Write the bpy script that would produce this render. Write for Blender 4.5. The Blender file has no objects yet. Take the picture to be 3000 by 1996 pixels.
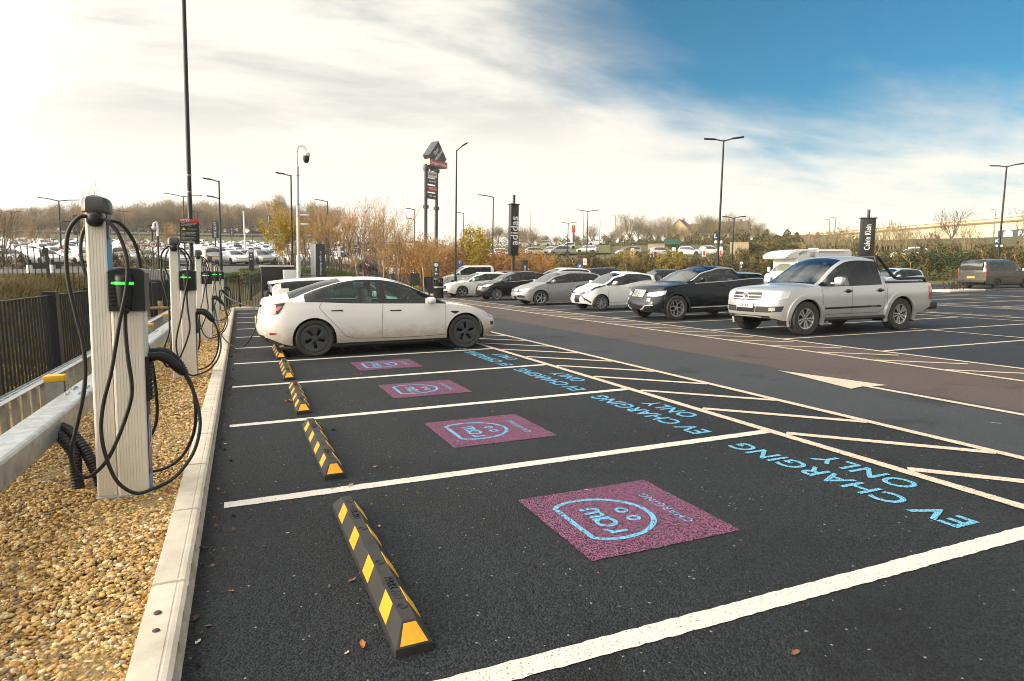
import bpy, bmesh, math, random
import numpy as np
from mathutils import Vector, Matrix
random.seed(7); RNG = np.random.default_rng(7)
SC = bpy.context.scene; COL = SC.collection
R = math.radians; PI = math.pi
# ------------------------------------------------------------------ camera
CX, CY, CZ = 0.148, -2.131, 1.544
YAW, PITCH, ROLL = 0.39757, 0.10955, -0.0088
fw = Vector((math.sin(YAW)*math.cos(PITCH), math.cos(YAW)*math.cos(PITCH), -math.sin(PITCH)))
r0 = Vector((math.cos(YAW), -math.sin(YAW), 0)); u0 = r0.cross(fw)
rt = r0*math.cos(ROLL) + u0*math.sin(ROLL); up = u0*math.cos(ROLL) - r0*math.sin(ROLL)
cam = bpy.data.objects.new('camera', bpy.data.cameras.new('camera')); COL.objects.link(cam)
cam.matrix_world = Matrix(((rt.x, up.x, -fw.x, CX), (rt.y, up.y, -fw.y, CY), (rt.z, up.z, -fw.z, CZ), (0, 0, 0, 1)))
cam.data.sensor_width = 36; cam.data.lens = 22.556; cam.data.clip_start = 0.05; cam.data.clip_end = 8000
SC.camera = cam
# ------------------------------------------------------------------ light
SUN_AZ, SUN_EL = R(-86), R(18)       # azimuth from +Y towards +X
sdir = Vector((math.sin(SUN_AZ)*math.cos(SUN_EL), math.cos(SUN_AZ)*math.cos(SUN_EL), math.sin(SUN_EL)))
sl = bpy.data.lights.new('sun', 'SUN'); sl.energy = 2.5; sl.angle = R(14); sl.color = (1.0, 0.78, 0.50)
so = bpy.data.objects.new('sun', sl); COL.objects.link(so)
so.rotation_euler = (-sdir).to_track_quat('-Z', 'Y').to_euler()
W = bpy.data.worlds.new('World'); SC.world = W; W.use_nodes = True
def world():
    nt = W.node_tree; N = nt.nodes; L = nt.links; N.clear()
    def nd(t, **k):
        n = N.new(t)
        for a, b in k.items(): setattr(n, a, b)
        return n
    def mth(op, a, b=None, c=None, clamp=False):
        n = nd('ShaderNodeMath', operation=op, use_clamp=clamp)
        for i, v in enumerate((a, b, c)):
            if v is None: continue
            if isinstance(v, (int, float)): n.inputs[i].default_value = v
            else: L.new(v, n.inputs[i])
        return n.outputs[0]
    def mix(f, a, b):
        n = nd('ShaderNodeMix', data_type='RGBA')
        for s, v in ((0, f), (6, a), (7, b)):
            if isinstance(v, tuple): n.inputs[s].default_value = (*v, 1)
            elif isinstance(v, (int, float)): n.inputs[s].default_value = v
            else: L.new(v, n.inputs[s])
        return n.outputs[2]
    def sstep(v, a, b):
        n = nd('ShaderNodeMapRange', interpolation_type='SMOOTHSTEP'); L.new(v, n.inputs[0])
        n.inputs[1].default_value = a; n.inputs[2].default_value = b
        return n.outputs[0]
    def dot(d, v):
        n = nd('ShaderNodeVectorMath', operation='DOT_PRODUCT'); L.new(d, n.inputs[0]); n.inputs[1].default_value = v
        return n.outputs['Value']
    tc = nd('ShaderNodeTexCoord'); d = tc.outputs['Generated']
    sx = nd('ShaderNodeSeparateXYZ'); L.new(d, sx.inputs[0]); z = sx.outputs[2]
    sky = nd('ShaderNodeTexSky', sky_type='NISHITA', sun_disc=False)
    sky.sun_elevation = SUN_EL; sky.sun_rotation = SUN_AZ; sky.altitude = 50; sky.dust_density = 0.6; sky.ozone_density = 2.0
    # cloud layer seen in perspective: the view direction meets a flat layer overhead
    den = mth('ADD', mth('MAXIMUM', z, 0.0), 0.16)
    cv = nd('ShaderNodeCombineXYZ')
    L.new(mth('DIVIDE', sx.outputs[0], den), cv.inputs[0]); L.new(mth('DIVIDE', sx.outputs[1], den), cv.inputs[1])
    mp = nd('ShaderNodeMapping'); L.new(cv.outputs[0], mp.inputs[0]); mp.inputs['Rotation'].default_value = (0, 0, R(38)); mp.inputs['Scale'].default_value = (0.62, 1.25, 1)
    def noise(sc, det, rough, dist=0.0, off=0.0):
        n = nd('ShaderNodeTexNoise', noise_dimensions='4D'); L.new(mp.outputs[0], n.inputs['Vector'])
        n.inputs['W'].default_value = off; n.inputs['Scale'].default_value = sc; n.inputs['Detail'].default_value = det
        n.inputs['Roughness'].default_value = rough; n.inputs['Distortion'].default_value = dist
        return n.outputs[0]
    n1 = noise(0.85, 8, 0.56, 0.5, 1.3); n2 = noise(2.6, 9, 0.62, 0.5, 5.1); n3 = noise(1.5, 7, 0.6, 0.3, 9.7)
    # the clear part of the sky: high, to the right of the view
    ca = R(57); ce = R(33)
    clear = dot(d, (math.sin(ca)*math.cos(ce), math.cos(ca)*math.cos(ce), math.sin(ce)))
    cover = mth('ADD', mth('MULTIPLY', n1, 1.1), mth('MULTIPLY', n2, 0.62))
    cover = mth('SUBTRACT', cover, mth('MULTIPLY', sstep(clear, 0.76, 1.0), 1.02))
    cover = mth('SUBTRACT', cover, 0.06)
    cover = mth('ADD', cover, mth('MULTIPLY', sstep(z, 0.30, 0.10), 0.36))
    mask = sstep(cover, 0.05, 0.72)
    # bright creamy cloud near the sun and the horizon, greyer overhead away from it
    sund = dot(d, tuple(sdir))
    bright = mth('MULTIPLY_ADD', mth('POWER', sstep(sund, 0.22, 1.0), 1.4), 5.2, 0.90)
    shade = mth('MULTIPLY', sstep(n3, 0.38, 0.60), mth('MULTIPLY', sstep(z, 0.10, 0.34), sstep(z, 0.80, 0.5)))
    cc = mix(shade, (0.88, 0.835, 0.75), (0.40, 0.435, 0.445))
    cc = mix(sstep(z, 0.24, 0.0), cc, (1.02, 0.95, 0.83))
    # added dimming of the unseen sky behind the viewer, to darken surfaces facing it
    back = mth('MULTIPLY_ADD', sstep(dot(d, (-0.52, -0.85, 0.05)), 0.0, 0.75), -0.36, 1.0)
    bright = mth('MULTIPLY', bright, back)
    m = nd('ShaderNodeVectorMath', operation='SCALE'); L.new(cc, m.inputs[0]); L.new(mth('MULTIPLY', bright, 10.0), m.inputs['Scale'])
    tint = nd('ShaderNodeMix', data_type='RGBA', blend_type='MULTIPLY'); tint.inputs[0].default_value = 1
    L.new(sky.outputs[0], tint.inputs[6]); tint.inputs[7].default_value = (0.15, 0.70, 0.86, 1)
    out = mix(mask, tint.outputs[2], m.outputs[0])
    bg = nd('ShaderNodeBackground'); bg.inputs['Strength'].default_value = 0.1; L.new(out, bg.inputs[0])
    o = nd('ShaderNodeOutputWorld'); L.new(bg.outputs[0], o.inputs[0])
world()
SC.view_settings.view_transform = 'Standard'; SC.view_settings.look = 'None'; SC.view_settings.exposure = 0.46; SC.view_settings.gamma = 1
SC.cycles.max_bounces = 6; SC.cycles.transparent_max_bounces = 12; SC.cycles.caustics_reflective = False; SC.cycles.caustics_refractive = False
SC.cycles.use_denoising = True; SC.cycles.denoising_input_passes = 'RGB_ALBEDO_NORMAL'; SC.cycles.denoising_prefilter = 'ACCURATE'; SC.cycles.pixel_filter_type = 'BLACKMAN_HARRIS'; SC.cycles.filter_width = 1.0
# ------------------------------------------------------------------ materials
MATS = {}
def mat(name, col, rough=0.6, metal=0.0, var=0.0, vscale=4.0, bump=0.0, bscale=40.0, coat=0.0, emit=None, attr=None, dirt=None, spec=0.5, col2=None, stretch=None):
    if name in MATS: return MATS[name]
    m = bpy.data.materials.new(name); m.use_nodes = True; nt = m.node_tree; N = nt.nodes; L = nt.links
    b = N['Principled BSDF']; b.inputs['Roughness'].default_value = rough; b.inputs['Metallic'].default_value = metal
    b.inputs['Coat Weight'].default_value = coat; b.inputs['Coat Roughness'].default_value = 0.04
    b.inputs['Specular IOR Level'].default_value = spec
    b.inputs['Base Color'].default_value = (*col, 1); m.diffuse_color = (*col, 1)
    tc = N.new('ShaderNodeTexCoord'); vec = tc.outputs['Object']
    if stretch:
        mp = N.new('ShaderNodeMapping'); L.new(vec, mp.inputs[0]); mp.inputs['Scale'].default_value = stretch; vec = mp.outputs[0]
    csock = None
    if attr:
        a = N.new('ShaderNodeAttribute'); a.attribute_name = attr; csock = a.outputs['Color']
    if var or col2:
        n = N.new('ShaderNodeTexNoise'); L.new(vec, n.inputs['Vector']); n.inputs['Scale'].default_value = vscale; n.inputs['Detail'].default_value = 6; n.inputs['Roughness'].default_value = 0.62
        mx = N.new('ShaderNodeMix'); mx.data_type = 'RGBA'
        mr = N.new('ShaderNodeMapRange'); L.new(n.outputs[0], mr.inputs[0]); mr.inputs[1].default_value = 0.3; mr.inputs[2].default_value = 0.7
        L.new(mr.outputs[0], mx.inputs[0])
        if csock:
            mx.blend_type = 'MULTIPLY'; L.new(csock, mx.inputs[6]); v = 1-var; mx.inputs[7].default_value = (v, v, v, 1)
        else:
            c2 = col2 or tuple(c*(1-var) for c in col)
            mx.inputs[6].default_value = (*[min(1, c*(1+var*0.5)) for c in col], 1); mx.inputs[7].default_value = (*c2, 1)
        csock = mx.outputs[2]
        r2 = N.new('ShaderNodeMapRange'); L.new(n.outputs[0], r2.inputs[0]); r2.inputs[1].default_value = 0.3; r2.inputs[2].default_value = 0.7
        r2.inputs[3].default_value = max(0.02, rough*0.85); r2.inputs[4].default_value = min(1, rough*1.15); L.new(r2.outputs[0], b.inputs['Roughness'])
    if dirt:
        dcol, zlo, zhi, amt = dirt
        sp = N.new('ShaderNodeSeparateXYZ'); L.new(tc.outputs['Object'], sp.inputs[0])
        n = N.new('ShaderNodeTexNoise'); mp2 = N.new('ShaderNodeMapping'); L.new(tc.outputs['Object'], mp2.inputs[0]); mp2.inputs['Scale'].default_value = (5, 5, 9); L.new(mp2.outputs[0], n.inputs['Vector'])
        n.inputs['Scale'].default_value = 1.2; n.inputs['Detail'].default_value = 9; n.inputs['Roughness'].default_value = 0.7
        ad = N.new('ShaderNodeMath'); ad.operation = 'MULTIPLY_ADD'; L.new(n.outputs[0], ad.inputs[0]); ad.inputs[1].default_value = (zhi-zlo)*1.2; L.new(sp.outputs[2], ad.inputs[2])
        mr = N.new('ShaderNodeMapRange'); mr.interpolation_type = 'SMOOTHSTEP'; L.new(ad.outputs[0], mr.inputs[0])
        mr.inputs[1].default_value = zlo+(zhi-zlo)*0.6; mr.inputs[2].default_value = zhi+(zhi-zlo)*0.6; mr.inputs[3].default_value = amt; mr.inputs[4].default_value = 0.0
        mx = N.new('ShaderNodeMix'); mx.data_type = 'RGBA'; L.new(mr.outputs[0], mx.inputs[0])
        if csock: L.new(csock, mx.inputs[6])
        else: mx.inputs[6].default_value = (*col, 1)
        mx.inputs[7].default_value = (*dcol, 1); csock = mx.outputs[2]
        rr = N.new('ShaderNodeMapRange'); L.new(mr.outputs[0], rr.inputs[0]); rr.inputs[3].default_value = rough; rr.inputs[4].default_value = 0.75; L.new(rr.outputs[0], b.inputs['Roughness'])
        cw = N.new('ShaderNodeMapRange'); L.new(mr.outputs[0], cw.inputs[0]); cw.inputs[3].default_value = coat; cw.inputs[4].default_value = 0; L.new(cw.outputs[0], b.inputs['Coat Weight'])
    if csock: L.new(csock, b.inputs['Base Color'])
    if bump:
        n = N.new('ShaderNodeTexNoise'); L.new(vec, n.inputs['Vector']); n.inputs['Scale'].default_value = bscale; n.inputs['Detail'].default_value = 4
        bp = N.new('ShaderNodeBump'); bp.inputs['Strength'].default_value = 1; bp.inputs['Distance'].default_value = bump; L.new(n.outputs[0], bp.inputs['Height']); L.new(bp.outputs[0], b.inputs['Normal'])
    if emit:
        b.inputs['Emission Color'].default_value = (*emit[0], 1); b.inputs['Emission Strength'].default_value = emit[1]
    MATS[name] = m
    return m
def glass_mat(name, tint, gloss=0.06):
    if name in MATS: return MATS[name]
    m = bpy.data.materials.new(name); m.use_nodes = True; nt = m.node_tree; N = nt.nodes; L = nt.links; N.clear()
    tr = N.new('ShaderNodeBsdfTransparent'); tr.inputs[0].default_value = (*tint, 1)
    gl = N.new('ShaderNodeBsdfGlossy'); gl.inputs['Roughness'].default_value = 0.02; gl.inputs[0].default_value = (0.95, 0.98, 1, 1)
    fr = N.new('ShaderNodeFresnel'); fr.inputs[0].default_value = 1.55
    ad = N.new('ShaderNodeMath'); ad.operation = 'MULTIPLY_ADD'; ad.use_clamp = True; L.new(fr.outputs[0], ad.inputs[0]); ad.inputs[1].default_value = 0.95; ad.inputs[2].default_value = gloss
    mx = N.new('ShaderNodeMixShader'); L.new(ad.outputs[0], mx.inputs[0]); L.new(tr.outputs[0], mx.inputs[1]); L.new(gl.outputs[0], mx.inputs[2])
    o = N.new('ShaderNodeOutputMaterial'); L.new(mx.outputs[0], o.inputs[0]); m.diffuse_color = (*tint, 1)
    MATS[name] = m
    return m
def asphalt_mat(name, a, b, speck=0.0, grain=110.0, bump=0.004, rough=0.85, patch=0.35, white=0.03):
    """coarse rolled asphalt: stones of varied tone, dark pits, pale chips, broad tonal patches"""
    m = bpy.data.materials.new(name); m.use_nodes = True; nt = m.node_tree; N = nt.nodes; L = nt.links; bs = N['Principled BSDF']
    tc = N.new('ShaderNodeTexCoord'); v = tc.outputs['Object']
    vo = N.new('ShaderNodeTexVoronoi'); L.new(v, vo.inputs['Vector']); vo.inputs['Scale'].default_value = grain
    sp = N.new('ShaderNodeSeparateColor'); L.new(vo.outputs['Color'], sp.inputs[0])
    n = N.new('ShaderNodeTexNoise'); L.new(v, n.inputs['Vector']); n.inputs['Scale'].default_value = 0.55; n.inputs['Detail'].default_value = 7; n.inputs['Roughness'].default_value = 0.6
    n2 = N.new('ShaderNodeTexNoise'); L.new(v, n2.inputs['Vector']); n2.inputs['Scale'].default_value = grain*0.35; n2.inputs['Detail'].default_value = 4
    mr = N.new('ShaderNodeMapRange'); L.new(sp.outputs[0], mr.inputs[0]); mr.inputs[1].default_value = 0.1; mr.inputs[2].default_value = 0.95
    mx = N.new('ShaderNodeMix'); mx.data_type = 'RGBA'; L.new(mr.outputs[0], mx.inputs[0]); mx.inputs[6].default_value = (*a, 1); mx.inputs[7].default_value = (*b, 1)
    m2 = N.new('ShaderNodeMix'); m2.data_type = 'RGBA'; m2.blend_type = 'MULTIPLY'; L.new(mx.outputs[2], m2.inputs[6])
    p = N.new('ShaderNodeMapRange'); L.new(n.outputs[0], p.inputs[0]); p.inputs[1].default_value = 0.3; p.inputs[2].default_value = 0.7; L.new(p.outputs[0], m2.inputs[0])
    q = 1-patch; m2.inputs[7].default_value = (q, q, q, 1)
    csock = m2.outputs[2]
    st = N.new('ShaderNodeTexNoise'); L.new(v, st.inputs['Vector']); st.inputs['Scale'].default_value = 1.15; st.inputs['Detail'].default_value = 5; st.inputs['Roughness'].default_value = 0.55; st.inputs['Distortion'].default_value = 0.6
    sr = N.new('ShaderNodeMapRange'); sr.interpolation_type = 'SMOOTHSTEP'; L.new(st.outputs[0], sr.inputs[0]); sr.inputs[1].default_value = 0.57; sr.inputs[2].default_value = 0.70; sr.inputs[4].default_value = 0.8
    ms = N.new('ShaderNodeMix'); ms.data_type = 'RGBA'; ms.blend_type = 'MULTIPLY'; L.new(sr.outputs[0], ms.inputs[0]); L.new(csock, ms.inputs[6]); ms.inputs[7].default_value = (.52, .52, .54, 1); csock = ms.outputs[2]
    if white:
        g = N.new('ShaderNodeMath'); g.operation = 'GREATER_THAN'; L.new(sp.outputs[1], g.inputs[0]); g.inputs[1].default_value = 1-white*0.12
        m3 = N.new('ShaderNodeMix'); m3.data_type = 'RGBA'; L.new(g.outputs[0], m3.inputs[0]); L.new(csock, m3.inputs[6]); m3.inputs[7].default_value = (0.26, 0.25, 0.23, 1); csock = m3.outputs[2]
    L.new(csock, bs.inputs['Base Color']); bs.inputs['Roughness'].default_value = rough; bs.inputs['Specular IOR Level'].default_value = 0.35
    ad = N.new('ShaderNodeMath'); ad.operation = 'MULTIPLY_ADD'; L.new(vo.outputs['Distance'], ad.inputs[0]); ad.inputs[1].default_value = -1.0; L.new(n2.outputs[0], ad.inputs[2])
    bp = N.new('ShaderNodeBump'); bp.inputs['Strength'].default_value = 1.0; bp.inputs['Distance'].default_value = bump; L.new(ad.outputs[0], bp.inputs['Height']); L.new(bp.outputs[0], bs.inputs['Normal'])
    MATS[name] = m
    return m
def paint_mat(name, col, under, cover=0.9, grain=110.0, var=0.1, rough=0.6, bump=0.003):
    """road paint on rough asphalt: pits between the stones stay unpainted"""
    m = bpy.data.materials.new(name); m.use_nodes = True; nt = m.node_tree; N = nt.nodes; L = nt.links; bs = N['Principled BSDF']
    tc = N.new('ShaderNodeTexCoord'); v = tc.outputs['Object']
    vo = N.new('ShaderNodeTexVoronoi'); L.new(v, vo.inputs['Vector']); vo.inputs['Scale'].default_value = grain
    n2 = N.new('ShaderNodeTexNoise'); L.new(v, n2.inputs['Vector']); n2.inputs['Scale'].default_value = grain*0.4; n2.inputs['Detail'].default_value = 4
    n = N.new('ShaderNodeTexNoise'); L.new(v, n.inputs['Vector']); n.inputs['Scale'].default_value = 3; n.inputs['Detail'].default_value = 8; n.inputs['Roughness'].default_value = 0.65
    ad = N.new('ShaderNodeMath'); ad.operation = 'MULTIPLY_ADD'; L.new(n2.outputs[0], ad.inputs[0]); ad.inputs[1].default_value = 0.55; L.new(vo.outputs['Distance'], ad.inputs[2])
    mr = N.new('ShaderNodeMapRange'); L.new(ad.outputs[0], mr.inputs[0]); t = 0.83-(1-cover)*1.3; mr.inputs[1].default_value = t+0.10; mr.inputs[2].default_value = t-0.06
    mv = N.new('ShaderNodeMix'); mv.data_type = 'RGBA'; L.new(n.outputs[0], mv.inputs[0]); mv.inputs[6].default_value = (*col, 1); mv.inputs[7].default_value = (*[c*(1-var) for c in col], 1)
    mx = N.new('ShaderNodeMix'); mx.data_type = 'RGBA'; L.new(mr.outputs[0], mx.inputs[0]); mx.inputs[6].default_value = (*under, 1); L.new(mv.outputs[2], mx.inputs[7])
    L.new(mx.outputs[2], bs.inputs['Base Color']); bs.inputs['Roughness'].default_value = rough; bs.inputs['Specular IOR Level'].default_value = 0.3
    a2 = N.new('ShaderNodeMath'); a2.operation = 'MULTIPLY_ADD'; L.new(vo.outputs['Distance'], a2.inputs[0]); a2.inputs[1].default_value = -1.0; L.new(n2.outputs[0], a2.inputs[2])
    bp = N.new('ShaderNodeBump'); bp.inputs['Strength'].default_value = 0.8; bp.inputs['Distance'].default_value = bump; L.new(a2.outputs[0], bp.inputs['Height']); L.new(bp.outputs[0], bs.inputs['Normal'])
    MATS[name] = m
    return m
BLACK = mat('black_plastic', (0.008, 0.009, 0.010), 0.5, var=0.2, vscale=9)
BLACKMET = mat('black_painted_metal', (0.007, 0.008, 0.010), 0.5, var=0.25, vscale=5)
RUBBER = mat('rubber', (0.018, 0.018, 0.018), 0.75, var=0.4, vscale=14, col2=(0.045, 0.04, 0.035))
GALV = mat('galvanised_steel', (0.46, 0.49, 0.51), 0.38, 0.75, var=0.35, vscale=11, bump=0.0006, bscale=60)
ALU = mat('brushed_aluminium', (0.88, 0.84, 0.76), 0.38, 0.12, var=0.02, vscale=3)
WHITEP = mat('white_paint', (0.8, 0.8, 0.79), 0.4, var=0.06)
DARKGREY = mat('dark_grey_paint', (0.03, 0.037, 0.044), 0.42, var=0.12)
SIGNTXT = mat('sign_lettering', (0.78, 0.78, 0.76), 0.5)
# ------------------------------------------------------------------ mesh helpers
class MB:
    """collects faces, then links them as ONE mesh object"""
    def __init__(s): s.v = []; s.f = []; s.m = []; s.sm = []
    def add(s, v, f, m=0, smooth=False):
        o = len(s.v); s.v.extend([tuple(p) for p in v])
        for q in f: s.f.append(tuple(i+o for i in q)); s.m.append(m); s.sm.append(smooth)
        return s
    def box(s, c, d, m=0, rz=0.0, M=None):
        hx, hy, hz = d[0]/2, d[1]/2, d[2]/2
        p = [Vector((x, y, z)) for z in (-hz, hz) for y in (-hy, hy) for x in (-hx, hx)]
        Mt = Matrix.Translation(c) @ (M.to_4x4() if M is not None else Matrix.Rotation(rz, 4, 'Z'))
        return s.add([Mt @ q for q in p], [(0, 2, 3, 1), (4, 5, 7, 6), (0, 1, 5, 4), (2, 6, 7, 3), (0, 4, 6, 2), (1, 3, 7, 5)], m)
    def box2(s, a, b, m=0): return s.box([(a[i]+b[i])/2 for i in range(3)], [abs(b[i]-a[i]) for i in range(3)], m)
    def rbox(s, c, d, bev=0.01, m=0, rz=0.0, seg=2, M=None, smooth=True):
        bm = bmesh.new(); bmesh.ops.create_cube(bm, size=1)
        for q in bm.verts: q.co = Vector((q.co.x*d[0], q.co.y*d[1], q.co.z*d[2]))
        bmesh.ops.bevel(bm, geom=bm.edges[:], offset=bev, segments=seg, affect='EDGES', profile=0.5)
        Mt = Matrix.Translation(c) @ (M.to_4x4() if M is not None else Matrix.Rotation(rz, 4, 'Z'))
        bm.verts.index_update()
        s.add([Mt @ q.co for q in bm.verts], [[q.index for q in f.verts] for f in bm.faces], m, smooth); bm.free(); return s
    def tube(s, path, rad, n=8, m=0, cap=True, smooth=True):
        P = [Vector(p) for p in path]; rads = rad if isinstance(rad, (list, tuple)) else [rad]*len(P)
        vs = []; fs = []; ref = None
        for i, p in enumerate(P):
            t = (P[min(i+1, len(P)-1)]-P[max(i-1, 0)]).normalized()
            if ref is None: ref = Vector((0, 0, 1)) if abs(t.z) < 0.9 else Vector((1, 0, 0))
            a = (ref - t*ref.dot(t))
            if a.length < 1e-6: a = t.orthogonal()
            a.normalize(); b = t.cross(a); ref = a
            for k in range(n):
                an = 2*PI*k/n; vs.append(p + (a*math.cos(an)+b*math.sin(an))*rads[i])
        for i in range(len(P)-1):
            for k in range(n): fs.append((i*n+k, i*n+(k+1) % n, (i+1)*n+(k+1) % n, (i+1)*n+k))
        if cap: fs.append(tuple(range(n))[::-1]); fs.append(tuple((len(P)-1)*n+k for k in range(n)))
        return s.add(vs, fs, m, smooth)
    def lathe(s, prof, n=24, m=0, axis='Z', c=(0, 0, 0), smooth=True, close=False):
        vs = []; fs = []; L = len(prof)
        for k in range(n):
            a = 2*PI*k/n; ca, sa = math.cos(a), math.sin(a)
            for (r, h) in prof:
                q = (r*ca, r*sa, h) if axis == 'Z' else ((r*ca, h, r*sa) if axis == 'Y' else (h, r*ca, r*sa))
                vs.append((q[0]+c[0], q[1]+c[1], q[2]+c[2]))
        for k in range(n):
            k2 = (k+1) % n
            for j in range(L-1 if not close else L): fs.append((k*L+j, k2*L+j, k2*L+(j+1) % L, k*L+(j+1) % L))
        return s.add(vs, fs, m, smooth)
    def prism(s, poly, h0, h1, m=0, T=None, smooth=False):
        """polygon (a,b) extruded along the third axis; T maps (a,b,h) to a point"""
        T = T or (lambda a, b, h: (a, b, h)); n = len(poly)
        v = [T(a, b, h0) for a, b in poly]+[T(a, b, h1) for a, b in poly]
        f = [tuple(range(n))[::-1], tuple(range(n, 2*n))]+[(i, (i+1) % n, n+(i+1) % n, n+i) for i in range(n)]
        return s.add(v, f, m, smooth)
    def grid(s, P, m=0, smooth=True, closed_u=False):
        nu, nv = len(P), len(P[0]); vs = [p for row in P for p in row]; fs = []
        for i in range(nu-1+(1 if closed_u else 0)):
            for j in range(nv-1): fs.append((i*nv+j, ((i+1) % nu)*nv+j, ((i+1) % nu)*nv+j+1, i*nv+j+1))
        return s.add(vs, fs, m, smooth)
    def build(s, name, mats, parent=None, fix=True, sharp=None, loc=None):
        me = bpy.data.meshes.new(name); me.from_pydata(s.v, [], s.f)
        for mm in (mats if isinstance(mats, (list, tuple)) else [mats]): me.materials.append(mm)
        me.polygons.foreach_set('material_index', s.m); me.polygons.foreach_set('use_smooth', s.sm)
        if fix:
            bm = bmesh.new(); bm.from_mesh(me); bmesh.ops.recalc_face_normals(bm, faces=bm.faces); bm.to_mesh(me); bm.free()
        if sharp is not None or any(s.sm): me.set_sharp_from_angle(angle=R(sharp if sharp is not None else 38))
        me.update()
        return link(name, me, parent, loc)
def link(name, me, parent=None, loc=None):
    o = bpy.data.objects.new(name, me); COL.objects.link(o)
    if parent: o.parent = parent
    if loc: o.location = loc
    return o
def tag(o, label=None, cat=None, group=None, kind=None):
    if label: o['label'] = label
    if cat: o['category'] = cat
    if group: o['group'] = group
    if kind: o['kind'] = kind
    return o
def thing(name, label, cat, loc=(0, 0, 0), rz=0.0, group=None):
    o = bpy.data.objects.new(name, None); COL.objects.link(o); o.empty_display_size = 0.2
    o.location = loc; o.rotation_euler = (0, 0, rz); return tag(o, label, cat, group)
KIDS = {}
def kids(o): return [c for c in o.children]
def copy_tree(o, parent=None):
    c = o.copy(); COL.objects.link(c)
    if parent: c.parent = parent
    for ch in kids(o): copy_tree(ch, c)
    return c
def dup(o, label, loc, rz=0.0, group=None):
    c = copy_tree(o); c.location = loc; c.rotation_euler = (0, 0, rz); tag(c, label, None, group); return c
def text(name, s, size, m, parent=None, M=None, depth=0.004, bold=0.0, align='CENTER', space=1.0, line=1.0, valign='CENTER', fit=None):
    cu = bpy.data.curves.new(name, 'FONT'); cu.body = s; cu.size = size; cu.extrude = depth; cu.offset = bold
    cu.align_x = align; cu.align_y = valign; cu.space_character = space; cu.space_line = line; cu.resolution_u = 3
    t = bpy.data.objects.new(name, cu); COL.objects.link(t); bpy.context.view_layer.update()
    me = bpy.data.meshes.new_from_object(t.evaluated_get(bpy.context.evaluated_depsgraph_get()))
    bpy.data.objects.remove(t); bpy.data.curves.remove(cu); me.materials.clear(); me.materials.append(m)
    if fit and len(me.vertices):
        xs = [v.co.x for v in me.vertices]; w = max(xs)-min(xs); me.transform(Matrix.Diagonal((fit/w, 1, 1, 1)))
    if M is not None: me.transform(M)
    return link(name, me, parent)
def frame(o, x, y):
    """matrix whose local x,y,z run along x, y and their normal, at o"""
    x = Vector(x).normalized(); y = Vector(y).normalized(); z = x.cross(y)
    return Matrix(((x.x, y.x, z.x, o[0]), (x.y, y.y, z.y, o[1]), (x.z, y.z, z.z, o[2]), (0, 0, 0, 1)))
def bez(pts, n=8):
    """smooth Catmull-Rom path through points"""
    P = [Vector(p) for p in pts]; out = []
    for i in range(len(P)-1):
        a = P[max(i-1, 0)]; b = P[i]; c = P[i+1]; d = P[min(i+2, len(P)-1)]
        for k in range(n):
            t = k/n
            out.append(0.5*((2*b)+(c-a)*t+(2*a-5*b+4*c-d)*t*t+(3*b-a-3*c+d)*t**3))
    out.append(P[-1]); return out
def sst(x): x = max(0.0, min(1.0, x)); return x*x*(3-2*x)
def lerpk(k, x):
    if x <= k[0][0]: return k[0][1]
    for (a, b), (c, d) in zip(k, k[1:]):
        if x <= c: return b+(d-b)*(x-a)/(c-a)
    return k[-1][1]
# ================================================================== THE SETTING
PLk = [(0, 0), (12, 0), (16, 0.85), (20, 1.25), (25, 1.38), (40, 1.5), (60, 1.85), (78, 2.45), (120, 4.4), (160, 6.7), (200, 8.9), (213, 9.7), (235, 13.2), (270, 14.6), (400, 17), (6000, 40)]
PRk = [(0, 0), (66, 0), (80, 1.3), (92, 2.6), (130, 4.7), (150, 6.8), (200, 8.6), (260, 10), (400, 13), (6000, 40)]
def terr(x, y):
    dx, dy = x-CX, y-CY; r = math.hypot(dx, dy); az = math.degrees(math.atan2(dx, dy))
    zl = lerpk(PLk, r)*sst(max(-2.6-x, (y-28.5)*0.35, 0)/3.2); zr = lerpk(PRk, r)
    if az < -90 or az > 120: return 0.0 if r < 66 else zr
    t = sst((az-6)/9); return zl*(1-t)+zr*t
def polar(a, r): t = R(a); return CX+r*math.sin(t), CY+r*math.cos(t)
def az_of(px): return 22.78+math.degrees(math.atan((px-1500)/1880))
def spot(px, d):
    x, y = polar(az_of(px), d); return x, y, terr(x, y)
def zat(py, d, px=1500): return CZ+d*(791+(px-1500)*-0.0088-py)/1880*math.cos(R(az_of(px)-22.78))
GRASS = mat('rough_grass', (0.075, 0.072, 0.022), 0.95, var=0.55, vscale=0.35, col2=(0.10, 0.075, 0.035), bump=0.05, bscale=6)
TARMAC = asphalt_mat('new_asphalt', (0.002, 0.004, 0.006), (0.030, 0.037, 0.043), grain=105, bump=0.006, rough=0.8, patch=0.45, white=0.012)
AISLE = asphalt_mat('aisle_asphalt', (0.027, 0.033, 0.039), (0.058, 0.066, 0.074), grain=120, bump=0.0025, rough=0.88, patch=0.18, white=0.006)
REDTAR = asphalt_mat('red_asphalt', (0.062, 0.047, 0.044), (0.118, 0.092, 0.086), grain=120, bump=0.0025, rough=0.9, patch=0.2, white=0.004)
LOT2 = asphalt_mat('lot_asphalt', (0.013, 0.017, 0.022), (0.036, 0.042, 0.050), grain=110, bump=0.003, rough=0.72, patch=0.35, white=0.004)
ROADM = asphalt_mat('road_asphalt', (0.075, 0.072, 0.07), (0.12, 0.115, 0.108), grain=30, bump=0.002, rough=0.9, patch=0.3)
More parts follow.
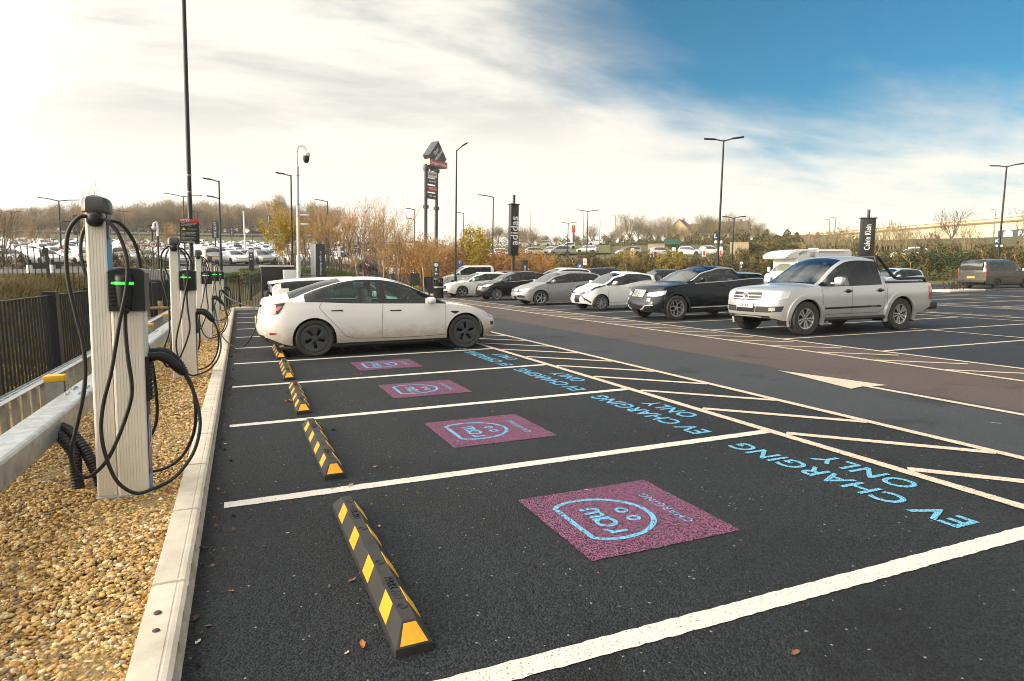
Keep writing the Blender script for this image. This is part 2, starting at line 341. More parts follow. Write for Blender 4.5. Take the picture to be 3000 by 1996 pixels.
def sheet(name, poly, z, m, kind='structure'):
    b = MB(); b.add([(x, y, z) for x, y in poly], [tuple(range(len(poly)))]); o = b.build(name, m, fix=False)
    if o.data.polygons[0].normal.z < 0: o.data.flip_normals()
    return tag(o, kind=kind)
# one terrain sheet out to the horizon
def terrain():
    rs = [0.5]+[3+1.0*i for i in range(30)]+[33+2.5*i for i in range(28)]+[103+6*i for i in range(35)]+[320, 360, 420, 520, 640]
    na = 300; P = []
    for k in range(na):
        a = k*360/na; row = []
        for r in rs:
            x, y = polar(a, r); z = terr(x, y)
            if x > -2.35 and -30 < y < 28 or (z < 0.02 and r < 75): z = min(z, 0) - 0.06
            if r > 15 and z > 0.3: z += 0.12*math.sin(x*0.8)*math.sin(y*0.7)
            row.append((x, y, z))
        P.append(row)
    tag(MB().grid(P, 0, True, closed_u=True).build('ground', GRASS), kind='structure')
terrain()
def patch(name, a0, a1, r0, r1, m, dz, na=60, nr=40):
    P = []
    for i in range(na+1):
        row = []
        for j in range(nr+1):
            x, y = polar(a0+(a1-a0)*i/na, r0+(r1-r0)*j/nr); row.append((x, y, terr(x, y)+dz))
        P.append(row)
    return tag(MB().grid(P).build(name, m), kind='structure')
sheet('asphalt', [(-0.14, -14), (5.87, -14), (5.87, 26.2), (-0.14, 26.2)], 0.0, TARMAC)
sheet('road', [(5.87, -14), (7.74, -14), (7.74, 46), (5.87, 46)], 0.0, AISLE)
sheet('road', [(7.74, -14), (10.9, -14), (10.9, 46), (7.74, 46)], 0.0, REDTAR)
sheet('asphalt', [(10.9, -14), (66, -14), (66, 62), (10.9, 62)], 0.0, LOT2)
sheet('pavement', [(-0.1, 26.35), (5.87, 26.35), (5.87, 34), (-0.1, 34)], 0.02, mat('paving', (0.30, 0.25, 0.20), 0.85, var=0.3, vscale=1.5))
sheet('pavement', [(5.87, 46), (10.9, 46), (10.9, 60), (5.87, 60)], 0.0, mat('paving', (0.30, 0.25, 0.20), 0.85))
sheet('road', [(-40, 60), (66, 62), (66, 66), (-40, 66)], 0.0, AISLE)
patch('road', -30, 6, 37, 66, ROADM, 0.10)
patch('asphalt', -30, 16, 69, 214, ROADM, 0.14, 50, 60)
patch('road', -34, 14, 236, 246, ROADM, 0.15, 40, 4)
patch('grass_verge', -34, 18, 214.5, 235, mat('green_verge', (0.085, 0.10, 0.022), 0.95, var=0.45, vscale=0.2), 0.13, 40, 6)
patch('grass_verge', 24.5, 31.5, 122, 152, mat('bright_verge', (0.115, 0.125, 0.022), 0.95, var=0.4, vscale=0.3), 0.25, 30, 14)
# ------------------------------------------------------------------ white lines
LINE = paint_mat('white_line_paint', (0.70, 0.65, 0.58), (0.20, 0.19, 0.17), cover=1.16, var=0.16, bump=0.002)
LINE2 = paint_mat('cream_line_paint', (0.67, 0.565, 0.44), (0.18, 0.165, 0.145), cover=1.12, var=0.16, bump=0.002)
def line(b, p, q, w, z, jit=0.004, step=0.035):
    p = Vector((*p, 0)); q = Vector((*q, 0)); d = q-p; n = max(2, int(d.length/step)); s = Vector((-d.y, d.x, 0)).normalized()
    d0 = (p-Vector((CX, CY, 0))).length
    if d0 > 14: n = max(2, int(d.length/0.5)); jit = 0
    rows = []
    for i in range(n+1):
        c = p+d*(i/n); rows.append([(c+s*(w/2+random.uniform(-jit, jit)))+Vector((0, 0, z)), (c-s*(w/2+random.uniform(-jit, jit)))+Vector((0, 0, z))])
    b.grid([[tuple(x) for x in r] for r in rows], 0, False)
b = MB()
for k in range(-2, 11): line(b, (-0.03, 2.4*k+0.02), (4.70, 2.4*k+0.02), 0.115, 0.004)
tag(b.build('bay_lines', LINE, fix=False), kind='structure')
b = MB(); line(b, (4.70, -8), (4.70, 25.5), 0.10, 0.008)
line(b, (5.865, -8), (5.865, 25.5), 0.10, 0.008)
for i in range(-4, 20): line(b, (4.78, 7.05+1.19*(i-2)), (5.84, 5.86+1.19*(i-2)), 0.10, 0.0055)
tag(b.build('hatching_lines', LINE2, fix=False), kind='structure')
b = MB(); line(b, (9.74, -6), (9.74, 36), 0.10, 0.008); line(b, (10.89, -6), (10.89, 36), 0.10, 0.0081)
for i in range(-5, 26): line(b, (9.80, 7.59+1.165*(i-2)), (10.68, 6.66+1.165*(i-2)), 0.09, 0.0055)
for i in range(-4, 13):
    y = 8.36+2.35*(i)
    line(b, (10.94, y), (15.5, y-0.08), 0.09, 0.004); line(b, (15.5, y-0.08), (20.2, y-0.16), 0.09, 0.004)
line(b, (15.52, -4), (15.52, 36), 0.09, 0.0081); line(b, (20.2, -4), (20.2, 36), 0.09, 0.0081)
for x0 in (26.5, 31.2, 42.6, 47.3):
    line(b, (x0, -4), (x0, 40), 0.10, 0.0081)
    for i in range(-3, 15): line(b, (x0, 8.3+2.35*i), (x0+4.7, 8.22+2.35*i), 0.09, 0.004)
for x0 in (21.3, 25.4, 35.9):
    line(b, (x0, -4), (x0, 40), 0.10, 0.0081)
    for i in range(-3, 30): line(b, (x0+0.05, 7.6+1.165*i), (x0+0.85, 6.7+1.165*i), 0.09, 0.0055)
tag(b.build('far_bay_lines', LINE2, fix=False), kind='structure')
# the direction arrow on the aisle, with its shaft
b = MB(); b.add([(x, y, 0.0085) for x, y in ((7.53, 5.12), (7.22, 3.60), (7.50, 3.66), (7.50, -2.2), (7.60, -2.2), (7.60, 3.62), (7.85, 3.58))], [tuple(range(7))])
o = b.build('direction_arrow', LINE2, fix=False)
tag(o, kind='structure')
# pale patches of paint on the aisle
b = MB()
for x, y, w, h in ((8.05*.96, 1.62, 0.10, 0.035), (6.9, 1.75, 0.05, 0.02)): b.add([(x, y, .006), (x+w, y-.06, .006), (x+w, y+h-.06, .006), (x, y+h, .006)], [(0, 1, 2, 3)])
tag(b.build('paint_flecks', LINE2, fix=False), kind='structure')
# ------------------------------------------------------------------ painted bay logos and lettering
MAROON = paint_mat('maroon_bay_paint', (0.33, 0.115, 0.225), (0.012, 0.010, 0.015), cover=0.93, var=0.15, rough=0.8, bump=0.005)
SKYB = paint_mat('sky_blue_bay_paint', (0.17, 0.50, 0.76), (0.015, 0.05, 0.07), cover=1.04, var=0.1, rough=0.7, bump=0.005)
def ribbon(b, pts, w, z, closed=False):
    P = [Vector((p[0], p[1])) for p in pts]; n = len(P); rows = []
    for i in range(n+(1 if closed else 0)):
        p = P[i % n]; a = P[(i-1) % n] if (closed or i > 0) else P[i]; c = P[(i+1) % n] if (closed or i < n-1) else P[i]
        t = (c-a).normalized(); s = Vector((-t.y, t.x)); rows.append([(p.x+s.x*w/2, p.y+s.y*w/2, z), (p.x-s.x*w/2, p.y-s.y*w/2, z)])
    b.grid(rows, 0, False)
def arc(cx, cy, r, a0, a1, n=16, ry=None): return [(cx+r*math.cos(R(a0+(a1-a0)*i/n)), cy+(ry or r)*math.sin(R(a0+(a1-a0)*i/n))) for i in range(n+1)]
BAYW = ['nearest bay', 'second nearest bay', 'third nearest bay', 'bay just before the white saloon', 'bay where the white saloon stands']
def bay_paint(k):
    y0 = 2.4*k; where = BAYW[k]
    # panel: u runs along +y, v (down the page) along +x
    e = []
    for (x, y), (x2, y2) in (((1.79, .71), (2.80, .71)), ((2.80, .71), (2.80, 1.71)), ((2.80, 1.71), (1.79, 1.71)), ((1.79, 1.71), (1.79, .71))):
        for i in range(30): e.append((x+(x2-x)*i/30+random.uniform(-.004, .004), y+y0+(y2-y)*i/30+random.uniform(-.004, .004), 0.004))
    pn = MB().add(e, [tuple(range(len(e)))]).build('bay_logo_panel', MAROON, fix=False)
    tag(pn, 'maroon painted square with blue emblem in the '+where, 'floor marking', 'maroon logo panels in the charging bays')
    T = lambda u, v: (v, y0+u)
    b = MB(); z = 0.0065
    out = [(1.945, .97), (1.945, 1.44)]
    ring = [(1.945, .965), (1.945, 1.455), (2.0, 1.50), (2.12, 1.525), (2.25, 1.505), (2.36, 1.44), (2.44, 1.34), (2.47, 1.21), (2.44, 1.08), (2.36, .98), (2.25, .915), (2.12, .895), (2.0, .92)]
    sm = [ring[0]]+[(p.x, p.y) for p in bez([(x, y, 0) for x, y in ring[1:]]+[(1.945, .965, 0)], 5)][:-1]
    ribbon(b, [(x, y+y0) for x, y in sm], 0.034, z, True)
    b.build('emblem', SKYB, pn, fix=False)
    b = MB(); ribbon(b, [(2.075, .985+y0), (2.14, .985+y0), (2.19, .985+y0)], .028, z); ribbon(b, arc(2.115, 1.035+y0, .04, 250, 170, 8), .028, z+.0004); b.build('letter', SKYB, pn, fix=False)
    b = MB(); ribbon(b, arc(2.135, 1.135+y0, .058, 0, 360, 20)[:-1], .028, z, True); ribbon(b, [(2.075, 1.195+y0), (2.195, 1.195+y0)], .028, z+.0004); b.build('letter', SKYB, pn, fix=False)
    b = MB(); ribbon(b, [(2.075, 1.235+y0), (2.15, 1.235+y0)]+arc(2.15, 1.265+y0, .03, 270, 450, 8)[1:]+[(2.075, 1.295+y0)], .028, z)
    ribbon(b, [(2.09, 1.297+y0), (2.15, 1.297+y0)]+arc(2.15, 1.33+y0, .034, 270, 450, 8)[1:]+[(2.075, 1.364+y0)], .028, z+.0004); b.build('letter', SKYB, pn, fix=False)
    for yy in (1.125, 1.265):
        b = MB(); ribbon(b, arc(2.325, yy+y0, .033, 0, 360, 16)[:-1], .024, z, True); b.build('ring', SKYB, pn, fix=False)
    M = Matrix.Translation((2.615, 1.20+y0, 0.006)) @ Matrix.Rotation(R(90), 4, 'Z')
    text('caption', 'CHARGING', 0.088, SKYB, pn, M, 0.0004, 0.0, space=1.25)
    M = Matrix.Translation((4.095, 1.20+y0, 0.0045)) @ Matrix.Rotation(R(90), 4, 'Z')
    t = text('bay_lettering', 'EV CHARGING', 0.293, SKYB, None, M, 0.0006, 0.004, space=1.02)
    w = t.dimensions.y; t.data.transform(Matrix.Translation((0, 1.20+y0, 0)) @ Matrix.Diagonal((1, 1.97/max(w, .1), 1, 1)) @ Matrix.Translation((0, -1.20-y0, 0)))
    tag(t, 'blue words EV CHARGING painted in the '+where, 'floor lettering', 'blue words painted in the charging bays')
    M = Matrix.Translation((4.445, 1.20+y0, 0.0045)) @ Matrix.Rotation(R(90), 4, 'Z')
    t2 = text('bay_lettering', 'ONLY', 0.293, SKYB, None, M, 0.0006, 0.004, space=1.06)
    tag(t2, 'blue word ONLY painted in the '+where, 'floor lettering', 'blue words painted in the charging bays')
for k in range(0, 5): bay_paint(k)
# ------------------------------------------------------------------ kerb with drainage slots
CONC = mat('kerb_concrete', (0.66, 0.585, 0.47), 0.8, var=0.16, vscale=5, bump=0.0012, bscale=90, col2=(0.50, 0.44, 0.35))
def kerb():
    ys = []; y = -3.0
    while y < 26.35:
        ys.append(y); y += 0.0125 if y < 9 else 0.06
    prof = lambda j: [(-0.305, -0.05), (-0.300, 0.116), (-0.288, 0.120), (-0.197, 0.120), (-0.193, 0.1165), (-0.188, 0.1165), (-0.184, 0.120), (-0.166, 0.117), (-0.150, 0.103)]
    P = []
    for y in ys:
        row = [(x, y, z) for x, z in prof(0)]
        fj = (y-1.09) % 1.0
        if fj < 0.0125: row = [(x-(.012 if x > -.17 else 0), y, z-(0.03 if z > 0.05 else 0)) for x, _, z in row]
        sc = ((y-0.4) % 0.25)-0.125
        for k in range(9):
            z = 0.098-0.098*k/8; x = -0.149+0.009*k/8
            q = ((sc-(z-0.055)*0.4)/0.060)**2+((z-0.055)/0.046)**2
            if q < 1: x -= 0.09*(1-q)**0.35
            row.append((x, y, z))
        P.append(row)
    tag(MB().grid(P, 0, True).build('kerb', CONC, sharp=30), kind='structure')
    b = MB()
    for x0 in np.arange(-0.3, 5.6, 0.92): b.rbox((x0+.46, 26.27, 0.05), (0.912, 0.15, 0.14), 0.012)
    for k in range(10): b.rbox((11.2+0.02*k, 36.5+0.9*k, 0.05), (0.15, 0.88, 0.14), 0.012)
    tag(b.build('kerb', CONC), kind='structure')
kerb()
# ------------------------------------------------------------------ gravel bed
GRAV = mat('gravel_bed', (0.36, 0.235, 0.085), 0.9, var=0.5, vscale=38, col2=(0.12, 0.08, 0.035), bump=0.012, bscale=55)
sheet('gravel_bed', [(-2.42, -6), (-0.29, -6), (-0.29, 26.3), (-2.42, 26.3)], 0.055, GRAV)
sheet('gravel_bed', [(-0.29, 26.35), (4.6, 26.35), (4.6, 26.9), (-0.29, 26.9)], 0.06, GRAV)
def pebbles():
    pal = np.array([(.46, .31, .11), (.58, .43, .20), (.36, .21, .06), (.28, .155, .055), (.62, .53, .36), (.20, .14, .085), (.50, .34, .14), (.33, .27, .20), (.68, .60, .46), (.42, .22, .07), (.13, .10, .075)])
    pw = np.array([.20, .15, .14, .09, .08, .07, .12, .05, .04, .05, .03]); pw /= pw.sum()
    bm = bmesh.new(); bmesh.ops.create_icosphere(bm, subdivisions=2, radius=1); bm.verts.index_update()
    v2 = np.array([v.co[:] for v in bm.verts]); f2 = np.array([[v.index for v in f.verts] for f in bm.faces]); bm.free()
    bm = bmesh.new(); bmesh.ops.create_icosphere(bm, subdivisions=1, radius=1); bm.verts.index_update()
    v1 = np.array([v.co[:] for v in bm.verts]); f1 = np.array([[v.index for v in f.verts] for f in bm.faces]); bm.free()
    V = []; F = []; Cc = []; off = 0
    for (x0, x1, y0, y1, dens, base, fc, s0, s1) in ((-2.0, -0.31, 0.1, 2.3, 5600, v2, f2, .0065, .0155), (-1.7, -0.31, 2.3, 5.2, 4200, v1, f1, .0075, .0165), (-1.5, -0.31, 5.2, 11, 1500, v1, f1, .010, .019), (-1.4, -0.31, 11, 25, 320, v1, f1, .014, .024)):
        n = int((x1-x0)*(y1-y0)*dens)
        x = RNG.uniform(x0, x1, n); y = RNG.uniform(y0, y1, n); s = s0+(s1-s0)*RNG.random(n)**1.7
        z = 0.052+RNG.random(n)*0.016+0.012*np.sin(x*5+1)*np.sin(y*3.1)+ .006*np.sin(x*17)*np.sin(y*13)
        ax = np.stack([s*RNG.uniform(.9, 1.6, n), s*RNG.uniform(.7, 1.1, n), s*RNG.uniform(.40, .8, n)], 1)
        th = RNG.uniform(0, 2*PI, n); ti = RNG.normal(0, .35, n); t2 = RNG.normal(0, .35, n)
        w = base[None]*ax[:, None, :]
        # lumpy: per-pebble low-frequency deformation
        k = RNG.normal(0, 1, (n, 3)); w = w*(1+0.16*np.sin((base[None]*k[:, None, :]*2.2).sum(2)+k[:, :1]*3))[..., None]
        X, Y, Z = w[..., 0], w[..., 1], w[..., 2]
        c, s_ = np.cos(ti)[:, None], np.sin(ti)[:, None]; Y, Z = Y*c-Z*s_, Y*s_+Z*c
        c, s_ = np.cos(t2)[:, None], np.sin(t2)[:, None]; X, Z = X*c-Z*s_, X*s_+Z*c
        c, s_ = np.cos(th)[:, None], np.sin(th)[:, None]; X, Y = X*c-Y*s_, X*s_+Y*c
        P = np.stack([X+x[:, None], Y+y[:, None], Z+z[:, None]], 2)
        V.append(P.reshape(-1, 3)); nb = len(base)
        F.append((fc[None]+(np.arange(n)*nb)[:, None, None]+off).reshape(-1, 3)); off += n*nb
        col = pal[RNG.choice(len(pal), n, p=pw)]*np.array([1.42, 1.36, 1.16])*RNG.uniform(.75, 1.25, (n, 1)); Cc.append(np.repeat(col, nb, 0))
    V = np.concatenate(V).astype('f4'); F = np.concatenate(F).astype('i4'); Cc = np.clip(np.concatenate(Cc), 0, 1).astype('f4')
    me = bpy.data.meshes.new('gravel'); me.vertices.add(len(V)); me.vertices.foreach_set('co', V.ravel())
    me.loops.add(F.size); me.loops.foreach_set('vertex_index', F.ravel()); me.polygons.add(len(F))
    me.polygons.foreach_set('loop_start', np.arange(0, F.size, 3, dtype='i4')); me.polygons.foreach_set('use_smooth', np.ones(len(F), bool))
    at = me.color_attributes.new('tone', 'FLOAT_COLOR', 'POINT'); at.data.foreach_set('color', np.concatenate([Cc, np.ones((len(Cc), 1), 'f4')], 1).ravel())
    me.materials.append(mat('pebble_stone', (0.4, 0.3, 0.15), 0.5, attr='tone', var=0.3, vscale=160)); me.update(); me.validate()
    tag(link('gravel', me), kind='stuff')
pebbles()
# ================================================================== WHEEL STOPS
YEL = mat('reflective_yellow', (0.80, 0.47, 0.012), 0.45, var=0.12, vscale=14)
AMB = mat('reflective_amber', (0.80, 0.36, 0.012), 0.45, var=0.12, vscale=14)
STOPR = mat('moulded_rubber', (0.012, 0.013, 0.014), 0.78, var=0.5, vscale=16, col2=(0.040, 0.037, 0.033), bump=0.0012, bscale=130)
def wheel_stop(label):
    t = thing('wheel_stop', label, 'wheel stop', group='wheel stops at the kerb end of the bays')
    L, W0, H = 1.78, 0.155, 0.105; h = L/2
    sec = lambda e: [(-W0/2, 0), (-W0/2, 0.042), (-0.030, H), (0.030, H), (W0/2, 0.042), (W0/2, 0)]
    ys = np.linspace(-h+0.085, h-0.085, 60); P = []
    holes = (-0.69, -0.23, 0.23, 0.69)
    def row(y, top, wt):
        P.append([(-W0/2, y, 0), (-W0/2, y, 0.042*min(1, top/H+.3)), (-wt, y, top), (wt, y, top), (W0/2, y, 0.042*min(1, top/H+.3)), (W0/2, y, 0)])
    row(-h, 0.030, 0.066)
    P[-1] = [(-W0/2, -h, 0), (-W0/2, -h, 0.034), (-0.070, -h, 0.036), (0.070, -h, 0.036), (W0/2, -h, 0.034), (W0/2, -h, 0)]
    for y in ys:
        dip = sum(0.010*math.exp(-((y-c)/0.05)**2) for c in (-0.46, 0, 0.46)); row(y, H-dip*0.7, 0.030+dip*.6)
    P.append([(-W0/2, h, 0), (-W0/2, h, 0.034), (-0.070, h, 0.036), (0.070, h, 0.036), (W0/2, h, 0.034), (W0/2, h, 0)])
    b = MB().grid(P, 0, False)
    b.add(P[0], [tuple(range(6))]); b.add(P[-1], [tuple(range(6))[::-1]]); b.build('rubber_body', STOPR, t)
    for y in holes:
        q = MB(); q.lathe([(0.001, H+.0012), (0.017, H+.0012), (0.021, H+.004), (0.024, H-.004)], 16, c=(0, y, 0)); q.build('bolt_hole', BLACK, t)
    for y in (-0.60, -0.20, 0.20, 0.60):
        for s in (-1, 1):
            def pt(f, yy): # up the sloping flank
                x = -(W0/2)+(W0/2-0.030)*f; z = 0.042+(H-0.042)*f; return (s*(x-0.0018), yy, z+0.0022)
            q = MB(); d = 0.028
            a = [pt(.05, y-.078-d), pt(.05, y+.062-d), pt(.97, y+.078+d*.4), pt(.97, y-.062+d*.4)]
            c = [(p[0]-s*-0.002, p[1], p[2]-.002) for p in a]
            q.add(a+c, [(0, 1, 2, 3), (0, 1, 5, 4), (1, 2, 6, 5), (2, 3, 7, 6), (3, 0, 4, 7)]); q.build('reflector', YEL if s < 0 else AMB, t)
    for s in (-1, 1):
        q = MB(); e = 0.0025
        a = [(-.058, s*(h-.006+e), .043), (.058, s*(h-.006+e), .043), (.026, s*(h-.075+e), H-.008+e), (-.026, s*(h-.075+e), H-.008+e)]
        q.add(a, [(0, 1, 2, 3)]); q.build('end_reflector', AMB, t)
    for s in (-1, 1):
        M = frame((0, s*0.51, H-0.0035), (0, -1, 0), (1, 0, 0)); text('moulded_word', 'PARK-AID', 0.052, BLACK, t, M, 0.005)
    return t
ws0 = wheel_stop('black rubber wheel stop with yellow reflectors in the nearest bay')
ws0.location = (0.712, 1.17, 0)
for k, w in ((1, 'second nearest bay'), (2, 'third nearest bay'), (3, 'bay just before the white saloon'), (4, 'bay under the white saloon tail')):
    dup(ws0, 'black rubber wheel stop with yellow reflectors in the '+w, (0.712+0.006*k, 1.17+2.4*k, 0), R(random.uniform(-1.2, 1.2)))
ws0.rotation_euler.z = R(0.6)
# ================================================================== CHARGERS
CABLE = mat('cable_rubber', (0.008, 0.008, 0.008), 0.5)
HEADM = mat('charger_head', (0.010, 0.014, 0.018), 0.48, var=0.1)
CAPM = mat('charger_cap', (0.085, 0.085, 0.083), 0.42)
GREEN = mat('green_light', (0.05, 0.9, 0.1), 0.4, emit=((0.04, 1.0, 0.06), 1.15))
BLUEDK = mat('decal_navy', (0.012, 0.030, 0.14), 0.35); BLUELT = mat('decal_cyan', (0.035, 0.30, 0.62), 0.35)
def ribbed(x0, x1, y0, y1, z0, z1, seed):
    """aluminium extrusion: fluted front, plain sides"""
    rr = random.Random(seed); pts = [(x0, y1), (x0, y0+0.014), (x0+0.004, y0+0.004), (x0+0.014, y0)]
    x = x0+0.02
    while x < x1-0.024:
        g = 0.003; pts += [(x, y0), (x+0.0005, y0+0.0028), (x+g-0.0005, y0+0.0028), (x+g, y0)]
        x += g+0.0150
    pts += [(x1-0.014, y0), (x1-0.004, y0+0.004), (x1, y0+0.014), (x1, y1)]
    return MB().prism(pts, z0, z1)
def connector(path, parent):
    P = bez(path, 6); n = len(P)
    rad = [lerpk([(0, .024), (.15, .030), (.35, .033), (.55, .031), (.75, .033), (.9, .026), (1, .017)], i/(n-1)) for i in range(n)]
    q = MB().tube(P, rad, 12); q.tube([P[0]+Vector((-.045, 0, 0)), P[0]+Vector((.02, 0, 0))], .030, 12)
    for i in range(n-6, n-1): q.tube([P[i], P[i].lerp(P[i+1], .45)], rad[i]+.005, 12)
    q.build('connector', BLACK, parent)
def charger(label, seed):
    """origin at ground level in the middle of the front face"""
    t = thing('charging_station', label, 'EV charger', group='charging stations on the gravel bed')
    q = ribbed(-.140, -.022, 0.012, 0.15, 0.02, 1.90, seed); q.build('tall_column', ALU, t)
    q = ribbed(-.016, .166, -.012, .16, 0.02, 1.262, seed+1); q.build('pedestal', ALU, t)
    q = MB().rbox((.018, .075, .0), (.33, .19, .05), .01); q.build('base_plate', GALV, t)
    # head
    q = MB(); pr = [(-.02, 1.256), (-.02, 1.500), (-.012, 1.516), (.03, 1.529), (.10, 1.536), (.152, 1.531), (.176, 1.522), (.184, 1.505), (.184, 1.256)]
    q.prism(pr, -.034, .20, 0, lambda a, b, h: (a, h, b)); q.build('head', HEADM, t)
    q = MB(); pr = [(-.024, 1.502), (-.014, 1.522), (.03, 1.535), (.10, 1.542), (.156, 1.537), (.181, 1.527), (.191, 1.506), (.187, 1.505), (.175, 1.519), (.152, 1.527), (.10, 1.532), (.03, 1.525), (-.012, 1.512), (-.020, 1.502)]
    q.prism(pr, -.040, .206, 0, lambda a, b, h: (a, h, b)); q.build('head_cover', CAPM, t)
    for k in range(7):
        q = MB().rbox((.001, -.0355, 1.30+.026*k), (.035, .008, .012), .002); q.build('vent_slot', BLACK, t)
    # holster
    q = MB(); rows = []
    for z, w, d in ((1.262, .030, .030), (1.275, .038, .045), (1.30, .040, .055), (1.42, .049, .064), (1.455, .052, .066), (1.478, .053, .060), (1.492, .050, .040), (1.500, .046, .006)):
        rows.append([(.070+w*math.cos(a), -.030-d*max(0, math.sin(a))*.98, z) for a in np.linspace(-.15, PI+.15, 15)])
    q.grid(rows); q.lathe([(.001, 1.236), (.018, 1.240), (.027, 1.252), (.028, 1.266), (.02, 1.28)], 14, c=(.070, -.058, 0)); q.build('holster', BLACK, t)
    q = MB(); q.grid([[(.070+.0535*math.cos(a), -.032-.068*max(0, math.sin(a)), z) for a in np.linspace(0, PI, 15)] for z in (1.430, 1.4385, 1.447)]); q.box((.012, -.040, 1.4385), (.026, .012, .014)); q.build('status_light', GREEN, t)
    # right hand side: vent panel, white strip, decals
    q = MB(); q.box((.170, .075, 1.10), (.012, .11, .30)); q.build('side_panel', WHITEP, t)
    q = MB(); q.box((.176, .075, .80), (.024, .13, .30))
    for k in range(9): q.box((.190, .075, .665+.03*k), (.022, .12, .012))
    q.build('louvre', BLACK, t)
    q = MB(); q.box((.168, .078, .40), (.006, .15, .50)); q.build('navy_decal', BLUEDK, t)
    q = MB(); q.box((.168, .078, .095), (.006, .15, .11)); q.build('cyan_decal', BLUELT, t)
    q = MB(); q.box((-.020, .08, 1.80), (.005, .13, .17)); q.build('navy_decal', BLUEDK, t); q = MB(); q.box((-.020, .08, 1.40), (.005, .13, .20)); q.build('navy_decal', BLUEDK, t)
    q = MB(); q.box((-.020, .08, 1.6075), (.0049, .13, .215)); q.build('cyan_decal', BLUELT, t)
    q = MB(); ring = [(.0, .058, 1.80), (.0, .03, 1.82), (.0, .012, 1.785), (.0, .012, 1.72), (.0, .03, 1.685), (.0, .058, 1.70)]
    q.tube([(-.017, .075+s*(y-.058)*-1.0, z) for s in (1,) for _, y, z in ring]+[(-.017, .075, 1.70), (-.017, .075, 1.80)], .004, 6); q.build('emblem', WHITEP, t)
    M = frame((-.016, .075, 1.745), (0, 1, 0), (0, 0, 1)); text('emblem_word', 'raw', .045, WHITEP, t, M, .001)
    q = MB(); q.tube([(.173, .03, .50), (.173, .06, .54), (.173, .10, .54), (.173, .12, .48), (.173, .12, .36), (.173, .09, .33), (.173, .05, .33), (.173, .03, .40), (.173, .03, .50)], .004, 6); q.build('emblem', WHITEP, t)
    # cap
    q = MB(); rows = []
    for z, gx in ((1.885, .010), (1.892, .014), (1.955, .012), (1.975, .004), (1.985, -.02)):
        x0, x1, y0, y1 = -.140-gx, -.018+gx, -.008-gx, .155+gx; c = .025
        ring = [(x0+c, y0), (x1-c, y0), (x1, y0+c), (x1, y1-c), (x1-c, y1), (x0+c, y1), (x0, y1-c), (x0, y0+c)]
        rows.append([(x, y, z+(0.010*math.sin((x-x0)/(x1-x0)*PI*.9+.2) if z > 1.95 else 0)) for x, y in ring])
    q.grid([[r[j % 8] for r in rows] for j in range(9)], 0, True); q.add(rows[-1], [tuple(range(8))]); q.add(rows[0], [tuple(range(8))[::-1]]); q.build('cap', CAPM, t)
    q = MB(); q.lathe([(.001, 1.79), (.03, 1.797), (.047, 1.82), (.05, 1.845), (.044, 1.868), (.02, 1.886), (.001, 1.888)], 16, c=(-.078, -.022, 0)); q.build('cable_clamp', BLACK, t)
    return t
def cables(t, v=0):
    """v: small change of hang from one charger to the next"""
    j = lambda p, a=0.02: tuple(c+random.uniform(-a, a)*v for c in p)
    A = [(-.085, -.03, 1.845), (-.15, -.05, 1.85), j((-.21, -.07, 1.76)), j((-.228, -.08, 1.62)), j((-.222, -.09, 1.45)), (-.19, -.10, 1.25), (-.155, -.11, 1.05), (-.150, -.12, .86), j((-.17, -.13, .70)), (-.215, -.13, .50), (-.245, -.12, .36), (-.225, -.11, .24), (-.16, -.11, .20), (-.06, -.11, .29), (.02, -.11, .46), (.085, -.10, .66), (.098, -.09, .78), (.082, -.08, .95), (.070, -.06, 1.12), (.070, -.055, 1.25)]
    MB().tube(bez(A, 7), .0125, 10).build('cable', CABLE, t)
    B = [(-.07, -.03, 1.85), (-.02, -.05, 1.84), (.045, -.07, 1.77), (.085, -.08, 1.66), j((.10, -.09, 1.55)), (.09, -.11, 1.40), (.05, -.12, 1.2), (.015, -.12, 1.0), j((-.01, -.13, .86)), (-.055, -.13, .68), (-.075, -.13, .52), (-.06, -.14, .36), (.0, -.15, .17), (.10, -.15, .075), (.20, -.13, .085), (.33, -.09, .14), (.44, -.03, .28), (.485, .03, .46), (.46, .08, .64), (.415, .11, .76), (.385, .12, .815)]
    MB().tube(bez(B, 7), .0115, 10).build('cable', CABLE, t)
    connector([(.20, .085, .940), (.25, .088, .942), (.30, .095, .915), (.34, .105, .87), (.388, .12, .812)], t)
    Cc = [(-.10, .19, 1.845), (-.16, .20, 1.82), (-.20, .21, 1.72), j((-.205, .21, 1.6)), (-.17, .21, 1.42), (-.13, .22, 1.2), (-.13, .23, .9), (-.16, .23, .6), (-.17, .22, .40), (-.12, .22, .22), (.05, .24, .12), (.2, .26, .10), (.34, .25, .18), (.43, .22, .36), (.45, .19, .56), (.43, .17, .72), (.395, .16, .80)]
    MB().tube(bez(Cc, 7), .0115, 10).build('cable', CABLE, t)
    connector([(.20, .15, .965), (.25, .15, .967), (.30, .152, .94), (.345, .155, .885), (.396, .16, .80)], t)
    D = [(-.04, .19, 1.85), (.03, .20, 1.83), (.10, .22, 1.72), (.13, .23, 1.58), (.14, .24, 1.4), (.12, .24, 1.1), (.10, .24, .9), (.06, .24, .55), (.07, .25, .40), (.14, .25, .34), (.2, .24, .50), (.19, .23, .8), (.16, .22, 1.0), (.10, .22, 1.24)]
    MB().tube(bez(D, 6), .0115, 8).build('cable', CABLE, t)
CHW = ['nearest aluminium charging station with looping black cables beside the barrier', 'second nearest charging station, behind the first, cables crossed on its front', 'third charging station along the gravel bed', 'fourth charging station, its cable running to the white saloon', 'farthest charging station, at the end of the gravel bed']
for k, y in enumerate((2.72, 7.95, 13.49, 18.96, 24.6)):
    t = charger(CHW[k], 5); t.location = (-0.662, y, 0.045); cables(t, 0 if k == 0 else 1)
